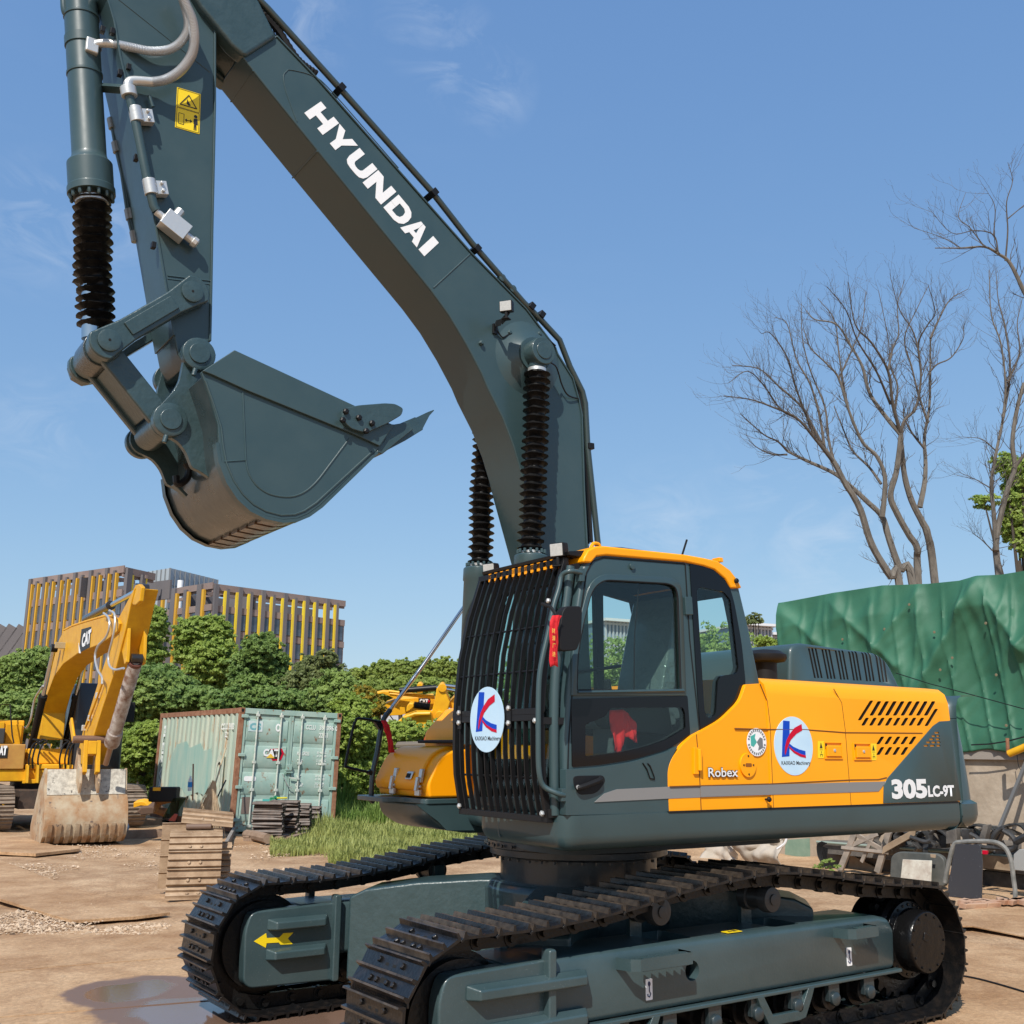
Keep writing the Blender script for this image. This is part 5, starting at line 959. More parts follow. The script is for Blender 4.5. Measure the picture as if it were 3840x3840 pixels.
# ---------------- bucket cylinder
a_, b_ = U(c1, [(455, 0), (508, 930)], 0); A_ = Vector((a_[0], 0, a_[1])); B_ = Vector((b_[0], 0, b_[1])); D_ = (B_-A_).normalized(); A2 = A_-D_*.35
cy = MB(); LL = (B_-A2).length; cy.lathe([(.105, 0), (.105, LL-.06), (.112, LL-.03), (.138, LL), (.138, LL+.16), (.145, LL+.165), (.145, LL+.21)], A2, D_, 32)
for t in (LL-1.02, LL-.82, LL-.62): cy.lathe([(.111, t), (.111, t+.02)], A2, D_, 32)
for i in range(14): a = 2*math.pi*i/14; oo = D_.orthogonal().normalized(); o2 = D_.cross(oo); cy.lathe([(.013, 0), (.013, .03), (.006, .04)], A2+D_*(LL+.21)+(oo*math.cos(a)+o2*math.sin(a))*.125, D_, 6)
BC = upart(cy, 'bucket_cylinder', GREY, bev=.003)
e_ = U(c3, [(185, 350)], 0)[0]; E_ = Vector((e_[0], 0, e_[1])); s_ = A2+D_*(LL+.2); mid = s_+D_*1.55
bellows(s_+D_*.02, Vector((*[U(c3, [(205, 300)], 0)[0][0]], 0, U(c3, [(205, 300)], 0)[0][1])), .113, 16, BELLOW, BC)
upart(MB().cyl(s_, E_, .06, n=16), 'rod', CHROME, BC); upart(MB().lathe([(.10, 0), (.10, .03)], s_+D_*.035, D_, 24), 'hose_band', STEEL, BC)
el = MB(); el.tube(smooth_path([tuple(onY(c1(*p), .0, TH)) for p in ((360, -40), (365, 60), (400, 100), (490, 160), (510, 230))], 5), .022, 10); upart(el, 'cylinder_pipe', GREY, BC)
upart(MB().obox(onY(c1(515, 275), .08, TH), (.04, 0, 0), (0, .05, 0), (0, 0, .05)), 'port_block', STEEL, BC, bev=.01)
upart(MB().beam(at_((560, 495), 0), at_((700, 505), YA), .05, .03).lathe([(.112, -.03), (.112, .03)], A2+D_*(LL-.83), D_, 30), 'pipe_strap', GREY, BC)
# ---------------- links
def plate_link(p, q, r0, r1, w, y0, y1, name, m, par, bev=.012):
    p, q = Vector((p[0], p[1])), Vector((q[0], q[1])); d = (q-p).normalized(); n = Vector((-d.y, d.x)); pts = []
    for t in np.linspace(math.pi/2+.55, 3*math.pi/2-.55, 12): pts.append(p+d*r0*math.cos(t)+n*r0*math.sin(t))
    pts.append(p+d*r0*1.2-n*w); pts.append(q-d*r1*1.2-n*w)
    for t in np.linspace(-math.pi/2+.55, math.pi/2-.55, 12): pts.append(q+d*r1*math.cos(t)+n*r1*math.sin(t))
    pts.append(q-d*r1*1.2+n*w); pts.append(p+d*r0*1.2+n*w)
    return upart(MB().prism([(v.x, v.y) for v in pts], y0, y1), name, m, par, bev=bev)
YL = .27
pa = U(c3, [(665, 128)], YL)[0]; pb_ = U(c3, [(265, 362)], YL)[0]
L1 = plate_link(pb_, pa, .115, .115, .075, YL-.05, YL+.02, 'side_link', GREYR, None)
for q_, rr in ((pa, .068), (pb_, .068)): upart(MB().lathe([(rr, 0), (rr, .015), (rr-.01, .018)], (q_[0], YL+.02, q_[1]), (0, 1, 0), 28), 'pin', GREYR, L1); upart(MB().lathe([(.008, 0), (.008, .002)], (q_[0], YL+.038, q_[1]), (0, 1, 0), 10), 'grease_point', RECESS_SHADE, L1)
dv = Vector((pa[0]-pb_[0], 0, pa[1]-pb_[1])); P0 = Vector((pb_[0], YL+.025, pb_[1])); upart(MB().beam(P0+dv*.22, P0+dv*.78, .02, .09), 'stiffener', GREYR, L1, bev=.006)
plate_link(pb_, pa, .115, .115, .075, -YL-.02, -YL+.05, 'side_link', GREYR, None)
# cross pin with bosses
cp = MB(); cp.cyl((pb_[0], -YL-.06, pb_[1]), (pb_[0], YL+.02, pb_[1]), .075, n=24); cp.cyl((pb_[0], -.12, pb_[1]), (pb_[0], .12, pb_[1]), .11, n=24); cp.cyl((pb_[0], -YL-.10, pb_[1]), (pb_[0], -YL-.03, pb_[1]), .10, n=8); upart(cp, 'link_pin', mat('oily pin', (.03, .04, .042), .3, coat=.4, bump=.3), None, bev=.006)
pe2 = U(c3, [(560, 742)], .25)[0]
bl = MB(); A_ = Vector((pb_[0], 0, pb_[1])); B_ = Vector((pe2[0], 0, pe2[1])); d = (B_-A_).normalized(); n = Vector((-d.z, 0, d.x))
for y in (.16, -.16): bl.obox((A_+B_)/2+Vector((0, y, 0)), d*((B_-A_).length/2-.02), (0, .028, 0), n*.075)
bl.obox(A_+(B_-A_)*.5+n*.04, d*((B_-A_).length*.33), (0, .14, 0), n*.012); bl.cyl(A_+Vector((0, -.21, 0)), A_+Vector((0, .21, 0)), .10, n=24); bl.cyl(B_+Vector((0, -.19, 0)), B_+Vector((0, .19, 0)), .095, n=24)
upart(bl, 'bucket_link', GREYR, None, bev=.014)
# ================================================================ bucket
YK = .55
out_ = U(c3, [(722, 530), (760, 640), (795, 760), (800, 850), (812, 940), (850, 1040), (900, 1115), (960, 1170), (1030, 1205), (1110, 1222), (1180, 1216), (1230, 1195), (1290, 1152), (1560, 890), (1600, 850), (1640, 760)], YK)
lip_ = U(c3, [(1460, 690), (870, 407), (715, 508)], YK)
bk = MB()
shell = [Vector((a, 0, b)) for a, b in out_[:14]]; cen = Vector((sum(v.x for v in shell)/14, 0, sum(v.z for v in shell)/14)); R1 = []
inn = []
for i, v in enumerate(shell):
    d = (shell[min(i+1, 13)]-shell[max(i-1, 0)]).normalized(); n = Vector((-d.z, 0, d.x)); n = n if n.dot(cen-v) > 0 else -n; inn.append(v+n*.03)
prof = shell+inn[::-1]; bk.prism([(v.x, v.z) for v in prof], -YK+.02, YK-.02)
BKM = mat('bucket shell worn paint', (.026, .042, .046), .24, coat=.5, col2=(.045, .062, .066), nscale=5, bump=.14, bscale=14, spots=((.11, .065, .04), 7, .64), rough2=.4)
BK = upart(bk, 'bucket', BKM, bev=.004)
for y0, y1, nm in ((YK-.03, YK, 'side_plate'), (-YK, -YK+.03, 'side_plate')):
    sp_ = upart(MB().prism([tuple(p) for p in out_[:15]]+U(c3, [(1640, 762), (1500, 775)], YK)[:1]+lip_, y0, y1), nm, GREY, BK, bev=.004)
    if y0 > 0:
        q = U(c3, [(715, 508), (870, 407), (1460, 680), (1520, 760), (1640, 765), (1570, 870), (1440, 810), (925, 600), (760, 525)], YK)
        upart(MB().prism(q, YK-.001, YK+.022), 'side_edge_plate', GREY, BK, bev=.005)
        q = U(c3, [(915, 605), (930, 935), (825, 940)], YK); w_ = MB(); w_.tube([(a, YK, b) for a, b in q], .006, 6)
        q = U(c3, [(930, 935), (945, 1000), (985, 1060), (1050, 1100), (1140, 1112), (1210, 1090), (1270, 1040), (1340, 950), (1430, 830)], YK); w_.tube(smooth_path([(a, YK, b) for a, b in q], 4), .006, 6)
        q = [Vector((a, YK, b)) for a, b in out_[:14]]; w_.tube([v+(Vector((cen.x, YK, cen.z))-v).normalized()*.03 for v in q], .007, 6); upart(w_, 'weld_bead', GREY, BK)
# outer wear band over the shell near both sides
for s_y in (1, -1):
    R_ = []
    for i, v in enumerate(shell[3:14]):
        j = i+3; d = (shell[min(j+1, 13)]-shell[j-1]).normalized(); n = Vector((-d.z, 0, d.x)); n = -n if n.dot(cen-v) > 0 else n; R_.append([v+Vector((0, s_y*(YK-.012), 0)), v+Vector((0, s_y*(YK+.004), 0)), v+n*.02+Vector((0, s_y*(YK+.004), 0)), v+n*.02+Vector((0, s_y*(YK-.06), 0))])
    upart(MB().rings(R_), 'heel_band', GREY, BK)
# wear strips under the bucket
brn = mat('rusty wear strip', (.075, .055, .042), .35, coat=.4, col2=(.16, .085, .045), nscale=14, bump=.15)
for k in range(7):
    y = -YK+.09+k*(2*YK-.18)/6; R_ = []
    for j in range(8, 14):
        v = shell[j]; d = (shell[min(j+1, 13)]-shell[j-1]).normalized(); n = Vector((-d.z, 0, d.x)); n = -n if n.dot(cen-v) > 0 else n; R_.append([v+Vector((0, y-.055, 0)), v+Vector((0, y+.055, 0)), v+n*.018+Vector((0, y+.055, 0)), v+n*.018+Vector((0, y-.055, 0))])
    upart(MB().rings(R_), 'wear_strip', brn, BK)
# ears
YE = .235; er = U(c3, [(640, 385), (690, 362), (740, 385), (782, 440), (735, 470), (715, 520), (760, 640), (800, 800), (805, 950), (745, 1030), (735, 1020), (690, 990), (660, 980), (630, 900), (590, 850), (550, 830), (500, 810), (470, 760), (478, 705), (520, 665), (570, 610), (600, 560), (615, 480)], YE)
for y0, y1 in ((YE, YE+.045), (-YE-.045, -YE)):
    eo = upart(MB().prism(round_poly(er, .03, 2), y0, y1), 'bucket_ear', GREYR, BK, bev=.006)
for p in ((700, 425), (562, 742)):
    a, b = U(c3, [p], YE+.06)[0]; sg = MB(); sg.lathe([(.105, -.02), (.105, .035), (.085, .04)], (a, YE+.045, b), (0, 1, 0), 32); sg.lathe([(.066, .04), (.066, .052)], (a, YE+.045, b), (0, 1, 0), 28); sg.cyl((a, -YE-.08, b), (a, YE+.04, b), .06, n=20); sg.lathe([(.105, 0), (.105, .05)], (a, -YE-.045, b), (0, -1, 0), 28)
    sg.lathe([(.016, 0), (.016, .05)], (a+.02, YE+.09, b-.105), (.2, 0, -1), 8); upart(sg, 'ear_pin', GREYR, BK, bev=.005)
# ear base plates, ribs, hook
rb_ = MB(); q = U(c3, [(655, 580), (680, 545), (715, 525)], YE)
bb_ = U(c3, [(725, 850), (750, 880), (800, 800), (720, 545), (660, 575)], YE+.02)
rb_.prism(U(c3, [(655, 590), (715, 530), (800, 800), (740, 850)], YE), -YE-.25, YE+.25) ; upart(rb_, 'torsion_box', BKM, BK, bev=.04, seg=3)
hk = MB(); q = [onY(c3(*p), 0, TH) for p in ((640, 950), (655, 985), (640, 1030), (600, 1050), (592, 1010))]; hk.tube(smooth_path(q, 5), .022, 8); upart(hk, 'lifting_hook', BLACK, BK)
hk = MB(); a, b = U(c3, [(700, 1010), (745, 1040)], .1); hk.beam((a[0], .30, a[1]), (b[0], .30, b[1]), .04, .02); a, b = U(c3, [(580, 1050), (640, 1110)], -.1); hk.beam((a[0], -.1, a[1]), (b[0], -.1, b[1]), .06, .02); upart(hk, 'ear_foot', GREYR, BK, bev=.004)
# lip, side cutter and teeth
lp = U(c3, [(1560, 895), (1590, 905), (1740, 785), (1720, 750), (1640, 762)], YK); upart(MB().prism(lp, -YK, YK-.0), 'cutting_lip', GREYR, BK, bev=.006)
cq = U(c3, [(1385, 720), (1395, 690), (1465, 675), (1590, 665), (1640, 668), (1680, 690), (1672, 722), (1600, 765), (1500, 810), (1430, 790), (1385, 750)], YK+.02)
SC = upart(MB().prism(round_poly(cq, .02, 3), YK+.02, YK+.055), 'side_cutter', GREYR, BK, bev=.006)
sc2 = MB(); sc2.prism(U(c3, [(1540, 700), (1640, 675), (1665, 695), (1600, 745), (1540, 760), (1505, 740)], YK+.06), YK+.055, YK+.058)
bt = MB()
for p in ((1412, 700), (1397, 742), (1475, 730), (1538, 757), (1510, 795)): a, b = U(c3, [p], YK+.06)[0]; bt.lathe([(.02, 0), (.02, .02), (.012, .026)], (a, YK+.054, b), (0, 1, 0), 6)
upart(bt, 'bolt', BLACK, SC)
upart(MB().prism(round_poly(cq, .02, 3), -YK-.055, -YK-.02), 'side_cutter', GREYR, BK, bev=.006)
t0 = U(c3, [(1600, 850), (1740, 770), (1820, 702)], YK-.1); A_ = Vector((t0[0][0], 0, t0[0][1])); B_ = Vector((t0[1][0], 0, t0[1][1])); C_ = Vector((t0[2][0], 0, t0[2][1])); d = (C_-A_).normalized(); n = Vector((-d.z, 0, d.x))
for k in range(5):
    y = -YK+.07+k*(2*YK-.14)/4; Yv = Vector((0, y, 0))
    R_ = [[p+Yv+n*i*h+Vector((0, j*w, 0)) for i, j in ((-1, -1), (1, -1), (1, 1), (-1, 1))] for p, h, w in ((A_-d*.06, .045, .045), (A_+d*.10, .06, .05), (B_, .05, .045), (B_+d*.01, .043, .040), (C_-d*.06, .014, .03), (C_, .003, .024))]
    upart(MB().rings(R_), 'tooth', GREYR, BK, bev=.004)
# ================================================================ foliage tools
def leaf_mat(name, c1_, c2_, tr=.38, sc=1.3):
    m = bpy.data.materials.new(name); m.use_nodes = True; t = m.node_tree; b = t.nodes['Principled BSDF']; o = t.nodes['Material Output']
    g = t.nodes.new('ShaderNodeNewGeometry'); n = t.nodes.new('ShaderNodeTexNoise'); n.inputs['Scale'].default_value = sc; n.inputs['Detail'].default_value = 8; n.inputs['Roughness'].default_value = .8
    r = t.nodes.new('ShaderNodeValToRGB'); r.color_ramp.elements[0].position = .34; r.color_ramp.elements[1].position = .66; r.color_ramp.elements[0].color = (*c1_, 1); r.color_ramp.elements[1].color = (*c2_, 1)
    t.links.new(g.outputs['Position'], n.inputs['Vector']); t.links.new(n.outputs[0], r.inputs[0]); t.links.new(r.outputs[0], b.inputs['Base Color']); b.inputs['Roughness'].default_value = .55; b.inputs['Specular IOR Level'].default_value = .35
    x = t.nodes.new('ShaderNodeMixShader'); x.inputs[0].default_value = tr; tl = t.nodes.new('ShaderNodeBsdfTranslucent'); t.links.new(r.outputs[0], tl.inputs[0])
    t.links.new(b.outputs[0], x.inputs[1]); t.links.new(tl.outputs[0], x.inputs[2]); t.links.new(x.outputs[0], o.inputs[0]); return m
LEAF_BRIGHT = leaf_mat('bright camphor leaves', (.17, .27, .045), (.38, .47, .10))
LEAF_DARK = leaf_mat('dark dense leaves', (.11, .20, .055), (.26, .36, .09))
LEAF_MID = leaf_mat('mid green leaves', (.15, .24, .06), (.33, .43, .11))
LEAF_LIME = leaf_mat('yellow green vine leaves', (.18, .28, .045), (.40, .49, .10))
LEAF_FAR = leaf_mat('far grove leaves', (.18, .25, .045), (.33, .40, .09), sc=.35)
LEAF_DRY = leaf_mat('olive seedy shrub leaves', (.12, .16, .05), (.24, .27, .10))
BARK = mat('grey brown bark', (.11, .095, .08), .9, col2=(.18, .16, .135), nscale=9, bump=.4, bscale=20, mscale=(1, 1, .3))
BARKD = mat('dark bark', (.06, .048, .036), .9, bump=.3)
def leaves(blobs, n, size, rng, squash=.75, name='crown', m=None, parent=None, flat=.35, clump=.18):
    """blobs: (centre, (rx, ry, rz)); leaves gather in clumps through the outer part of each blob, leaving gaps"""
    vol = np.array([b[1][0]*b[1][2] for b in blobs]); vol = vol/vol.sum(); P = []; Nn = []
    for (c, r), w in zip(blobs, vol):
        k = int(n*w*2.3); r = np.array(r); nc = max(8, int(k/34)); d = rng.normal(size=(nc, 3)); d /= np.linalg.norm(d, axis=1)[:, None]; rad = rng.uniform(.30, 1.0, nc)**.6*(1+.10*rng.normal(size=nc))
        cc = d*rad[:, None]; cr = clump*rng.uniform(.45, 1.2, nc); far_ = rng.random(nc) < .16; cc[far_] *= 1.22; cr[far_] *= .55; idx = rng.integers(0, nc, k); e = rng.normal(size=(k, 3)); e /= np.linalg.norm(e, axis=1)[:, None]
        e[:, 2] = e[:, 2]*.5+np.abs(e[:, 2])*.35; rr = rng.uniform(.35, 1, k)**.5
        p = cc[idx]+e*(rr*cr[idx])[:, None]; P.append(np.array(c)+p*r); q = e*.7+cc[idx]*.3+rng.normal(size=(k, 3))*.7; q += np.array([.28, .24, .30]); Nn.append(q/np.linalg.norm(q, axis=1)[:, None])
    P = np.concatenate(P); Nn = np.concatenate(Nn); k = len(P); a = np.cross(Nn, rng.normal(size=(k, 3))); a /= np.linalg.norm(a, axis=1)[:, None]; b = np.cross(Nn, a)
    s = size*.60*rng.uniform(.55, 1.25, k)[:, None]; V = np.stack([P-a*s, P-b*s*.55+Nn*s*.12, P+a*s, P+b*s*.55+Nn*s*.12], 1).reshape(-1, 3)
    me = bpy.data.meshes.new(name); me.vertices.add(4*k); me.vertices.foreach_set('co', V.astype(np.float32).ravel()); me.loops.add(4*k); me.loops.foreach_set('vertex_index', np.arange(4*k, dtype=np.int32))
    me.polygons.add(k); me.polygons.foreach_set('loop_start', np.arange(0, 4*k, 4, dtype=np.int32)); me.polygons.foreach_set('loop_total', np.full(k, 4, dtype=np.int32)); me.update(); me.validate()
    me.materials.append(m); o = bpy.data.objects.new(name, me); COL.objects.link(o)
    if parent: o.parent = parent
    return o
def tree_px(cf, blobs, D, n, size, m, name, label, cat, group=None, depth=1.0, trunk=.16, seed=1, flat=.35, clump=.18):
    """blobs in crop pixels (cx, cy, rx, ry) at distance D; the trunk stands on the ground below them"""
    rng = np.random.default_rng(seed); B = []
    for i, (x, y, rx, ry) in enumerate(blobs):
        c = onD(cf(x, y), D+rng.uniform(-.35, .35)*depth*1.2); k = (cf(1, 0)[0]-cf(0, 0)[0])*D/FPX; B.append((c, (rx*k*rng.uniform(.92, 1.12), max(rx*k*.9, .5)*depth, ry*k*rng.uniform(1.02, 1.2))))
    g = sum((b[0] for b in B), Vector())/len(B); root = empty(name, label, cat, (g.x, g.y, 0), 0, group)
    B2 = [((c.x-g.x, c.y-g.y, c.z), r) for c, r in B]
    leaves(B2, n, size, rng, m=m, parent=root, flat=flat, clump=clump); T = MB(); zt = g.z
    T.tube([(0, 0, -.1), (.05, .03, zt*.35), (0, 0, zt*.8)], trunk, 8, [trunk, trunk*.8, trunk*.5])
    for c, r in B2: T.tube([(0, 0, zt*.3), (c[0]*.5, c[1]*.5, (zt*.4+c[2])*.5), c], .05, 6, [trunk*.5, trunk*.35, .02])
    T.build('trunk', BARKD, root); return root
# ---------------- dense growth behind the yard
GH = 'trees and shrubs along the back of the yard'
tree_px(b2, [(340, 375, 110, 80), (430, 385, 90, 90), (300, 460, 100, 90), (400, 520, 130, 110), (420, 640, 110, 100), (270, 400, 60, 60), (480, 560, 60, 90)], 44, 34000, .13, LEAF_BRIGHT, 'camphor_tree', 'round bright green tree rising behind the container, left of the wide building front', 'tree', GH, seed=1)
tree_px(b2, [(100, 330, 80, 70), (60, 400, 90, 60), (90, 490, 90, 50), (110, 280, 50, 40)], 40, 15000, .12, LEAF_BRIGHT, 'camphor_tree', 'small bright tree showing just right of the yellow arm tip', 'tree', GH, seed=2)
tree_px(b2, [(660, 470, 95, 70), (590, 560, 100, 90), (720, 560, 90, 80), (620, 660, 120, 90), (760, 660, 90, 80), (690, 420, 40, 40)], 40, 26000, .14, LEAF_DARK, 'broadleaf_tree', 'darker ragged tree in front of the yellow finned building', 'tree', GH, seed=3)
tree_px(b2, [(950, 560, 110, 60), (900, 640, 110, 80), (1020, 640, 120, 90), (960, 720, 150, 80), (1000, 510, 60, 40)], 36, 16000, .09, LEAF_DRY, 'seedy_shrub', 'tall olive shrub with thin seedy branches right of the dark tree', 'shrub', GH, seed=4, clump=.22)
tree_px(b2, [(120, 650, 140, 90), (40, 720, 120, 90), (230, 700, 130, 90), (330, 730, 120, 70)], 36, 30000, .13, LEAF_DARK, 'dense_shrub', 'dark dense thicket directly above the container roof', 'shrub', GH, seed=5)
tree_px(b1, [(60, 760, 120, 70), (180, 740, 120, 80), (130, 850, 180, 90), (260, 700, 60, 55), (20, 900, 100, 80), (230, 870, 120, 110)], 38, 40000, .12, LEAF_MID, 'leafy_shrub', 'wide green hedge of fine leaves behind the yellow excavator body at the left edge', 'shrub', GH, seed=6)
tree_px(b1, [(800, 900, 110, 120), (780, 1050, 90, 110), (840, 820, 100, 60), (880, 940, 80, 90)], 34, 30000, .12, LEAF_DARK, 'dense_shrub', 'dark green bush between the yellow excavator cab and the container', 'shrub', GH, seed=7)
tree_px(b1, [(780, 1200, 100, 110), (800, 1330, 80, 90), (830, 1110, 70, 60)], 30.5, 22000, .11, LEAF_LIME, 'vine_thicket', 'yellow green vine thicket low between the muddy bucket and the container', 'shrub', GH, seed=8)
tree_px(b1, [(560, 1000, 160, 130), (400, 1050, 160, 130), (600, 1250, 150, 120), (380, 900, 90, 80)], 37, 26000, .14, LEAF_DARK, 'dense_shrub', 'dark thicket seen under the raised yellow boom', 'shrub', GH, seed=9)
tree_px(b2, [(1130, 760, 110, 60), (1120, 880, 90, 110), (1100, 1000, 70, 120), (1180, 960, 110, 120), (1160, 1100, 110, 110)], 27.5, 34000, .085, LEAF_LIME, 'vine_thicket', 'bright vine covered hedge right of the container doors', 'shrub', GH, seed=10)
tree_px(b2, [(1290, 940, 110, 90), (1400, 910, 110, 60), (1310, 1060, 120, 120), (1500, 930, 120, 50), (1620, 900, 110, 70), (1560, 1020, 160, 70)], 28.5, 34000, .09, LEAF_LIME, 'vine_thicket', 'vine covered hedge above the orange storage box, in front of the parked yellow booms', 'shrub', GH, seed=11)
tree_px(b2, [(1230, 760, 60, 50), (1190, 700, 60, 40), (1220, 830, 50, 40)], 30, 9000, .08, leaf_mat('yellow flowering leaves', (.10, .13, .02), (.55, .36, .03), sc=3), 'flowering_shrub', 'shrub with yellow flowers at the left end of the parked yellow booms', 'shrub', GH, seed=12)
for i, (cf, bl, D, m, lb) in enumerate([(b1, [(120, 1000, 190, 100), (300, 960, 150, 100), (30, 1080, 120, 90)], 36, LEAF_MID, 'low hedge bank behind the yellow excavator body'),
    (b1, [(820, 900, 120, 90), (920, 930, 120, 80), (760, 980, 90, 110)], 33.5, LEAF_MID, 'leafy bank left of and above the container top edge'),
    (b2, [(330, 720, 160, 60), (520, 740, 150, 60), (700, 730, 140, 60), (860, 740, 140, 60)], 32.5, LEAF_DARK, 'dark bank of leaves right behind the container roof'),
    (b2, [(1060, 700, 120, 110), (1150, 820, 110, 110), (1000, 720, 90, 90)], 31, LEAF_MID, 'leafy bank rising right of the container top corner'),
    (b2, [(1250, 700, 140, 70), (1400, 680, 140, 60), (1560, 690, 140, 60), (1680, 700, 90, 60)], 50, LEAF_FAR, 'long low thicket behind the stored yellow booms')]):
    tree_px(cf, bl, D, 26000, .11, m, 'hedge', lb, 'hedge', GH, seed=70+i, trunk=.08)
# far grove right of the building
for i, (x, y, rx, ry, lb) in enumerate([(1190, 620, 90, 60, 'lowest far tree, beside the white roofed building'), (1290, 590, 80, 60, 'far round tree, second of the grove behind the booms'), (1400, 580, 80, 62, 'far tree with a pale gap beside it, middle of the grove'), (1500, 580, 85, 62, 'tall far tree crossed by the chrome grab pole'), (1610, 580, 70, 60, 'far tree just left of the cab guard'), (1700, 590, 60, 60, 'far tree half hidden by the cab guard')]):
    tree_px(b2, [(x, y, rx, ry), (x, y+90, rx*1.2, 70), (x-rx*.4, y+30, rx*.7, ry)], 82, 13000, .22, LEAF_FAR, 'grove_tree', lb, 'tree', 'trees of the far grove', seed=20+i)
# green seen through the cab windows and beyond the machine
for i, (p, q, D, lb) in enumerate([((2290, 2560), 330, 60, 'green tree seen through the cab door window'), ((2680, 2500), 300, 55, 'green tree seen through the rear quarter window'), ((2010, 2600), 260, 60, 'green tree seen through the cab guard bars')]):
    f = crop(0, 0, 1.0); tree_px(f, [(p[0], p[1], 190, q*.5), (p[0]+60, p[1]+150, 230, q*.6), (p[0]-80, p[1]+90, 170, q*.45)], D, 14000, .18, LEAF_MID, 'grove_tree', lb, 'tree', 'trees beyond the machine', seed=30+i)
tree_px(b4, [(185, 335, 26, 22), (215, 345, 14, 12), (195, 305, 10, 16), (170, 350, 12, 10)], 60, 420, .16, LEAF_DRY, 'sapling', 'thin sparse yellowish treetop right beside the cab rear pillar', 'tree', None, seed=41, clump=.5)
tree_px(b4, [(250, 455, 50, 25), (300, 480, 60, 20)], 50, 2500, .14, LEAF_LIME, 'low_tree', 'low green tree in front of the small glass office building', 'tree', None, seed=42)
tree_px(b3, [(1390, 1450, 70, 120), (1380, 1560, 60, 70), (1330, 1300, 30, 50), (1240, 1460, 22, 30), (1400, 1330, 40, 60), (1420, 1620, 40, 60)], 34, 9000, .12, LEAF_BRIGHT, 'leafy_tree', 'bright leafy tree at the right picture edge behind the bare trees', 'tree', None, seed=43, clump=.4)
# ---------------- grass
def grass(cf, polys, n, h0, h1, m, name='grass', seed=0, lean=.35):
    rng = np.random.default_rng(seed); V = []; F = []
    for (x0, y0, x1, y1), k, hh in polys:
        for _ in range(int(n*k)):
            p = onZ(cf(rng.uniform(x0, x1), rng.uniform(y0, y1)))
            if noise.noise(Vector((p.x*.8, p.y*.8, 2))) < -.12+.7*(rng.random()-.5): continue
            h = rng.uniform(h0, h1)*hh*(.45+1.1*abs(noise.noise(Vector((p.x*1.3, p.y*1.3, 7))))*1.6); a = rng.uniform(0, 6.28); w = rng.uniform(.006, .014)*(1+.3*hh); dx, dy = math.cos(a), math.sin(a); l = h*rng.uniform(.1, lean*2); o_ = len(V)
            V += [(p.x-dy*w, p.y+dx*w, -.03), (p.x+dy*w, p.y-dx*w, -.03), (p.x+dx*l*.4+dy*w*.7, p.y+dy*l*.4-dx*w*.7, h*.6), (p.x+dx*l*.4-dy*w*.7, p.y+dy*l*.4+dx*w*.7, h*.6), (p.x+dx*l, p.y+dy*l, h)]
            F += [(o_, o_+1, o_+2, o_+3), (o_+3, o_+2, o_+4)]
    o = MB().add(V, F).build(name, m, smooth=False, recalc=False); tag(o, kind='stuff'); return o
GRASS = leaf_mat('yellow green grass blades', (.24, .29, .07), (.46, .47, .16), sc=1.5, tr=.4)
GRASS2 = leaf_mat('tall green grass blades', (.14, .25, .05), (.32, .42, .11), sc=1.5, tr=.4)
grass(b5, [((1500, 190, 2500, 290), .30, .7), ((1560, 120, 2500, 215), .35, 1.0), ((1700, 290, 2300, 330), .05, .5), ((1400, 230, 1600, 290), .05, .6)], 60000, .12, .34, GRASS, seed=1)
grass(b5, [((1650, 40, 2500, 130), .5, 1.5), ((1700, 80, 2100, 150), .3, 1.3), ((1180, 130, 1360, 165), .05, .9), ((650, 30, 900, 60), .1, 1.6)], 26000, .25, .62, GRASS2, name='tall_grass', seed=2)
# ================================================================ container
CT = onZ(b8(782, 1098)); 
def cont_pt(M_, p): return M_ @ Vector(p)
CW, CH, CL = 2.50, 2.68, 6.06
CONT = empty('shipping_container', 'weathered pale green shipping container with rusty edges, tilted slightly in the grass', 'container', (-3.78, -16.85, .04)); CONT.rotation_euler = (-.028, 0, 1.553)
CG = mat('faded container green', (.30, .39, .32), .7, col2=(.44, .47, .38), nscale=1.6, spots=((.36, .24, .14), 3.2, .56), bump=.05, rough2=.75, mscale=(2.2, 2.2, .28))
CGD = mat('container door green', (.25, .38, .33), .62, col2=(.35, .45, .39), nscale=2.2, spots=((.24, .14, .08), 5, .59), bump=.05)
RUST = mat('rusty container steel', (.20, .075, .035), .85, col2=(.33, .17, .10), nscale=6, bump=.2)
PALE = mat('pale flaking paint', (.55, .56, .50), .6, col2=(.36, .45, .40), nscale=12, lo=.45)
CWL = mat('faded white stencil', (.78, .80, .76), .6)
# local axes: x+ toward the doors, y from 0 (left of doors as seen) to -CW... doors face +x
s_ = MB()
P_ = []; k = 34; 
for i in range(k):   # corrugation
    x0 = -CL+.1+(CL-.2)*i/k; w = (CL-.2)/k
    P_ += [(x0, 0 if i % 2 else -.04), (x0+w*.72, 0 if i % 2 else -.04)]
q = P_+[(-.1, -.06), (-CL+.1, -.06)]
s_.prism(q, .14, CH-.1, 'z'); s_.add([], [])
o = s_.build('side_wall', CG, CONT, angle=20)
o2 = MB().prism([(x, -CW-(-y)*1 if False else -CW-y) for x, y in q], .14, CH-.1, 'z').build('side_wall', CG, CONT, angle=20)
f = MB()
for z in (0, CH-.12):
    for y in (0, -CW): f.box(-CL, 0, y-.06 if y == 0 else y, y+.003 if y == 0 else y+.06, z, z+.12)
f.build('rail', RUST, CONT, bev=.006)
MB().box(-CL, -.02, -CW+.01, -.01, CH-.06, CH-.03).build('roof', RUST, CONT); MB().box(-CL, -.02, -CW+.01, -.01, .08, .14).build('floor', RUST, CONT)
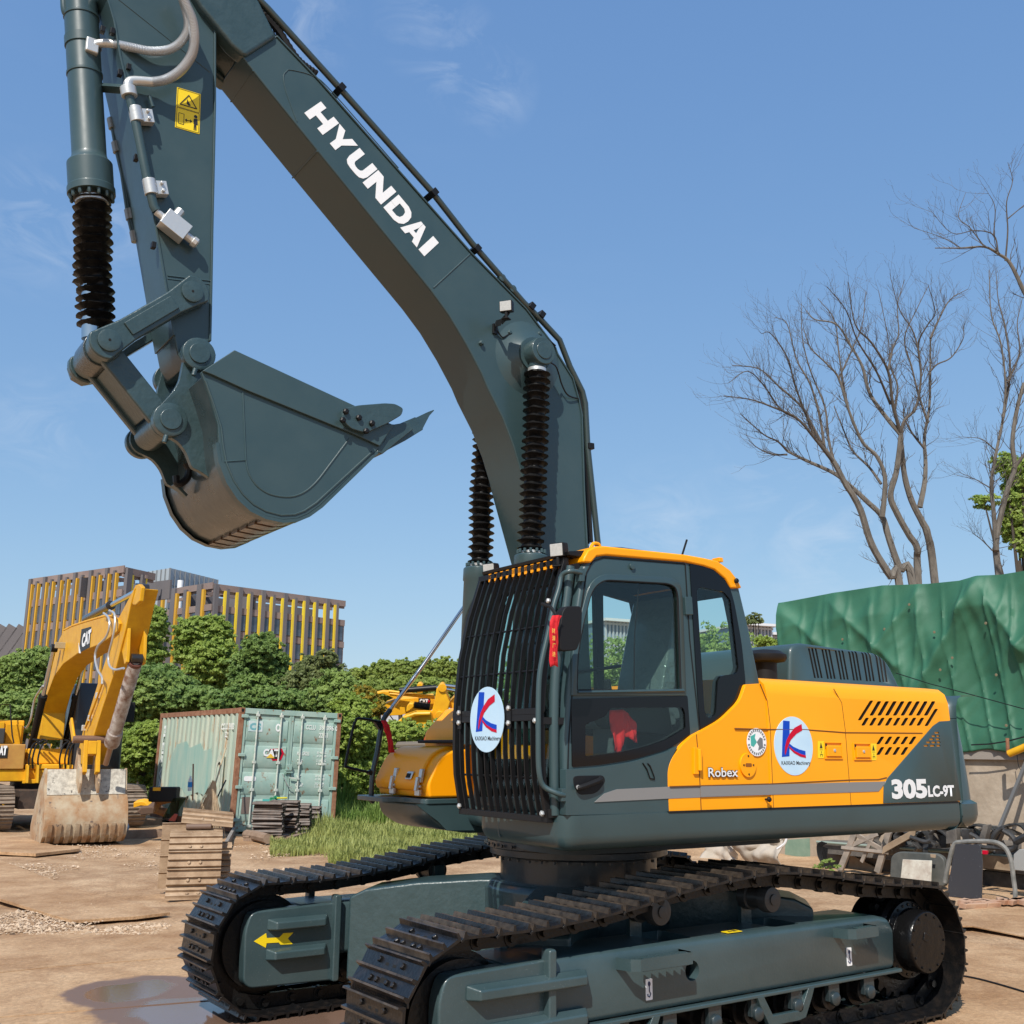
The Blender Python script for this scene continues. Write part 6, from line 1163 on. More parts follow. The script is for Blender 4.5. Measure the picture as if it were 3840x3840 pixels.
for x in (-CL, -.10):
    for y in (-.10, -CW): MB().box(x, x+.104, y, y+.104, .0, CH).build('corner_post', RUST, CONT, bev=.008)
for x in (-CL-.004, -.12):
    for y in (-.115, -CW-.006):
        for z in (-.004, CH-.11): 
            o = MB().box(x, x+.13, y, y+.122, z, z+.116).build('corner_casting', RUST, CONT, bev=.012)
            if x > -1:
                MB().prism(round_poly([(y+.03, z+.02), (y+.09, z+.02), (y+.09, z+.095), (y+.03, z+.095)], .025), x+.1305, x+.1325, 'x').build('casting_hole', RECESS_SHADE, o)  # black plate painted for the darkness inside the casting
MB().box(-.10, .0, -CW+.1, -.1, CH-.12, CH).build('door_header', CGD, CONT, bev=.006); MB().box(-.10, .0, -CW+.1, -.1, 0, .15).build('door_sill', CGD, CONT, bev=.006)
for di, (ya, yb) in enumerate(((-.115, -CW/2+.008), (-CW/2-.008, -CW+.115))):
    d_ = MB(); d_.box(-.07, -.035, yb, ya, .15, CH-.125)
    D_o = d_.build('door', CGD, CONT)
    pn = MB(); n_ = 4; h = (CH-.35)/n_
    for i in range(n_):
        z0 = .20+i*h; pn.add([(-.034, ya-.06, z0), (-.034, yb+.06, z0), (-.034, yb+.06, z0+h*.86), (-.034, ya-.06, z0+h*.86), (-.012, ya-.075, z0+.05), (-.012, yb+.075, z0+.05), (-.012, yb+.075, z0+h*.80), (-.012, ya-.075, z0+h*.80)], [(0, 1, 2, 3), (4, 7, 6, 5), (0, 4, 5, 1), (1, 5, 6, 2), (2, 6, 7, 3), (3, 7, 4, 0)])
    for y in (ya-.02, yb+.02): pn.box(-.036, -.004, y-.025, y+.025, .16, CH-.13)
    pn.build('door_panel', CGD, D_o, bev=.004)
    for y in ((ya-.30, yb+.26) if di == 0 else (ya-.24, yb+.32)):
        b_ = MB(); b_.cyl((.022, y, .10), (.022, y, CH-.06), .019, n=10)
        for z in (.12, .9, 1.5, CH-.14): b_.box(-.005, .045, y-.04, y+.04, z-.03, z+.03)
        b_.build('locking_bar', PALE, D_o, bev=.003)
    for z in (.25, .95, 1.65, 2.5):
        y = ya if di == 0 else yb; MB().box(-.02, .035, y-.08, y+.08, z-.035, z+.035).build('door_hinge', CGD, D_o, bev=.008)
    hb = MB(); yy = -CW/2+(.15 if di == 0 else -.15); hb.beam((.05, yy-.12, 1.15 if di else .42), (.05, yy+.12, 1.18 if di else .42), .02, .03, (1, 0, 0)); hb.build('door_handle', PALE, D_o)
MB().box(.0, .06, -CW/2-.07, -CW/2+.07, 1.33, 1.47).box(.02, .05, -CW/2-.1, -CW/2+.1, 1.28, 1.31).build('lock_box', CGD, CONT, bev=.008)
MB().tube(smooth_path([(.05, -CW/2+.15, 1.25), (.06, -CW/2, 1.0), (.06, -CW/2-.1, .95)]), .010, 6).build('chain', STEEL, CONT)
CD_ = lambda s, y, z, w, h, m=CWL, off=.02: text(s, 'lettering', (-.008, y, z), (0, -1, 0), (0, 0, 1), w, h, m, CONT, off, th=-.006)
def door_sheet(y, z, w, h, m, name, x=-.006, par=None): return MB().box(x-.002, x+.002, y-w, y, z, z+h).build(name, m, par or CONT)
CD_('CCLU', -CW/2-.36, 2.27, .24, .11); CD_('398396 0', -CW/2-.70, 2.27, .46, .11); CD_('22G1', -CW/2-.70, 2.10, .22, .11)
for s, y, z, w, h in (('MAX.GROSS', -.24, 1.68, .30, .09), ('TARE', -.25, 1.50, .13, .09), ('NET', -.27, 1.16, .11, .08), ('CU.CAP.', -.25, .98, .20, .08)): CD_(s, -CW/2+y+.05, z, w, h)
for s, z in (('30 480 KG', 1.73), ('67 200 LBS', 1.655), ('2 185 KG', 1.55), ('4 820 LBS', 1.475), ('28 295 KG', 1.20), ('62 380 LBS', 1.13), ('33.2 CU.M.', 1.03), ('1 173 CU.FT.', .96)): CD_(s, -CW/2-.68, z, .24, .052)
o = door_sheet(-.22, 2.17, .34, .24, mat('worn white sticker', (.62, .68, .66), .5, col2=(.42, .56, .56), nscale=7), 'company_sticker'); text('CS', 'lettering', (-.003, -.25, 2.20), (0, -1, 0), (0, 0, 1), .27, .16, mat('worn teal print', (.16, .38, .42), .5), CONT, .06, th=-.002)
MB().prism([( -.93+.06*math.cos(t), 2.28+.09*math.sin(t)) for t in np.linspace(0, 6.28, 20, endpoint=False)], -.008, -.004, 'x').build('round_sticker', WHITE, CONT)
MB().prism([( -.93+.03*math.cos(t), 2.28+.05*math.sin(t)) for t in np.linspace(0, 6.28, 20, endpoint=False)], -.004, -.003, 'x').build('sticker_mark', CGD, CONT)
# maker's badge on the door: black and red hexagon, white letters, yellow triangle
hexo = MB().prism([(-.78, 1.80), (-1.06, 1.82), (-1.12, 1.72), (-1.06, 1.56), (-.86, 1.54), (-.78, 1.64)], -.008, -.004, 'x').build('badge', KRED, CONT)
MB().prism([(-.76, 1.78), (-1.03, 1.80), (-1.07, 1.71), (-1.02, 1.59), (-.86, 1.57), (-.80, 1.63)], -.0042, -.002, 'x').build('badge_field', BSTK, hexo)
text('CAT', 'lettering', (-.001, -.62, 1.63), (0, -1, 0), (0, 0, 1), .38, .17, WHITE, hexo, .05, th=-.001); MB().prism([(-.70, 1.60), (-.90, 1.60), (-.80, 1.70)], -.001, .001, 'x').build('badge_triangle', mat('badge yellow', (.75, .48, .05), .5), hexo)
MB().prism(round_poly([(-.22, 1.08), (-.50, 1.08), (-.50, 1.19), (-.22, 1.19)], .05), -.008, -.004, 'x').build('pale_patch', WHITE, CONT)
door_sheet(-.22, .38, .24, .36, mat('brown data plate', (.17, .13, .11), .6), 'data_plate'); door_sheet(-.70, .28, .42, .42, mat('teal repair paint', (.09, .42, .38), .5), 'paint_patch', x=-.0095)
# faded side lettering and patches on the left side (outward +y)
def side_s(s, x, z, w, h, m=CWL): return text(s, 'lettering', (x, .002, z), (1, 0, 0) if False else (1, 0, 0), (0, 0, 1), w, h, m, CONT, .03, th=-.004)
MB().prism([(-4.7, .8), (-4.5, .72), (-3.6, .80), (-3.2, .62), (-2.4, .75), (-1.9, .70), (-1.6, .95), (-1.55, 1.5), (-1.7, 1.78), (-2.2, 1.72), (-2.5, 1.90), (-3.3, 1.78), (-3.6, 1.95), (-4.4, 1.86), (-4.75, 1.5)], .0005, .0025).build('paint_patch', mat('teal repaint', (.24, .41, .36), .65, col2=(.38, .47, .39), nscale=1.8, mscale=(2, 2, .4)), CONT)

side_s('CCLU 3983', -1.15, 2.20, .85, .15); side_s('22', -.85, 2.03, .16, .13)
text('FLEIS VAN', 'lettering', (-5.62, .002, 2.35), (0, 0, -1), (1, 0, 0), 2.0, .17, CWL, CONT, .03, th=.004)
text('GI', 'lettering', (-1.30, .002, .70), (1, 0, 0), (0, 0, 1), .55, .95, mat('cream flaking letter', (.58, .58, .48), .7, col2=(.40, .47, .38), nscale=9), CONT, .02, th=-.004)
def mirror_kids(o):
    for c in o.children:
        if c.type == 'MESH':
            for v in c.data.vertices: v.co.y = -v.co.y
            c.data.flip_normals()
        mirror_kids(c)
bpy.context.view_layer.update(); mirror_kids(CONT)
# ================================================================ buildings far behind
def gpt(azd, D): a = math.radians(azd); return Vector((CAM.x+D*math.cos(a), CAM.y+D*math.sin(a), 0))
CONC = mat('grey brown render', (.118, .108, .112), .85, col2=(.145, .132, .135), nscale=.15)
PINK = mat('pinkish brown spandrel', (.20, .145, .13), .85, col2=(.25, .19, .165), nscale=.4)
YFIN = mat('yellow facade panel', (.62, .35, .03), .6, col2=(.55, .29, .03), nscale=.3)
YFIN2 = mat('lemon yellow facade panel', (.74, .56, .03), .6, col2=(.66, .46, .03), nscale=.3)
WGL = mat('dark window glass', (.03, .04, .055), .12, col2=(.08, .10, .13), nscale=.35, spec=.8)
def facade(root, P0, P1, H, bays, floors, yellow=YFIN, yside=1, depth=14, wide=(.33, .22), seed=0, top_open=True, winw=.26):
    """wall between two ground points seen from the camera side; fins stand 1.3 m proud; windows set between them"""
    rr = random.Random(seed); d = (P1-P0); Lw = d.length; d = d/Lw; n = Vector((d.y, -d.x, 0)); n = n if n.dot(CAM-P0) > 0 else -n
    def bx(s0, s1, n0, n1, z0, z1, name, m, par=None):
        c = P0+d*((s0+s1)/2)+n*((n0+n1)/2)+Vector((0, 0, (z0+z1)/2)); return MB().obox(c, d*(s1-s0)/2, n*(n1-n0)/2, (0, 0, (z1-z0)/2)).build(name, m, root, smooth=False)
    bx(0, Lw, -.8, 0, 0, H-(2.8 if top_open else .1), 'wall', PINK); bw = Lw/bays; fh = H/floors
    for k in range(floors+1):
        z = min(k*fh, H-.35); bx(0, Lw, .0, .16, z, z+.9, 'ledge', PINK)
    win0 = None
    for b in range(bays):
        s = b*bw; fw_ = bw*wide[b % 2]; yw = bw*.15
        bx(s, s+fw_, 0, .50, 0, H+.45*((b+1) % 2), 'fin', CONC)
        if yside > 0: bx(s+fw_, s+fw_+yw, 0, .40, 0, H-.3, 'yellow_panel', yellow); w0 = s+fw_+yw+.03
        else: bx(s-yw, s, 0, .40, 0, H-.3, 'yellow_panel', yellow) if b else None; w0 = s+fw_+.04
        w1 = s+bw-.04-(yw if yside < 0 else 0)
        if b == 0 and winw > 0:
            pass
        for k in range(floors-(1 if top_open else 0)):
            z = k*fh+.8; ww = min(w1-w0, bw*.30)
            if win0 is None:
                c0 = MB().obox((0, 0, 0), d*.5, n*.08, (0, 0, fh*.32)).obox((0, 0, fh*.0), d*.03, n*.11, (0, 0, fh*.32)).obox((0, 0, -fh*.12), d*.5, n*.1, (0, 0, .04)); win0 = c0.build('window', WGL, root, smooth=False); o = win0
            else: o = win0.copy(); COL.objects.link(o); o.parent = root
            o.location = P0+d*((w0+w1)/2)+n*.10+Vector((0, 0, z+fh*.40)); M3 = Matrix.Identity(3)
            sx = (w1-w0)*.92; o.rotation_euler = (0, 0, 0); ang = math.atan2(d.y, d.x)
            # stretch along the facade only
            o.matrix_basis = Matrix.Translation(o.location) @ Matrix.Rotation(ang, 4, 'Z') @ Matrix.Diagonal((sx, 1, 1, 1)) @ Matrix.Rotation(-ang, 4, 'Z')
    if top_open:
        for k in range(3): bx(0, Lw, -1.2-k*3, -.9-k*3, H-2.8, H-.3, 'roof_frame', CONC) if k == 2 else bx(0, Lw, -.4-k*3, -.1-k*3, H-.65, H-.2, 'roof_frame', PINK)
    return root
A = empty('apartment_block', 'grey brown tower block with warm yellow strips between tall fins, left of the glass cube', 'building', gpt(-103, 150))
A.location = (0, 0, 0)
facade(A, gpt(-100.75, 156), gpt(-105.03, 139), 23.2, 12, 7, YFIN, 1, seed=1)
facade(A, gpt(-105.03, 139), gpt(-106.5, 143), 23.0, 2, 7, YFIN2, 1, seed=2)
def core(root, P, H): MB().prism([(p.x, p.y) for p in P], 0, H, 'z').build('core', PINK, root, smooth=False)
def behind(p, k=1.2): d = (p-CAM); d.z = 0; return p+d.normalized()*k
core(A, [behind(gpt(-100.9, 156)), behind(gpt(-105.03, 140), 2), behind(gpt(-106.45, 143.5), 1.5), behind(gpt(-105.2, 160), 8)], 20.2)
A2 = empty('apartment_block', 'lower grey brown block with bright yellow strips, its sharp corner above the round green tree', 'building')
facade(A2, gpt(-106.3, 166), gpt(-109.47, 152), 23.6, 5, 7, YFIN, 1, seed=3)
facade(A2, gpt(-109.47, 152), gpt(-116.33, 165), 23.4, 12, 7, YFIN2, -1, seed=4)
core(A2, [behind(gpt(-106.4, 166), 2), behind(gpt(-109.47, 153), 2), behind(gpt(-116.2, 165), 2), behind(gpt(-113, 180), 5)], 20.4)
# slanted-frame annex
A3 = empty('slanted_annex', 'lower annex of slanted grey beams at the far left edge', 'building')
P0, P1 = gpt(-97.0, 160), gpt(-100.9, 158); d = (P1-P0).normalized(); Lw = (P1-P0).length; n = Vector((d.y, -d.x, 0)); n = n if n.dot(CAM-P0) > 0 else -n
MB().obox((P0+P1)/2-n*7+Vector((0, 0, 6.9)), d*Lw/2, n*6, (0, 0, 6.9)).build('wall', PINK, A3, smooth=False)
for k in range(10):
    a = P0+d*(Lw*k/9-9)+n*.8; b = a+d*9.5+Vector((0, 0, 17.4)); MB().beam(a, b, 1.1, 1.25, n).build('slanted_beam', CONC, A3, smooth=False)
for k in range(7): MB().obox((P0+P1)/2+Vector((0, 0, 2.4*k+1.5)), d*Lw/2, n*.5, (0, 0, .22)).build('ledge', PINK, A3, smooth=False); MB().obox((P0+P1)/2+n*.1-n*.4+Vector((0, 0, 2.4*k+2.6)), d*Lw*.48, n*.05, (0, 0, .5)).build('window_band', WGL, A3, smooth=False) if k < 5 else None
# glass cube behind
GC = empty('glass_tower', 'pale grey glass cube rising between the two apartment blocks', 'building'); GLS = mat('pale curtain wall', (.30, .335, .36), .28, col2=(.35, .385, .41), nscale=.2)
p0, p1, p2 = gpt(-106.0, 182), gpt(-107.24, 176), gpt(-109.65, 186)
H = 29.6; MB().prism([(p0.x, p0.y), (p1.x, p1.y), (p2.x, p2.y), tuple((p2+(p0-p1))[:2])], 0, H, 'z').build('glass_wall', GLS, GC, smooth=False)
for a, b, nb in ((p0, p1, 6), (p1, p2, 10)):
    dd_ = (b-a); nn = Vector((dd_.y, -dd_.x, 0)).normalized(); nn = nn if nn.dot(CAM-a) > 0 else -nn
    for k in range(nb+1): q_ = a+dd_*k/nb+nn*.08; MB().box(q_.x-.07, q_.x+.07, q_.y-.07, q_.y+.07, 0, H).build('mullion', mat('grey mullion', (.2, .21, .22), .5), GC, smooth=False)
    for k in range(8): MB().beam(a+nn*.06+Vector((0, 0, H*k/8+1)), b+nn*.06+Vector((0, 0, H*k/8+1)), .1, .1, (0, 0, 1)).build('transom', MATS['grey mullion'], GC, smooth=False)
c_ = gpt(-107.8, 172); MB().cyl((c_.x, c_.y, 20), (c_.x, c_.y, 27.1), .45, n=12).build('flue', WHITE, GC)
# low white glazed hall
WH = empty('white_hall', 'low white building with a glazed band behind the round tree', 'building'); WM = mat('white cladding', (.62, .63, .64), .6)
a, b = gpt(-103.5, 110), gpt(-113.6, 112); d = (b-a).normalized(); n = Vector((d.y, -d.x, 0)); n = n if n.dot(CAM-a) > 0 else -n
for z0, z1, m, o_, nm in ((0, 4.6, WM, 0, 'wall'), (5.9, 7.0, WM, .5, 'roof_band'), (4.6, 5.9, mat('pale green glazing', (.16, .24, .25), .15, spec=.7), -.2, 'glazing')): MB().obox((a+b)/2+n*(o_-5)+Vector((0, 0, (z0+z1)/2)), d*(b-a).length/2, n*5, (0, 0, (z1-z0)/2)).build(nm, m, WH, smooth=False)
for k in range(30): q_ = a+(b-a)*k/30+n*-.1; MB().box(q_.x-.06, q_.x+.06, q_.y-.06, q_.y+.06, 4.6, 5.9).build('mullion', WM, WH, smooth=False)
WH2 = empty('white_roof_shed', 'far flat shed with white and green roof edge left of the grove', 'building')
a, b = gpt(-116.0, 200), gpt(-121.5, 215); d = (b-a).normalized(); n = Vector((d.y, -d.x, 0)); n = n if n.dot(CAM-a) > 0 else -n
for z0, z1, m, nm in ((0, 11.6, WM, 'wall'), (11.6, 13.0, mat('green fascia', (.05, .22, .17), .6), 'fascia'), (13.0, 14.4, WM, 'roof')): MB().obox((a+b)/2-n*8+n*(z0*.02)+Vector((0, 0, (z0+z1)/2)), d*(b-a).length/2, n*8, (0, 0, (z1-z0)/2)).build(nm, m, WH2, smooth=False)
# glass office beyond the cab rear pillar
def office(lab, azl, azr, D, ztop_px, step=None):
    O_ = empty('glass_office', lab, 'building'); a, b = gpt(azl, D), gpt(azr, D*1.02); z = ztop_px; d = (b-a).normalized(); n = Vector((d.y, -d.x, 0)); n = n if n.dot(CAM-a) > 0 else -n
    MB().obox((a+b)/2-n*6+Vector((0, 0, z/2)), d*(b-a).length/2, n*6, (0, 0, z/2)).build('wall', mat('blue grey glass wall', (.16, .22, .30), .3, spec=.6), O_, smooth=False)
    for k in range(9): q_ = a+(b-a)*(k+.5)/9+n*.1; MB().box(q_.x-.1, q_.x+.1, q_.y-.1, q_.y+.1, 0, z).build('mullion', mat('pale frame', (.42, .44, .47), .6), O_, smooth=False)
    for k in range(7): MB().beam(a+n*.1+Vector((0, 0, z*(k+.9)/7)), b+n*.1+Vector((0, 0, z*(k+.9)/7)), .25, .25, (0, 0, 1)).build('ledge', MATS['pale frame'], O_, smooth=False)
    MB().obox((a+b)/2-n*5+Vector((0, 0, z+.15)), d*((b-a).length/2+.3), n*6, (0, 0, .15)).build('roof', WM, O_, smooth=False)
def az(p): r = ray(p); return math.degrees(math.atan2(r.y, r.x)), r.z/math.hypot(r.x, r.y)
(l, e1_), (r2_, _) = az(b4(120, 365)), az(b4(290, 372)); office('small blue grey glass office building seen right of the cab, its taller part', l, r2_, 130, CAM.z+e1_*130)
(l, e1_), (r2_, _) = az(b4(285, 420)), az(b4(480, 415)); office('lower step of the glass office building beside the green tarpaulin', l, r2_, 136, CAM.z+e1_*136)
(l, e1_), (r2_, _) = az(c5(985, 520)), az(c5(1165, 520)); office('glass building seen through the cab door window', l, r2_, 120, CAM.z+e1_*120)
# ================================================================ yellow excavator at the left
MO = Vector((-.95, -22.0, 0)); MY = math.radians(87.5)
YX = empty('yellow_excavator', 'parked ochre yellow crawler excavator with a muddy bucket resting on the ground at the left', 'excavator', MO, MY)
def V(cf, pts, y): return [(lambda v: (v.x, v.z))(onY(cf(*p), y, MY, MO)) for p in pts]
def Y3(cf, p, y): v = onY(cf(*p), y, MY, MO); return Vector(v)
def yp_(mb, name, m, par=None, **k): return mb.build(name, m, par or YX, **k)
ypoly = V(b1, [(195, 1150), (215, 960), (250, 830), (290, 690), (330, 590), (352, 545), (400, 520), (470, 497), (580, 465), (640, 468), (665, 500), (655, 545), (600, 590), (540, 625), (440, 665), (350, 730), (300, 800), (262, 900), (235, 1000), (222, 1150)], -.27)
YB_ = yp_(MB().prism(ypoly, -.27, .27), 'boom', CATY, bev=.02)
tp_ = V(b1, [(352, 545), (400, 520), (470, 497), (580, 465), (640, 468)], -.27); R_ = []
yp_(MB().tube([(a, -.26, b+.02) for a, b in tp_], .022, 6), 'boom_pipe', CATY2, YB_)
q = V(b1, [(455, 535), (508, 520), (500, 635), (440, 668)], -.275); bp = yp_(MB().prism(q, -.278, -.272), 'boom_badge', BSTK, YB_)
a, b, c_ = [Vector((x, -.282, z)) for x, z in V(b1, [(455, 640), (505, 610), (462, 560)], -.28)]
text('CAT', 'lettering', a, b-a, Vector((c_.x-a.x, 0, c_.z-a.z)), (b-a).length, .30, WHITE, YX, .06, th=.004)
q = V(b1, [(438, 610), (450, 668), (440, 668)], -.28); yp_(MB().prism(q, -.282, -.279), 'badge_stripe', WHITE, bp)
# arm
apoly = V(b1, [(745, 308), (700, 395), (655, 480), (628, 600), (590, 700), (550, 820), (500, 980), (462, 1100), (430, 1235), (440, 1285), (470, 1290), (492, 1230), (522, 1130), (562, 1000), (605, 870), (648, 740), (672, 640), (702, 520), (727, 400), (752, 303)], -.22)
YA_ = yp_(MB().prism(apoly, -.22, .22), 'arm', CATY, bev=.02)
for y in (-.16, .16):
    q = V(b1, [(750, 400), (745, 340), (765, 290), (785, 283), (800, 300), (790, 380), (765, 402)], y); yp_(MB().prism(q, y-.04, y+.04), 'arm_ear', CATY, YA_, bev=.02)
c_ = Y3(b1, (790, 310), 0); yp_(MB().cyl((c_.x, -.12, c_.z), (c_.x, .12, c_.z), .10, n=20), 'rod_eye', mat('greasy dark steel', (.02, .016, .014), .35, coat=.4), YA_)
q = V(b1, [(735, 560), (765, 600)], .24); 
for y in (-.08, .14):
    q = [Y3(b1, p, .0) for p in ((735, 592), (725, 600), (690, 740), (710, 738), (738, 620))]; yp_(MB().prism([(v.x+.06, v.z) for v in q], y-.02, y+.02), 'arm_bracket', CATY, YA_, bev=.006)
DKS = MATS['greasy dark steel']; MUDC = mat('muddy worn cylinder paint', (.50, .46, .42), .6, col2=(.16, .08, .05), nscale=6, bump=.15)
def ycyl(p, q, y, t0, r, rr, m, mrod, name='cylinder', cap=True, yq=None):
    a, b = Y3(b1, p, y), Y3(b1, q, y if yq is None else yq); a.y = y; b.y = y if yq is None else yq; d = b-a
    o = yp_(MB().lathe([(r, 0), (r, d.length*t0-.12), (r*1.18, d.length*t0-.11), (r*1.18, d.length*t0)], a, d, 20), name, m, None); yp_(MB().cyl(a+d*(t0*.98), b, rr, n=14), 'rod', mrod, o); yp_(MB().lathe([(r*1.1, -r*.8), (r*1.1, r*.8)], b, (0, 1, 0), 16), 'rod_eye', m, o); return o
ycyl((145, 1320), (302, 640), -.42, .62, .085, .05, BLACK, CHROME, 'boom_cylinder'); ycyl((335, 1320), (470, 700), .42, .68, .085, .05, BLACK, CHROME, 'boom_cylinder')
ycyl((478, 478), (785, 312), 0, .50, .085, .055, DKS, CHROME, 'arm_cylinder')
a_ = [Y3(b1, p, .0) for p in ((722, 735), (563, 1285))]; 
for v in a_: v.x += .42
cy = a_[1]-a_[0]
yp_(MB().lathe([(.085, -.10), (.085, .10)], a_[0]-cy.normalized()*.13, (0, 1, 0), 16), 'cylinder_eye', DKS, YA_)
for y in (-.15, .15): yp_(MB().prism([(a_[0].x-.30, a_[0].z+1.15), (a_[0].x-.12, a_[0].z+1.1), (a_[0].x+.06, a_[0].z+.25), (a_[0].x+.07, a_[0].z+.02), (a_[0].x-.05, a_[0].z-.02), (a_[0].x-.35, a_[0].z+.25)], y-.03, y+.03), 'arm_bracket', CATY, YA_, bev=.01)
if True: cy = a_[1]-a_[0]; o = yp_(MB().lathe([(.07, -.05), (.11, .0), (.125, .03), (.125, cy.length*.66), (.145, cy.length*.67), (.145, cy.length*.78), (.13, cy.length*.8)], a_[0], cy, 20), 'bucket_cylinder', MUDC); yp_(MB().cyl(a_[0]+cy*.79, a_[1], .055, n=14), 'rod', mat('dull brown rod', (.30, .2, .15), .3, metal=.6), o); yp_(MB().lathe([(.13, -.04), (.115, .10), (.11, .2)], a_[0], cy, 18), 'cylinder_head', mat('rust red head', (.14, .05, .035), .6), o)
# hoses
for pts in ([(578, 445), (605, 470), (610, 520), (590, 580), (545, 630), (530, 690), (545, 760), (568, 800), (570, 840)], [(610, 430), (638, 450), (640, 520), (625, 600), (605, 680), (610, 735), (640, 760), (690, 752)]):
    P = [Y3(b1, p, -.34) for p in pts]; yp_(MB().tube(smooth_path(P, 5), .022, 8), 'hose', HOSE, YB_)
P = [Y3(b1, p, -.5) for p in ((240, 850), (200, 910), (185, 960), (170, 1040), (145, 1085), (120, 1070))]; yp_(MB().tube(smooth_path(P, 5), .025, 8), 'hose', HOSE, YB_)
for p in ((548, 905), (505, 1030), (470, 1085)): v = Y3(b1, p, -.24); yp_(MB().obox(v, (.05, 0, 0), (0, .05, 0), (0, 0, .06)), 'pipe_clamp', STEEL, YA_, bev=.01)
P = [Y3(b1, p, -.27) for p in ((572, 830), (548, 900), (500, 1030), (475, 1085))]; yp_(MB().tube(P, .02, 8), 'arm_pipe', CATY, YA_)
v = Y3(b1, (340, 625), -.36); yp_(MB().obox(v, (.03, 0, 0), (0, .13, 0), (0, 0, .07)), 'work_lamp', mat('dusty lamp', (.35, .28, .16), .6), YB_, bev=.01)
# house
hy = MB(); hy.box(-2.6, .9, -1.6, 1.55, 1.02, 1.30); HY = yp_(hy, 'house_frame', CATY, bev=.03)
yp_(MB().box(-.3, .95, -1.6, -.62, 1.30, 1.88), 'tool_box', mat('dull ochre panel', (.50, .27, .06), .5, col2=(.42, .2, .05), nscale=3), bev=.03)
q = [onX(b1(*p), .96, MY, MO) for p in ((-20, 1192), (46, 1190), (40, 1252), (-20, 1252))]; bg_ = yp_(MB().sheet(q, (1, 0, 0), .005), 'side_badge', BSTK); a, b, c_ = q[3], q[2], q[0]; text('AT', 'lettering', Vector((.968, a.y+.04, a.z+.06)), (0, 1, 0), (0, 0, 1), (b-a).length*.72, .22, WHITE, YX, .06, th=.002)
yp_(MB().box(-2.2, -.1, -1.55, -.55, 1.5, 2.45), 'engine_side', CATY2, bev=.03); yp_(MB().box(-.09, -.06, -1.45, -1.0, 1.6, 2.4).box(-.09, -.06, -.95, -.6, 1.7, 2.35), 'engine_door', CATY, bev=.01)
yp_(MB().box(-.3, .2, -1.55, -1.0, 1.88, 2.25), 'battery_box', mat('dark grey plastic cover', (.04, .042, .045), .6), bev=.03)
yp_(MB().tube([(.2, -1.5, 1.88), (.15, -1.5, 2.8), (.1, -.95, 2.82), (.25, -.85, 2.1), (.3, -.8, 1.9)], .018, 8), 'handrail', BLACK); yp_(MB().cyl((-1.2, -1.35, 2.4), (-1.2, -1.35, 2.95), .09, n=16), 'exhaust', mat('pale exhaust', (.4, .3, .27), .5))
yp_(MB().box(.2, .93, -.58, .5, 1.30, 1.42).box(.1, .5, -.5, .5, 1.42, 1.78), 'boom_foot_deck', CATY2, bev=.03)
for y in (-.5, -.42, -.3, .18, .3, .38): yp_(MB().tube(smooth_path([(.95, y, 1.32), (1.0, y-.04, 1.55), (.95, y+.02, 1.85), (.85, y+.15, 1.95), (.7, y+.05, 2.0)], 4), .022, 6), 'valve_hose', RUB)
for y in (-.55, -.33, .34, .55): yp_(MB().prism([(.75, 1.0), (1.15, 1.0), (1.05, 1.4), (.85, 1.4)], y-.025, y+.025), 'cylinder_lug', CATY)
yp_(MB().box(.9, 1.02, -.62, .72, .98, 1.08), 'front_plate', CATY, bev=.01)
cbm = mat('black cab frame', (.014, .016, .02), .4, coat=.3); cbo = yp_(MB().box(-.75, .93, .42, 1.58, 1.28, 3.36), 'cab', cbm, bev=.06, seg=3); apply_mods(cbo)
c_ = MB(); c_.box(-.65, .85, .60, 1.50, 1.4, 3.26); cut(cbo, c_); c_ = MB(); c_.box(.6, 1.2, .62, 1.48, 2.10, 3.20); c_.box(.6, 1.2, .62, 1.48, 1.45, 2.02); c_.box(-.5, .75, .3, 1.8, 1.9, 3.15); c_.box(-1, -.5, .7, 1.4, 2.2, 3.1); cut(cbo, c_)
yp_(MB().box(.88, .89, .62, 1.48, 1.45, 3.2), 'windshield', GLASS, cbo); yp_(MB().box(-.5, .75, 1.54, 1.545, 1.9, 3.15).box(-.5, .75, .555, .56, 1.9, 3.15), 'side_window', GLASS, cbo)
yp_(MB().prism([(-.35, 1.9), (.2, 1.9), (.2, 2.02), (-.2, 2.1), (-.3, 2.8), (-.42, 2.8)], .85, 1.3), 'operator_seat', BLKP, cbo, bev=.03); yp_(MB().box(.95, 1.0, .60, 1.5, 1.02, 1.26), 'lower_trim', CATY, cbo, bev=.03)
yp_(MB().box(.3, .36, 1.72, 1.95, 2.45, 2.95), 'mirror', BLKP, bev=.02); yp_(MB().tube([(.6, 1.58, 3.0), (.35, 1.8, 3.05), (.33, 1.85, 2.9)], .012, 6), 'mirror_arm', BLKP)
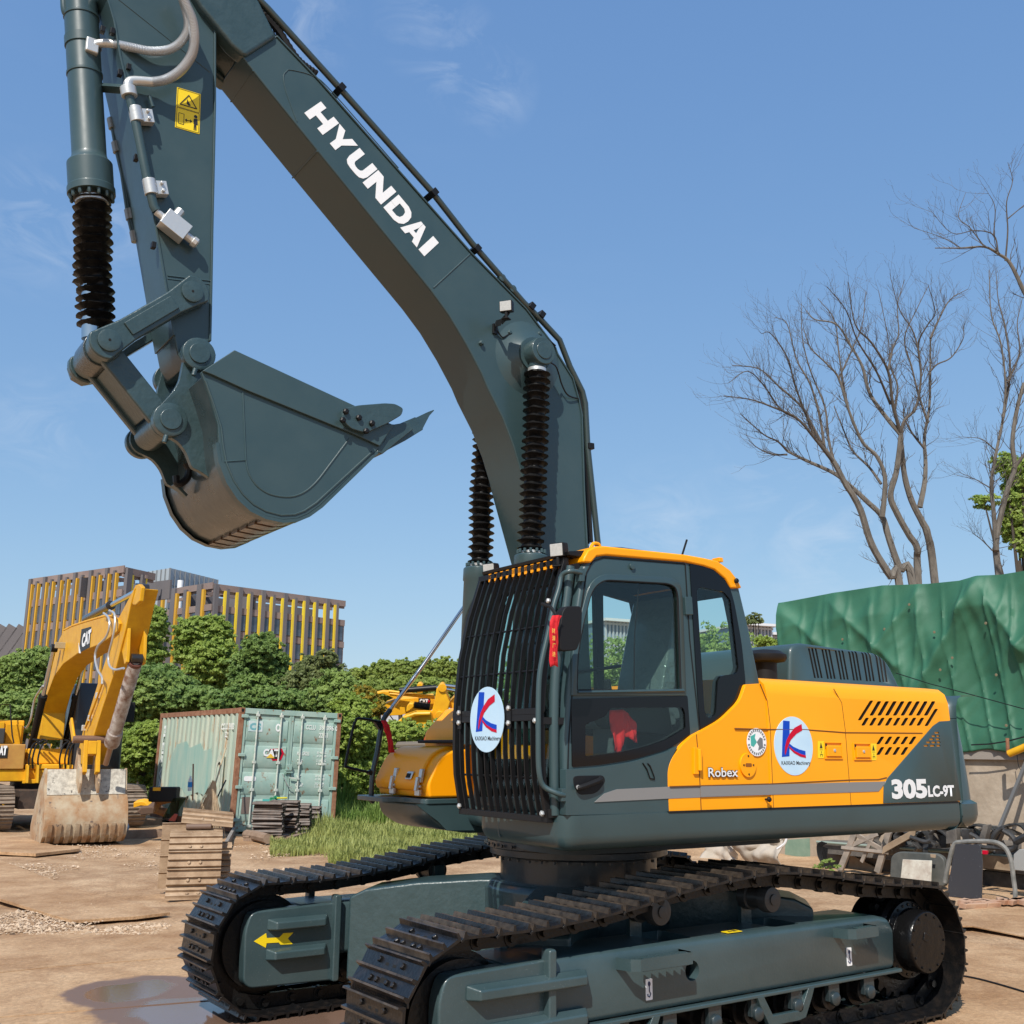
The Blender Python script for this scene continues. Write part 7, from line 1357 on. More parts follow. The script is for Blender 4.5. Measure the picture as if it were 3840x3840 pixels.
# undercarriage of the yellow machine
yp_(MB().box(-1.9, 1.9, -.8, 1.1, .45, .85).lathe([(.65, .8), (.65, 1.03)], (0, 0, 0), (0, 0, 1), 30), 'centre_frame', mat('dirty dark steel', (.03, .022, .018), .7, col2=(.08, .05, .035), nscale=5))
ysh = MB(); ysh.prism([(a, b) for a, b in SP], -.3, .3); RPAD = mat('rusty brown track pad', (.17, .125, .09), .7, col2=(.28, .215, .16), nscale=7, bump=.15)
sh1 = ysh.build('track_shoe', RPAD, None)
for y0 in (-1.25, 1.62):
    ch = yp_(MB().box(-2.0, 2.0, -.12+y0, .12+y0, .12, .86), 'track', TRKD, bev=.1); nS = 44; xi = 1.95; r = .44; zc = .48; per = 4*xi+2*math.pi*r
    for k in range(nS):
        s = per*k/nS
        if s < 2*xi: p = (-xi+s, zc-r); dr_ = (1, 0)
        elif s < 2*xi+math.pi*r: t = (s-2*xi)/r-math.pi/2; p = (xi+r*math.cos(t), zc+r*math.sin(t)); dr_ = (-math.sin(t), math.cos(t))
        elif s < 4*xi+math.pi*r: t = s-2*xi-math.pi*r; p = (xi-t, zc+r); dr_ = (-1, 0)
        else: t = (s-4*xi-math.pi*r)/r+math.pi/2; p = (-xi+r*math.cos(t), zc+r*math.sin(t)); dr_ = (-math.sin(t), math.cos(t))
        if p[0] < -.6: continue
        o = sh1.copy(); COL.objects.link(o); o.parent = ch; o.matrix_local = Matrix.Translation((p[0], y0, p[1])) @ Matrix((Vector((dr_[0], 0, dr_[1])), Vector((0, 1, 0)), Vector((dr_[1], 0, -dr_[0])))).transposed().to_4x4()
# muddy bucket
MUD = mat('mud caked bucket steel', (.44, .36, .25), .9, col2=(.33, .18, .085), nscale=3.2, spots=((.13, .10, .085), 4.5, .60), bump=.35, bscale=18)
yl, yr = onX(b1(236, 1735), 6.35, MY, MO).y, onX(b1(692, 1735), 6.35, MY, MO).y
pf = [(6.02, 1.40), (6.12, 1.02), (6.34, .70), (6.42, .38), (6.36, .16), (6.18, .03), (5.85, .0), (5.1, .10), (4.95, .2), (5.0, .24), (5.85, .08), (6.14, .1), (6.30, .2), (6.35, .4), (6.27, .68), (6.06, 1.0), (5.96, 1.40)]
YBK = yp_(MB().prism(pf, yl, yr), 'bucket', MUD, bev=.01); sdp = [(6.0, 1.42), (6.12, 1.02), (6.34, .70), (6.42, .38), (6.36, .16), (6.18, .03), (5.85, -.01), (5.05, .10), (4.98, .3), (5.5, 1.1), (5.9, 1.42)]
yp_(MB().prism([(5.975, 1.405), (6.035, 1.405), (6.14, 1.035), (6.20, .93), (6.17, .90), (6.10, 1.0)], yl+.02, yr-.02), 'back_plate', mat('dirty white paint', (.60, .56, .47), .8, col2=(.34, .31, .26), nscale=14, spots=((.10, .09, .08), 9, .60)), YBK)
for y in (yl-.02, yr-.01): yp_(MB().prism(sdp, y, y+.035), 'side_plate', MUD, YBK, bev=.01)
for k in range(9):
    y = yl+.09+k*(yr-yl-.18)/8; R_ = []
    for (x, z, nx, nz) in ((6.43, .40, 1, 0), (6.385, .18, .9, -.4), (6.24, .045, .6, -.8)): R_.append([(x+nx*.0, y-.045, z+nz*0), (x, y+.045, z), (x+nx*.022, y+.045, z+nz*.022), (x+nx*.022, y-.045, z+nz*.022)])
    yp_(MB().rings(R_), 'wear_strip', MUD, YBK, bev=.004)
for k in range(5): y = yl+.05+k*(yr-yl-.1)/4; yp_(MB().add([(5.05, y-.05, .08), (5.05, y+.05, .08), (5.05, y+.05, .2), (5.05, y-.05, .2), (4.72, y-.03, .12), (4.72, y+.03, .12), (4.72, y+.03, .15), (4.72, y-.03, .15)], [(0, 1, 2, 3), (7, 6, 5, 4), (0, 4, 5, 1), (1, 5, 6, 2), (2, 6, 7, 3), (3, 7, 4, 0)]), 'tooth', MUD, YBK)
yc0 = (yl+yr)/2
for y in (yc0-.18, yc0+.16): yp_(MB().prism([(5.75, 1.3), (6.1, 1.15), (6.38, .95), (6.45, 1.15), (6.35, 1.42), (6.15, 1.50), (6.05, 1.78), (5.92, 1.82), (5.85, 1.6)], y-.025, y+.025), 'bucket_ear', MUD, YBK, bev=.01)
v = Y3(b1, (560, 1288), .0); v.x = 6.15; yp_(MB().cyl((6.2, yc0-.36, 1.98), (6.2, yc0+.42, 1.98), .075, n=16), 'link_pin', mat('bare brown steel', (.22, .13, .09), .5, metal=.4))
yp_(MB().prism([(6.16, 2.0), (6.28, 1.96), (6.42, 1.36), (6.30, 1.3)], yc0-.16, yc0-.08).prism([(6.16, 2.0), (6.28, 1.96), (6.42, 1.36), (6.30, 1.3)], yc0+.08, yc0+.16).prism([(6.16, 2.0), (6.30, 1.94), (6.35, 1.7), (6.24, 1.66)], yc0-.08, yc0+.08), 'bucket_link', CATY, bev=.01)
for y in (yc0-.34, yc0+.26): yp_(MB().beam((6.2, y, 1.98), (5.75, y, 2.35), .05, .16), 'side_link', CATY, bev=.02)
bpy.data.objects.remove(sh1)
# yellow drum left edge
o = MB().box(-.3, .3, -.2, .2, 0, .34).build('yellow_tub', CATY2, None, bev=.04); g = onZ(b1(-10, 1570)); o.location = g; tag(o, 'bright yellow tub on the ground at the left picture edge', 'tub')
# ---------------- parked yellow boom and arms behind the hedge
def booms(cf, y_list):
    pass
D3 = 31.0; FH = Vector((fw.x, fw.y, 0)).normalized()
def flat_on(cf, pts, D): return [onD(cf(*p), D) for p in pts]
def slab(cf, pts, D, th, name, m, par=None, bev=.015):
    P = flat_on(cf, pts, D); return MB().sheet(P, fw, th).build(name, m, par, bev=bev)
PB = empty('stored_boom_arm', 'yellow excavator boom lying behind the hedge with a white badge lettering', 'boom', (0, 0, 0), 0, 'yellow excavator arms stored behind the hedge')
slab(b9, [(360, 640), (430, 560), (560, 510), (950, 480), (1010, 560), (940, 640), (760, 650), (600, 690), (400, 700)], D3, .5, 'boom_plate', CATY2, PB)
P = flat_on(b9, [(812, 562), (908, 562), (812, 508)], D3-.02); text('CAT', 'lettering', P[0], P[1]-P[0], P[2]-P[0], (P[1]-P[0]).length, (P[2]-P[0]).length, WHITE, PB, .06, th=.01)
slab(b9, [(905, 508), (932, 535), (905, 568)], D3-.03, .02, 'badge', KRED, PB); slab(b9, [(800, 500), (930, 500), (938, 540), (925, 575), (800, 572)], D3-.01, .02, 'badge_field', BSTK, PB)
slab(b9, [(190, 480), (190, 470), (400, 425), (480, 430), (560, 470), (560, 520), (480, 480), (400, 450)], D3-.2, .3, 'boom_end', CATY2, PB)
MB().tube([onD(b9(*p), D3-.2) for p in ((470, 420), (700, 450), (980, 480))], .035, 8).build('boom_pipe', CATY2, PB); MB().tube([onD(b9(*p), D3-.2) for p in ((480, 450), (700, 470), (980, 500))], .03, 8).build('boom_pipe', CATY2, PB)
PB2 = empty('stored_cylinder', 'black and chrome cylinder with yellow end laid over the stored boom', 'cylinder', (0, 0, 0), 0, None)
MB().tube([onD(b9(*p), D3-.4) for p in ((590, 415), (1000, 383))], .085, 14).build('barrel', BLACK, PB2); MB().tube([onD(b9(*p), D3-.38) for p in ((1000, 383), (1330, 440))], .045, 12).build('rod', CHROME, PB2); MB().tube([onD(b9(*p), D3-.1) for p in ((1090, 360), (1330, 385))], .05, 12).build('rod', CHROME, PB2); slab(b9, [(780, 380), (790, 340), (820, 330), (845, 350), (845, 400), (850, 440), (780, 440)], D3-.1, .3, 'yellow_end', CATY2, PB2)
PB3 = empty('stored_boom_arm', 'yellow arm end plate standing upright, the tallest yellow piece behind the box', 'arm', (0, 0, 0), 0, 'yellow excavator arms stored behind the hedge')  # an upright excavator arm, not a boom
slab(b9, [(935, 700), (985, 500), (1000, 400), (1040, 345), (1070, 338), (1092, 360), (1095, 410), (1150, 540), (1130, 620), (1120, 720), (1080, 770), (1010, 770)], D3-.6, .4, 'side_plate', CATY2, PB3, .03)
for p in ((1068, 385), (1035, 690)): c_ = onD(b9(*p), D3-.62); MB().lathe([(.12, -.03), (.12, .03)], c_, fw, 20).build('pin', CATY2, PB3, bev=.01)
PB4 = empty('stored_boom_arm', 'yellow arm with black bellows lying lowest in the heap behind the hedge', 'arm', (0, 0, 0), 0, 'yellow excavator arms stored behind the hedge')  # this lowest piece is an arm as well, not a boom
slab(b9, [(565, 780), (640, 710), (760, 670), (940, 670), (960, 760), (940, 850), (840, 890), (700, 880), (600, 850)], D3-.9, .5, 'boom_plate', CATY2, PB4, .03)
MB().tube([onD(b9(*p), D3-1.0) for p in ((580, 770), (650, 715), (760, 675), (930, 670))], .05, 8).build('boom_pipe', CATY2, PB4); slab(b9, [(660, 660), (670, 590), (700, 555), (745, 560), (750, 600), (700, 640)], D3-1.0, .3, 'cylinder_head', CATY2, PB4, .03)
P = [onD(b9(*p), D3-.95) for p in ((750, 575), (930, 600))]; MB().tube([P[0]+(P[1]-P[0])*i/30 for i in range(31)], .1, 12, [.11 if i % 2 else .085 for i in range(31)]).build('bellows', BELLOW, PB4)
MB().tube([onD(b9(*p), D3-1.1) for p in ((655, 890), (715, 770))], .04, 8).build('rod', CHROME, PB4); MB().tube([onD(b9(*p), D3-1.1) for p in ((700, 790), (735, 760))], .07, 8).build('rod_eye', BLACK, PB4)
slab(b9, [(1130, 560), (1200, 480), (1330, 480), (1330, 700), (1200, 720)], D3-.2, .5, 'rear_boom_piece', CATY2, PB3, .03); slab(b9, [(1060, 820), (1120, 760), (1220, 720), (1330, 720), (1330, 820), (1150, 830)], D3-.5, .4, 'lower_piece', CATY2, PB3, .03); slab(b9, [(1280, 400), (1290, 350), (1330, 335), (1330, 500), (1280, 480)], D3, .3, 'rear_ear', CATY2, PB3)
# orange flower-like bag and low kerb stone behind the box
g = slab(b9, [(850, 990), (870, 930), (910, 905), (950, 925), (960, 980), (930, 1000)], 27, .2, 'orange_bag', mat('orange bag', (.65, .10, .02), .7, col2=(.5, .06, .02), nscale=30), None, .03); tag(g, 'crumpled orange bag behind the storage box', 'bag')
g = slab(b9, [(540, 1020), (560, 1012), (1060, 1000), (1060, 1040), (545, 1060)], 26.5, .3, 'stone_kerb', mat('grey weathered stone', (.16, .13, .10), .9, bump=.3), None, .03); tag(g, 'low grey stone ledge under the hedge behind the storage box', 'ledge')
# ================================================================ yard clutter
def pad_stack(name, label, cat, cf, base, top, D_off, n, m, group, th=.052, jit=.03, L_=.62, rotb=0.0):
    g0 = onZ(cf(*base)); out_ = []
    for k in range(n):
        p = MB().prism([(a, b) for a, b in SP], -L_/2, L_/2).build(name, m, None)
        p.location = (g0.x+random.uniform(-jit, jit), g0.y+random.uniform(-jit, jit), .07+k*th); p.rotation_euler = (0, 0, rotb+random.uniform(-.08, .08)); tag(p, label, cat, group); out_.append(p)
    return out_
DPAD = mat('dark oily track pad', (.045, .032, .026), .5, col2=(.11, .07, .05), nscale=8, bump=.1)
ORD = ('lowest', 'second', 'third', 'fourth', 'fifth', 'sixth', 'seventh', 'eighth', 'ninth', 'tenth', 'eleventh', 'twelfth', 'thirteenth'); pal = MB(); g0 = onZ(b8(1160, 1170)); 
PL = empty('pallet', 'flat timber pallet carrying the dark stacks of track pads', 'pallet', (g0.x, g0.y, 0), .9)
WOODM = mat('weathered brown timber', (.20, .13, .085), .9, col2=(.30, .21, .15), nscale=5, bump=.3, mscale=(1, 6, 1))
for k in range(5): MB().box(-.75, .75, -.5+k*.22, -.38+k*.22, .075, .10).build('deck_board', WOODM, PL)
for k in range(3): MB().box(-.72+k*.68, -.62+k*.68, -.5, .5, .0, .074).build('bearer', WOODM, PL)
for (bx_, by_, n_, dx) in ((0, 0, 13, 0), (0, 0, 13, 1), (0, 0, 11, 2), (0, 0, 9, 3)):
    gp = onZ(b8((1080, 1210, 1310, 1400)[dx], (1185, 1165, 1140, 1120)[dx]))
    for k in range(n_):
        p = MB().prism([(a*1.0, b) for a, b in SP], -.31, .31).build('track_pad', DPAD, None); p.location = (gp.x+random.uniform(-.03, .03), gp.y+random.uniform(-.03, .03), .135+k*.050); p.rotation_euler = (0, 0, .9+random.uniform(-.1, .1)); tag(p, 'dark oily track pad, %s from the bottom of the %s stack before the container' % (ORD[k], ('leftmost', 'second', 'third', 'rightmost')[dx]), 'track pad', 'dark track pads stacked before the container')
g0 = onZ(b8(1130, 1180)); gl = leaves([((g0.x+.05, g0.y+.05, .84), (.12, .12, .04))], 60, .06, np.random.default_rng(5), name='work_glove', m=mat('green glove', (.02, .25, .12), .7)); tag(gl, 'crumpled green glove on top of the dark pad stack', 'glove')
MB()
o = MB().prism(round_poly([(-.16, -.05), (.14, -.06), (.16, .02), (.02, .05), (-.14, .04)], .03), 0, .03, 'z').build('work_glove', mat('yellow glove', (.7, .6, .03), .7), None, bev=.01); o.location = (g0.x-.05, g0.y+.12, .82); tag(o, 'yellow glove lying flat on the dark pad stack', 'glove')
# timber baulk
a, b = onZ(b5(1275, 205)), onZ(b5(1385, 228)); o = MB().tube([a+Vector((0, 0, .1)), (a+b)/2+Vector((0, 0, .11)), b+Vector((0, 0, .1))], .10, 9).build('log', WOODM, None); tag(o, 'short weathered log on the dirt before the pad stacks', 'log')
# used track chain standing in front
UC = empty('used_track_chain', 'dusty tan length of used track chain folded in a tall pile on the gravel', 'track chain', (0, 0, 0))
TAN = mat('dusty tan track pad', (.27, .175, .105), .8, col2=(.44, .315, .205), nscale=5, bump=.2)
g0 = onZ(b5(995, 500)); tw = Vector((CAM.x-g0.x, CAM.y-g0.y, 0)).normalized(); sd = Vector((-tw.y, tw.x, 0))
def tpad(c, nrm, along, m=TAN, hw=.33, bolts=True):
    nrm = Vector(nrm).normalized(); along = Vector(along).normalized(); t = along.cross(nrm).normalized(); mb = MB(); s = mb
    n = len(SP); vs = [c+t*(a*.98)+nrm*b*1.1-along*hw for a, b in SP]+[c+t*(a*.98)+nrm*b*1.1+along*hw for a, b in SP]
    s.add(vs, [tuple(range(n)), tuple(range(2*n-1, n-1, -1))]+[(i, i+n, (i+1) % n+n, (i+1) % n) for i in range(n)])
    if bolts:
        for y in (-.07, .07): s.lathe([(.022, 0), (.022, .015), (.015, .022)], c+along*y+t*.04, nrm, 6)
    return mb.build('track_shoe', m, UC)
hh = [(.06, .00, .95), (.20, -.01, .25), (.40, -.05, .15), (.60, -.10, .25)]
tpad(g0+Vector((0, 0, .07))+tw*.05, tw*.75+Vector((0, 0, .8)), sd); tpad(g0+Vector((0, 0, .24)), tw+Vector((0, 0, .15)), sd); tpad(g0-tw*.03+Vector((0, 0, .45)), tw+Vector((0, 0, .25)), sd); tpad(g0-tw*.12+Vector((0, 0, .63)), tw*.8+Vector((0, 0, .6)), sd); tpad(g0-tw*.30+Vector((0, 0, .75)), tw*.25+Vector((0, 0, 1)), sd)
for k in range(4): tpad(g0-tw*.75+sd*(-.12)+Vector((0, 0, .12+k*.21)), -tw+Vector((0, 0, .1)), sd)
for k in range(8): tpad(g0-tw*(.42+.05*random.random())-sd*(-.10)+Vector((0, 0, .06+k*.075)), Vector((random.uniform(-.1, .1), random.uniform(-.1, .1), 1)), sd, hw=.36, bolts=False)
lk = MB(); c0 = g0-tw*.45+Vector((0, 0, .83))+sd*.02
for y in (-.1, .1): lk.obox(c0+sd*y, tw*.10, sd*.02, (0, 0, .06)); 
lk.cyl(c0-sd*.16, c0+sd*.16, .03, n=10); lk.cyl(c0-sd*.16+tw*.12, c0+sd*.16+tw*.12, .04, n=10); lk.build('chain_link', mat('brown link steel', (.16, .10, .07), .6), UC, bev=.008)
c1_ = g0-tw*.55+Vector((0, 0, 1.06))+sd*(-.09)*-1
for k in range(2): tpad(g0-tw*(.42+.19*k)+Vector((0, 0, .93+.03*k))-sd*.13*-1, tw*(.55-.25*k)+Vector((0, 0, .85)), sd+Vector((0, 0, -.10)), hw=.33)
# second low pile of rubble strips behind the chain
for i, (p, q) in enumerate((((1170, 250), (1215, 165)), ((1050, 175), (1130, 165)), ((1130, 165), (1230, 172)))):
    a, b = onZ(b5(*p)), onZ(b5(*q)); o = MB().beam(a+Vector((0, 0, .05)), b+Vector((0, 0, .06)), .16, .07, (0, 0, 1)).build('scrap_strip', mat('grey scrap steel', (.16, .14, .12), .7, col2=(.34, .30, .26), nscale=12, bump=.3), None, bev=.01); tag(o, ('grey steel strip lying toward the container corner', 'short grey steel strip just behind the tan chain pile', 'dark steel strip farthest back before the container')[i], 'scrap strip')
# bamboo broom
bt_, tt_ = onD(b8(640, 800), 22.0), onD(b8(745, 440), 22.9); BR = empty('bamboo_broom', 'bamboo twig broom leaning on the container side with its bristles down', 'broom', (0, 0, 0))
MB().tube([bt_, tt_], .016, 6).build('handle', mat('pale bamboo', (.42, .33, .20), .6), BR); br = MB(); rng = np.random.default_rng(8)
for k in range(420):
    u = rng.normal()*.45; v = rng.normal()*.25; e = bt_+rt*(u*.42-.18)+Vector((0, 0, -1.1-.12*rng.random()))+FH*(v*.35); m_ = bt_*.5+e*.5+rt*u*.04+Vector((0, 0, .05)); br.tube([bt_+rt*u*.05+Vector((0, 0, rng.uniform(-.1, .25))), m_, e], .005, 3)
br.build('bristles', mat('straw twigs', (.36, .26, .16), .8, col2=(.46, .35, .23), nscale=9), BR, recalc=False, smooth=False)
# bench of boards with jug, toolbox, bottle and bits
g = onZ(b8(400, 1040)); BN = empty('board_bench', 'rough bench of upright brown boards beside the container', 'bench', (g.x, g.y, 0), .6)
for k in range(5): MB().obox((-.45+k*.22, 0, .30), (.09, 0, 0), (0, .02, 0), (.02*(-1)**k, 0, .30)).build('board', WOODM, BN)
MB().box(-.6, .6, -.02, .5, .60, .64).build('top_board', mat('grey board', (.18, .15, .12), .9), BN)
o = MB().lathe([(.02, 0), (.17, .0), (.18, .12), (.14, .22), (.04, .26)], (g.x-.05, g.y-.15, .65), (0, 0, 1), 18).build('white_can', WHITE, None); tag(o, 'white plastic can lying on the board bench', 'can'); o.scale = (1, 1, .9)
o = MB().box(g.x+.35, g.x+.6, g.y-.3, g.y-.1, .65, .78).build('small_case', mat('dark blue case', (.03, .05, .09), .6), None, bev=.02); tag(o, 'small dark case at the left of the bench top', 'case')
g2 = onD(b8(250, 812), 22.4); o = MB().obox(g2, rt*.29, FH*.15, (0, 0, .15)).build('toolbox', BLKP, None, bev=.03); tag(o, 'black toolbox with a yellow catch on the scrap pile', 'toolbox'); MB().obox(g2+rt*-.12+FH*-.15+Vector((0, 0, .11)), rt*.08, FH*.01, (0, 0, .035)).build('catch', CATY2, o)
o = MB().tube([onD(b8(*p), 22.6) for p in ((320, 835), (200, 870), (190, 940), (260, 960))], .10, 8).build('rusty_bracket', mat('orange rusty paint', (.42, .19, .05), .7, col2=(.25, .1, .04), nscale=8), None); tag(o, 'orange rusty bracket under the black toolbox', 'bracket')
gs = MB().sheet([onD(b8(*p), 22.2) for p in ((230, 1010), (320, 845), (430, 835), (330, 1000))], fw, .01).build('glass_sheet', glass('greenish sheet', (.55, .66, .55), .05), None); tag(gs, 'dull greenish glass sheet leaning beside the toolbox', 'glass sheet')
o = slab(b8, [(0, 880), (60, 870), (90, 875), (130, 912), (60, 905), (0, 925)], 23.5, .25, 'yellow_bracket', CATY2, None); tag(o, 'bright yellow machine bracket right of the muddy bucket', 'bracket')
o = slab(b8, [(20, 960), (60, 915), (150, 910), (210, 960), (180, 975), (60, 985)], 23.4, .4, 'rusty_casting', mat('brown casting', (.12, .07, .045), .8, bump=.4), None, .04); tag(o, 'brown rusty casting on the ground left of the glass sheet', 'casting')
v = onD(b8(457, 725), 23.0); BO = empty('water_bottle', 'clear water bottle with blue label hung on the container side', 'bottle', v); MB().lathe([(.0, -.16), (.045, -.155), (.045, .06), (.02, .13), (.02, .16)], (0, 0, 0), (0, 0, 1), 14).build('bottle_body', mat('clear plastic', (.7, .75, .78), .1), BO); MB().lathe([(.047, -.08), (.047, .03)], (0, 0, 0), (0, 0, 1), 14, False).build('label_band', mat('blue label', (.02, .25, .65), .5), BO)
for p0, p1, lb in (((478, 860), (482, 570), 'rusty thin rod leaning on the container side'), ((650, 890), (745, 700), 'dark thin bar leaning at the container corner')): o = MB().tube([onD(b8(*p0), 22.3), onD(b8(*p1), 22.9)], .016, 6).build('steel_rod', RUST if 'rusty' in lb else BLACK, None); tag(o, lb, 'rod')
o = cl_ = MB().sheet([onD(b8(*p), 21.6) for p in ((390, 1010), (460, 970), (470, 1005), (420, 1018))], fw, .02).build('blue_sheet', mat('pale blue plastic', (.20, .38, .62), .5), None); tag(o, 'scrap of pale blue plastic before the bench', 'plastic scrap')
o = MB().sheet([onD(b8(*p), 21.6) for p in ((280, 1025), (330, 970), (358, 975), (335, 1030))], fw, .02).build('red_sheet', mat('dull red board', (.28, .05, .04), .6), None); tag(o, 'dull red board leaning before the bench', 'board')
o = MB().lathe([(.05, 0), (.12, .02), (.13, .2), (.10, .24)], onZ(b1(700, 1672))+Vector((0, 0, .12)), Vector((1, .5, 0)), 14).build('plastic_bucket', mat('pale blue tub', (.4, .5, .6), .4), None); tag(o, 'small pale plastic tub lying right of the muddy bucket', 'tub')
# flat timbers / rails behind the chain
for i, (p, q) in enumerate((((680, 1430), (870, 1436)), ((670, 1560), (900, 1560)), ((680, 1630), (900, 1622)), ((900, 1690), (640, 1700)))):
    a, b = onZ(b1(*p)), onZ(b1(*q)); 
    if i == 0: continue
    o = MB().beam(a+Vector((0, 0, .06)), b+Vector((0, 0, .06)), .18, .10, (0, 0, 1)).build('timber', WOODM, None, bev=.01); tag(o, ('', 'timber farthest back, right of the muddy bucket', 'middle timber right of the muddy bucket', 'nearest flat timber by the corner of the muddy bucket')[i], 'timber')
# ================================================================ right side: wall, tarpaulin, scrap, bare trees
CW_M = mat('stained concrete wall', (.30, .235, .17), .9, col2=(.43, .35, .265), nscale=2.2, bump=.45, bscale=12)
WL0, WL1 = onD((2600, 2810), 22.2), onD((4050, 2810), 16.2); WL0.z = WL1.z = 0; wd_ = (WL1-WL0).normalized(); wn_ = Vector((wd_.y, -wd_.x, 0)); wn_ = wn_ if wn_.dot(CAM-WL0) > 0 else -wn_
def onW(p, off=0.0):   # photo pixel onto the wall plane, off metres in front of it
    r = ray(p); o = WL0+wn_*off; t = (o-CAM).dot(wn_)/r.dot(wn_); return CAM+r*t
zc = onW(b4(1540, 1062)).z
WA = empty('concrete_wall', 'rough beige concrete wall with a coping under the green tarpaulin', 'wall')
WL2 = WL0+(WL1-WL0)*1.5; L_ = (WL2-WL0).length; M0 = (WL0+WL2)/2
MB().obox(M0-wn_*.15+Vector((0, 0, (zc-.05)/2-.1)), wd_*L_/2, wn_*.15, (0, 0, (zc-.05)/2+.1)).build('wall_face', CW_M, WA)
MB().obox(M0-wn_*.12+Vector((0, 0, zc-.04)), wd_*L_/2, wn_*.20, (0, 0, .11)).build('coping', mat('grey coping', (.27, .235, .20), .9, bump=.2), WA, bev=.015)
# green painted part of the wall at the left
P = [onW(p, .004) for p in (b4(365, 1560), b4(500, 1550), b4(505, 1700), b4(360, 1700))]; MB().sheet(P, wn_, .004).build('green_paint', mat('faded green paint', (.14, .22, .16), .9, col2=(.2, .27, .2), nscale=4), WA)
# tarpaulin over the load on the wall: a box-like frame draped in cloth
TARP = mat('green tarpaulin', (.022, .108, .060), .60, col2=(.036, .14, .080), nscale=1.3, spots=((.11, .17, .10), 1.7, .68), bump=.06, bscale=26)
NU, NV = 190, 90; tl = onW((2925, 2262), .05); tr_ = onW((4050, 2105), .05); vs = []; top_px = [(2925, 2262), (3120, 2225), (3310, 2196), (3480, 2190), (3600, 2178), (3670, 2160), (3760, 2155), (4050, 2105)]
def topz(s):
    x = 2925+(4050-2925)*s
    for (x0, y0), (x1, y1) in zip(top_px, top_px[1:]):
        if x <= x1: return (x, y0+(y1-y0)*(x-x0)/(x1-x0))
    return top_px[-1]
peaks = [.0, .17, .33, .46, .665, .9, 1.1]; 
def tarp_off(s, v):   # folds: sharp ridges fanning down from tie points, and sagging swags between them
    f = 0
    for i, pk in enumerate(peaks):
        for sl, w, am in ((.12, .020, .10), (-.15, .022, .09), (.02, .012, .07)):
            c = pk+sl*v*1.2+.02*math.sin(v*7+i); d = abs(s-c)/(w*(1+2.4*v)); f += am*math.exp(-d*d)*(1-.55*v)
    f += .14*noise.noise(Vector((s*4+1, v*2, 2)))+.05*noise.noise(Vector((s*11, v*4, 5)))+.022*noise.noise(Vector((s*34+v*16, v*9, 5)))
    f += .10*(1-abs(math.sin(math.pi*(s*6.5+.35*v+.12*math.sin(v*4+s*9)))))**3*(1-.5*v)+.06*(1-abs(math.sin(math.pi*(s*13-.8*v+.2*math.sin(v*3)))))**4
    # long diagonal crease from the high peak down to the left
    for (s0, v0, s1, v1, am, w) in ((.665, .02, .34, .95, .22, .03), (.665, .02, .80, .45, .25, .035), (.80, .42, .98, .05, .2, .03), (.17, .05, .38, .5, .10, .02), (.02, .08, .24, .52, .10, .02), (.46, .06, .30, .45, .1, .02), (.95, .6, .72, .98, .1, .03)):
        dx, dy = s1-s0, v1-v0; t = max(0, min(1, ((s-s0)*dx+(v-v0)*dy)/(dx*dx+dy*dy))); d = math.hypot(s-s0-dx*t, (v-v0-dy*t)*.55); f += am*math.exp(-(d/w)**1.3)
    return f
for j in range(NV+1):
    for i in range(NU+1):
        s, v = i/NU, j/NV; p = onW(topz(s), .05); zb_ = zc-.02+.03*math.sin(s*40)+.08*noise.noise(Vector((s*9, 0, 3))); z = p.z+(zb_-p.z)*v; q = p.copy(); q.z = z
        q += wn_*(.02+tarp_off(s, v)*.75*min(1, v*5+.10)); vs.append(q)
fs = [(j*(NU+1)+i, j*(NU+1)+i+1, (j+1)*(NU+1)+i+1, (j+1)*(NU+1)+i) for j in range(NV) for i in range(NU)]
nb_ = len(vs); 
for i in range(NU+1): p = vs[i]-wn_*1.2+Vector((0, 0, -.02)); vs.append(p)
for i in range(NU+1): p = vs[i]-wn_*3.4+Vector((0, 0, .10+.06*noise.noise(Vector((i*.1, 3, 3))))); vs.append(p)
for k in range(2):
    a = 0 if k == 0 else nb_; b = nb_+k*(NU+1); fs += [(a+i, b+i, b+i+1, a+i+1) for i in range(NU)]
lb = len(vs)
for j in range(NV+1): p = Vector(vs[j*(NU+1)])-wn_*3.4+wn_*.08*math.sin(j*.5); vs.append(p)
fs += [(j*(NU+1), (j+1)*(NU+1), lb+j+1, lb+j) for j in range(NV)]
TPO = MB().add(vs, fs).build('tarpaulin', TARP, None, recalc=True, angle=70); md = TPO.modifiers.new('s', 'SOLIDIFY'); md.thickness = .012; tag(TPO, 'large creased green tarpaulin draped over the load behind the wall', 'tarpaulin')
ey = []
for p in ((917, 385), (1195, 402), (1482, 352), (1228, 612), (1540, 640), (1596, 922), (683, 442), (1055, 248), (1295, 545)):
    c = onW(b4(*p), .25); MB().lathe([(.022, 0), (.024, .008), (.012, .01)], c, wn_, 12).build('eyelet', mat('brass eyelet', (.25, .2, .12), .5, metal=.5), TPO)
o = MB().tube([onW(b4(*p), .42) for p in ((980, 630), (1170, 690), (1400, 750), (1694, 830))], .008, 5).build('rope', BLACK, None); tag(o, 'thin dark rope strung across the green tarpaulin', 'rope')
o = MB().tube([onW(b4(*p), .35) for p in ((1400, 1030), (1500, 1025), (1600, 1010), (1694, 985), (1760, 960))], .012, 5).build('rope', BLACK, None); tag(o, 'black rope along the lower tarpaulin edge', 'rope')
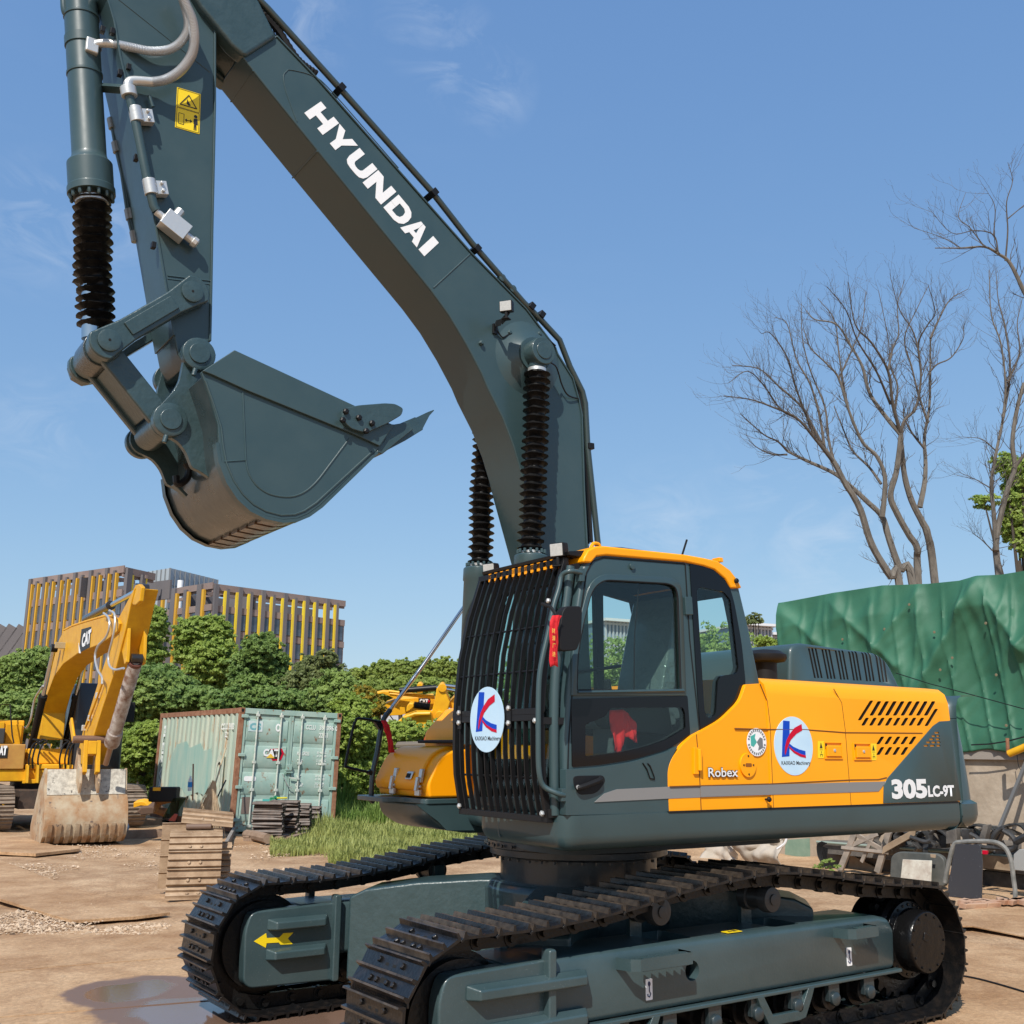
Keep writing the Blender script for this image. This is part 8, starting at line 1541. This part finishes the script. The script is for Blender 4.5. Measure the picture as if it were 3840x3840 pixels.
# yellow pipe and rusty post on the coping
YP = MB().tube([onW(b4(*p), .5) for p in ((1610, 1080), (1694, 1045), (1800, 1000))], .055, 12).build('yellow_pipe', CATY, None); tag(YP, 'scuffed yellow pipe jutting over the wall at the right edge', 'pipe')
o = MB().tube([onW(b4(*p), .45) for p in ((1601, 992), (1605, 1088))], .028, 8).build('rusty_post', RUST, None); tag(o, 'short rusty post at the end of the yellow pipe', 'post')
o = MB().tube(smooth_path([onW(b4(*p), .2) for p in ((1655, 1085), (1665, 1150), (1690, 1175), (1694, 1110))], 4), .006, 5).build('wire', BLACK, None); tag(o, 'loop of thin wire hanging from the coping', 'wire')
o = MB().beam(onW(b4(1750, 1020), .3), onW(b4(1560, 1490), .9), .05, .05).build('pole_shadow_bar', mat('pole shadow grey', (.10, .10, .10), .8), None); tag(o, 'long dark bar standing in for the pole shadow across the concrete wall', 'shadow bar')  # cast shadow of the pole, modelled as a dark bar
# ---------------- scrap heap in front of the wall
SCM = mat('dusty grey scrap', (.075, .066, .058), .75, col2=(.16, .14, .12), nscale=4, bump=.2); SCB = mat('dusty black plastic scrap', (.014, .014, .014), .5, col2=(.055, .052, .05), nscale=6, bump=.15); TANW = mat('tan board', (.24, .165, .105), .85, col2=(.33, .25, .17), nscale=5)
def onWd(cf, p, off): return onW(cf(*p), off)
def shp(cf, pts, off, th, name, m, label, cat, par=None, bev=.006):
    o = MB().sheet([onWd(cf, p, off) for p in pts], -wn_, th).build(name, m, par, bev=bev); return tag(o, label, cat) if label else o
BI = empty('steel_trough', 'long dusty steel channel beam running behind the scrap', 'beam'); 
shp(e2, [(610, 345), (1900, 430), (1932, 470), (1932, 560), (1650, 520), (620, 420)], 1.6, .5, 'web', SCM, None, None, BI)
MB().tube([onWd(e2, p, 1.66) for p in ((615, 350), (1000, 380), (1932, 450))], .02, 8).build('edge_tube', mat('pale green tube', (.25, .30, .25), .6), BI)
for x in (1190, 1750): shp(e2, [(x, 430), (x+22, 432), (x+22, 520), (x, 515)], 1.63, .03, 'rib', TANW, None, None, BI)
shp(e2, [(1660, 430), (1860, 450), (1870, 540), (1660, 515)], 1.7, .04, 'tan_panel', TANW, 'tan rusty panel behind the dark glass door', 'panel')
shp(e2, [(1650, 530), (1932, 560), (1932, 730), (1660, 710)], 1.5, .3, 'dark_crate', SCB, 'dark open crate below the tan panel', 'crate')
shp(e2, [(630, 420), (1080, 470), (1080, 560), (640, 540)], 1.2, .2, 'shaded_board', mat('shadowed brown board', (.16, .12, .09), .9), 'brown board leaning below the channel beam', 'board')  # board colour darkened to carry the shade beneath the channel beam
shp(e2, [(830, 430), (1000, 520), (1010, 560), (800, 560)], 1.3, .05, 'brown_board', TANW, 'slanted brown board under the trestle', 'board')
# trestle of weathered angle iron
TR = empty('steel_trestle', 'weathered angle iron trestle under the counterweight', 'trestle')
for p, q, w in (((760, 540), (860, 290), .10), ((1000, 545), (1075, 285), .10), ((780, 390), (1060, 420), .10), ((790, 395), (1000, 300), .07), ((860, 300), (1040, 405), .07), ((900, 480), (980, 300), .06)): MB().beam(onWd(e2, p, 2.0), onWd(e2, q, 2.0), w, w*.5).build('strut', mat('brown grey angle iron', (.20, .17, .14), .8, col2=(.32, .26, .21), nscale=7), TR, bev=.005)
# coil of dark cable and weeds
for k in range(4): o = MB().tube(smooth_path([onWd(e2, (p[0]+k*9, p[1]+k*3), 2.1) for p in ((650, 350), (620, 370), (622, 430), (640, 470), (648, 440), (655, 380))], 4), .012, 5).build('cable_coil', RUB, None) if k == 0 else MB().tube(smooth_path([onWd(e2, (p[0]+k*9, p[1]+k*3), 2.1) for p in ((650, 350), (620, 370), (622, 430), (640, 470), (648, 440), (655, 380))], 4), .012, 5).build('cable_strand', RUB, cc_); cc_ = o if k == 0 else cc_
tag(cc_, 'coil of black cable hung on the end of the channel beam', 'cable')
rng = np.random.default_rng(4); c = onWd(e2, (690, 500), 2.3); wdg = leaves([(c, (.26, .15, .12))], 420, .03, rng, name='weed', m=LEAF_MID); tag(wdg, 'small leafy weed below the coil of cable', 'weed')
# rounded rusty cover with painted plate
RC = shp(e2, round_poly([(1075, 620), (1085, 440), (1130, 412), (1380, 425), (1425, 460), (1435, 640)], 40, 4), 2.6, .10, 'cover_panel', mat('dark slate cover', (.06, .065, .06), .6, col2=(.10, .10, .09), nscale=5), 'dark rounded machine cover with a paint splashed plate, standing by the track', 'cover', bev=.02)
pl_ = shp(e2, [(1160, 462), (1345, 470), (1340, 610), (1145, 600)], 2.72, .02, 'plate', mat('paint splashed plate', (.42, .36, .30), .7, col2=(.62, .60, .52), nscale=7, spots=((.18, .1, .07), 13, .62)), None, None, RC)
shp(e2, [(1335, 428), (1372, 432), (1368, 455), (1338, 450)], 2.72, .01, 'tag', TANW, None, None, RC)
# dark glass door with frame
DG = shp(e2, round_poly([(1495, 365), (1650, 368), (1668, 480), (1662, 715), (1450, 700), (1448, 630)], 12, 3), 3.1, .02, 'dark_glass_panel', mat('dusty dark glass', (.028, .032, .042), .35, spots=((.40, .41, .43), 45, .655), coat=.4), 'speckled dark glass panel leaning on the scrap by the right track end', 'glass panel', bev=.004)
o = MB().tube(smooth_path([onWd(e2, p, 3.0) for p in ((1430, 610), (1455, 480), (1485, 375), (1530, 352), (1700, 348), (1790, 370), (1840, 440), (1862, 560), (1865, 740), (1700, 735), (1500, 715), (1440, 690))], 4), .030, 8).build('door_frame', mat('grey scuffed frame', (.13, .13, .12), .6, col2=(.24, .23, .21), nscale=8), None); tag(o, 'empty grey rounded door frame standing behind the dark glass panel', 'door frame')
# heap of black plastic parts
rr = random.Random(5)
SH = [([(1205, 350), (1330, 305), (1440, 310), (1440, 390), (1330, 395)], 1.9, SCB, 'tangled black shroud on the heap left of the upright frames'), ([(1330, 270), (1420, 268), (1425, 330), (1340, 330)], 1.8, SCM, 'grey cloth-like sheet under the counterweight'), ([(1435, 285), (1500, 265), (1505, 360), (1435, 365)], 2.3, SCM, 'grey upright box section, left one on the heap'), ([(1535, 270), (1585, 270), (1585, 350), (1540, 350)], 2.3, SCB, 'black upright box section, middle of the heap'), ([(1640, 340), (1670, 245), (1700, 240), (1700, 265), (1680, 350)], 2.4, SCM, 'grey slanted bracket rising from the heap'), ([(1720, 350), (1770, 265), (1800, 262), (1760, 360)], 2.4, SCM, 'grey slanted bracket right of the taller one'), ([(1865, 430), (1900, 398), (1960, 400), (1960, 540), (1860, 530)], 2.5, mat('pale grey panel', (.30, .30, .29), .6), 'pale grey panel at the right edge of the heap'), ([(1080, 290), (1260, 285), (1220, 370), (1075, 380)], 1.5, mat('slate cloth', (.10, .11, .115), .8, bump=.3), 'dark slate cloth lying on the wall foot below the counterweight')]
for pts, off, m, lab in SH: shp(e2, pts, off, .12, 'scrap_part', m, lab, 'scrap part', bev=.01)
for i, (pts, r_) in enumerate((([(1800, 280), (1860, 320), (1880, 380), (1830, 400), (1740, 350), (1760, 290), (1800, 262)], .035), ([(1880, 350), (1960, 310), (2000, 300)], .05), ([(1590, 300), (1640, 330), (1660, 380), (1760, 390), (1850, 400)], .03), ([(1210, 320), (1300, 350), (1340, 340)], .03))):
    o = MB().tube(smooth_path([onWd(e2, p, 2.45) for p in pts], 5), r_, 8).build('bent_bar', SCB, None); tag(o, ('black open ring bracket at the right of the heap', 'thick black arm at the right edge of the heap', 'black bent bar between the upright sections', 'short black bar on the left of the heap')[i], 'bracket')
shp(e2, [(1665, 405), (1695, 408), (1693, 432), (1665, 430)], 3.0, .05, 'red_tail_lamp', KRED, 'small red lamp on the heap behind the dark glass panel', 'lamp')
for i in range(8):
    c = onWd(e2, (rr.uniform(1100, 1900), rr.uniform(330, 420)), rr.uniform(1.4, 2.3)); o = MB().obox(c, Vector((rr.uniform(-1, 1), rr.uniform(-1, 1), rr.uniform(-.5, .5))).normalized()*rr.uniform(.1, .25), Vector((rr.uniform(-.05, .05), .04, .03)), (0, .01, rr.uniform(.03, .1))).build('scrap_plate', rr.choice([SCM, SCB, TANW]), None, bev=.004); tag(o, 'small bent scrap plate lying in the heap by the wall', 'scrap plate', 'small scrap plates in the heap')
PARTS = ('ring shaped shroud', 'ribbed duct', 'bent cover', 'curved fender')
for i in range(12):
    x = 1100+i*72; c = onWd(e2, (x, 352+14*math.sin(i*2.1)), 1.75+.12*(i % 3)); a = rr.uniform(-.5, .5); L2 = rr.uniform(.22, .34)
    P = [c+wd_*(L2*math.cos(t+a))+Vector((0, 0, .16*math.sin(t+a)+.04))+wn_*(.12*math.sin(2*t)) for t in np.linspace(.2, 3.6+rr.random(), 9)]; R_ = []
    w2 = rr.uniform(.06, .13)
    for p in P: R_.append([p-wn_*w2, p+wn_*w2, p+wn_*w2+Vector((0, 0, .03)), p-wn_*w2+Vector((0, 0, .03))])
    o = MB().rings(R_).build('plastic_shroud', SCB if i % 3 else SCM, None, bev=.004); tag(o, 'black curved plastic shroud on the channel beam, %s from the left' % ('first', 'second', 'third', 'fourth', 'fifth', 'sixth', 'seventh', 'eighth', 'ninth', 'tenth', 'eleventh', 'twelfth')[i], 'shroud', 'black curved shrouds piled along the channel beam')
# crumpled covers below the deck
def crumple(cf, pts, off, name, m, label):
    P = [onWd(cf, p, off) for p in pts]; b = bmesh.new(); f_ = b.faces.new([b.verts.new(p) for p in P]); bmesh.ops.triangulate(b, faces=[f_])
    for _ in range(4): bmesh.ops.subdivide_edges(b, edges=b.edges, cuts=1, use_grid_fill=True)
    for v in b.verts:
        k = v.co; v.co = k+wn_*(.35*abs(noise.noise(k*1.4))+.16*abs(noise.noise(k*3.5+Vector((5, 5, 5))))+.05*noise.noise(k*9))
    me = bpy.data.meshes.new(name); b.to_mesh(me); b.free(); me.materials.append(m); o = bpy.data.objects.new(name, me); COL.objects.link(o); me.polygons.foreach_set('use_smooth', [True]*len(me.polygons)); md = o.modifiers.new('s', 'SOLIDIFY'); md.thickness = .02; return tag(o, label, 'cloth')
BEI = mat('beige canvas', (.36, .31, .25), .85, col2=(.44, .38, .32), nscale=3, bump=.1)
crumple(b4, [(-40, 1575), (70, 1570), (130, 1600), (110, 1660), (80, 1700), (-60, 1700)], 1.6, 'canvas_cover', BEI, 'crumpled beige canvas cover below the deck, left one')
crumple(b4, [(90, 1560), (350, 1550), (375, 1600), (375, 1700), (180, 1720), (150, 1640)], 1.8, 'canvas_cover', BEI, 'crumpled beige canvas cover below the deck, right one beside the green wall patch')
o = MB().tube(smooth_path([onWd(b4, p, 2.3) for p in ((320, 1610), (360, 1580), (375, 1540))], 4), .02, 6).build('white_hose', WHITE, None); tag(o, 'short white hose curving over the beige cover', 'hose')
# long cable on the ground at the right
o = MB().tube(smooth_path([onZ(c8(*p), .012) for p in ((1690, 655), (1760, 668), (1850, 692), (1960, 725))], 5), .009, 6).build('ground_cable', RUB, None); tag(o, 'black cable lying on the wet ground at the right edge', 'cable')
plate_thing(c8, [(1500, 430), (1800, 400), (2200, 420), (2200, 560), (1740, 470), (1640, 470)], -.01, .006, 'flat dusty plate on the ground behind the right track end')
for i in range(16):
    g = onZ(ca(rr.uniform(1500, 1932), rr.uniform(1455, 1500))); o = MB().obox(g+Vector((0, 0, .03)), (rr.uniform(.05, .16), rr.uniform(-.08, .08), 0), (.02, .06, 0), (0, .01, .03)).build('brick_rubble', mat('orange brick rubble', (.42, .22, .13), .9, col2=(.5, .33, .22), nscale=6), None, bev=.006); tag(o, 'broken brick lying at the foot of the scrap heap', 'brick', 'broken bricks by the scrap heap')
# ================================================================ bare trees
def bare_tree(name, label, limbs, D, seed, twig=1.0):
    rr = random.Random(seed); g = onD(b3(*limbs[0][0][0]), D); root = empty(name, label, 'tree', (g.x, g.y, 0)); tr = MB(); br = MB(); O = Vector((g.x, g.y, 0))
    kx = .80*.88*D/FPX; tips = []
    for li, (pts, w0, w1, dz) in enumerate(limbs):
        P = [onD(b3(*p), D+dz*i/(len(pts)-1)) for i, p in enumerate(pts)]
        if li in (0,) or pts[0][1] > 1750: P = [Vector((P[0].x+(P[0].x-P[1].x)*.4, P[0].y, -.05))]+P; 
        S_ = smooth_path(P, 5); n = len(S_); rad = [kx*(w0+(w1-w0)*(i/(n-1))**.8)*.5*(1+.08*rr.random()) for i in range(n)]
        (tr if w0 > 22 else br).tube([p-O for p in S_], .1, 7, rad)
        for i in range(2, n):
            dens = 1.0*twig if rad[i] > .05 else 1.9*twig
            for _ in range(int(dens)+(rr.random() < dens % 1)):
                if rr.random() < .30: continue
                tips.append((S_[i], (S_[i]-S_[i-1]).normalized(), max(.005, min(rad[i]*.4, .014)), rr.uniform(.3, 1.0)*(1.0 if rad[i] < .06 else .6), 0))
    while tips:
        p, d, r, l, lev = tips.pop(); a = Vector((rr.gauss(0, 1), rr.gauss(0, 1), rr.gauss(.1, .8))).normalized(); dd = (d*.9+a*.75).normalized(); P = [p-O]; q = p
        for k in range(4):
            dd = (dd+Vector((rr.gauss(0, .18), rr.gauss(0, .18), .16+rr.gauss(0, .1)))).normalized(); q = q+dd*l/4; P.append(q-O)
            if lev < 2 and rr.random() < .45: tips.append((q, dd, r*.62, l*.55, lev+1))
        br.tube(P, r, 3, [r, r*.8, r*.62, r*.45, .003])
    tr.build('trunk', BARK, root, recalc=False); br.build('branches', mat('twig bark', (.075, .062, .052), .9, col2=(.12, .10, .082), nscale=6), root, recalc=False); return root
T1 = [([(880, 1820), (840, 1775), (760, 1640), (715, 1500), (680, 1430), (650, 1385), (600, 1290), (560, 1235)], 44, 26, 0),
      ([(600, 1290), (520, 1190), (440, 1100), (330, 1050), (240, 1020), (130, 1005)], 20, 4, -1.5), ([(560, 1235), (500, 1120), (460, 1050), (360, 960), (280, 890), (165, 875)], 20, 4, .5), ([(560, 1235), (540, 1100), (500, 960), (440, 850), (400, 700), (350, 670)], 17, 3, 1.5),
      ([(600, 1290), (575, 1180), (560, 1050), (500, 900), (465, 760), (460, 610)], 17, 3, 2), ([(520, 1190), (470, 1060), (430, 950), (400, 840), (330, 740), (290, 740)], 14, 3, -1), ([(440, 1100), (370, 1060), (300, 960), (230, 900), (150, 950)], 12, 3, -2)]
T2 = [([(935, 1812), (880, 1740), (830, 1600), (805, 1520), (740, 1455), (670, 1390), (600, 1335), (480, 1280), (400, 1240)], 46, 14, 1), ([(805, 1520), (815, 1430), (815, 1340), (780, 1260), (720, 1200), (660, 1060), (620, 930), (570, 870), (500, 800), (470, 720)], 30, 4, 0),
      ([(400, 1240), (360, 1200), (300, 1170), (220, 1100), (200, 1080)], 12, 3, -1), ([(400, 1255), (340, 1255), (280, 1230), (235, 1195)], 11, 3, 0), ([(660, 1060), (640, 960), (620, 820), (600, 680), (530, 590)], 16, 3, 2), ([(620, 930), (680, 800), (720, 700), (735, 560)], 11, 3, 2), ([(800, 1380), (750, 1310), (680, 1240), (640, 1150), (600, 1050)], 16, 5, 1.5)]
T3 = [([(960, 1805), (955, 1660), (920, 1600), (870, 1510), (840, 1430), (865, 1330), (880, 1220), (885, 1170)], 40, 26, 0), ([(885, 1170), (810, 1080), (750, 990), (720, 880), (670, 790), (610, 700), (520, 680), (480, 640)], 26, 4, 1), ([(885, 1170), (850, 1040), (830, 900), (760, 780), (690, 700), (660, 520)], 22, 4, -1),
      ([(885, 1170), (900, 1110), (950, 1050), (970, 900), (940, 740), (880, 640), (840, 500)], 20, 3, 0), ([(830, 900), (850, 800), (875, 740), (870, 620), (900, 510)], 13, 3, 2), ([(840, 1040), (780, 900), (700, 770), (650, 640), (570, 540)], 14, 3, -2), ([(860, 1060), (870, 960), (840, 880), (830, 760), (790, 560)], 13, 3, 1)]
T4 = [([(1030, 1800), (1000, 1600), (975, 1540), (930, 1450), (900, 1340), (885, 1200)], 46, 26, 0), ([(965, 1480), (985, 1380), (990, 1290), (985, 1180), (1005, 1060), (1010, 900), (1010, 760)], 30, 8, 1), ([(1010, 900), (1040, 870), (1100, 840), (1150, 760), (1150, 705)], 11, 3, 0), ([(1010, 760), (1060, 650), (1100, 590), (1170, 550)], 13, 3, 1), ([(970, 900), (960, 780), (1000, 700), (1030, 650), (1000, 530)], 12, 3, -1), ([(985, 1230), (930, 1160), (900, 1100), (895, 1060)], 13, 6, 0), ([(1000, 1120), (960, 1000), (930, 880), (900, 760), (950, 640), (1000, 540)], 14, 3, 1)]
for i, (T, lb, tw_) in enumerate(((T1, 'bare tree leaning far to the left above the tarpaulin, its trunk leftmost of the four', 1.0), (T2, 'bare tree whose trunk is second from the left above the tarpaulin', 1.0), (T3, 'bare tree whose pale trunk is third from the left above the tarpaulin', 1.0), (T4, 'bare tree with the rightmost trunk of the close group', .9))): bare_tree('bare_tree', lb, T, 30+i*.6, 50+i, tw_)
T5 = [([(1300, 1760), (1290, 1660), (1300, 1560), (1340, 1400), (1370, 1310), (1360, 1200), (1380, 1060), (1410, 950)], 38, 18, 0), ([(1290, 1640), (1280, 1500), (1270, 1380), (1290, 1250), (1320, 1100), (1330, 950), (1310, 780), (1270, 660), (1260, 470)], 26, 4, 0), ([(1320, 1100), (1350, 900), (1330, 720), (1300, 600), (1290, 480)], 16, 3, 1), ([(1370, 1310), (1420, 1240), (1480, 1150)], 20, 12, 0), ([(1275, 1665), (1230, 1620), (1190, 1590)], 7, 3, 0), ([(1270, 1400), (1200, 1360), (1130, 1330)], 7, 2, 0), ([(1290, 1240), (1230, 1190), (1150, 1180)], 8, 2, 0), ([(1340, 950), (1390, 820), (1380, 700), (1400, 600)], 12, 3, 1)]
bare_tree('bare_tree', 'bare tree at the right edge with a forked trunk, in front of the leafy tree', T5, 28, 60, 1.0)
T6 = [([(1620, 1760), (1560, 1300), (1500, 900), (1450, 640), (1409, 560), (1350, 440), (1300, 400), (1240, 370), (1140, 375), (1030, 375)], 44, 5, 0), ([(1330, 430), (1340, 300), (1335, 180), (1360, 90), (1340, 10)], 10, 2.5, 0), ([(1300, 400), (1280, 320), (1200, 300), (1100, 310), (1000, 200)], 9, 2, 0), ([(1240, 370), (1180, 290), (1130, 240), (1160, 140)], 8, 2, 1), ([(1280, 320), (1285, 200), (1250, 130)], 7, 2, 0), ([(1340, 250), (1400, 200), (1450, 160)], 7, 2, 0), ([(1140, 375), (1060, 330), (940, 290)], 6, 2, 1), ([(1409, 560), (1450, 480), (1500, 380)], 10, 4, 0)]
bare_tree('bare_tree', 'bare branch reaching in high over the right picture edge', T6, 24, 61, .45)
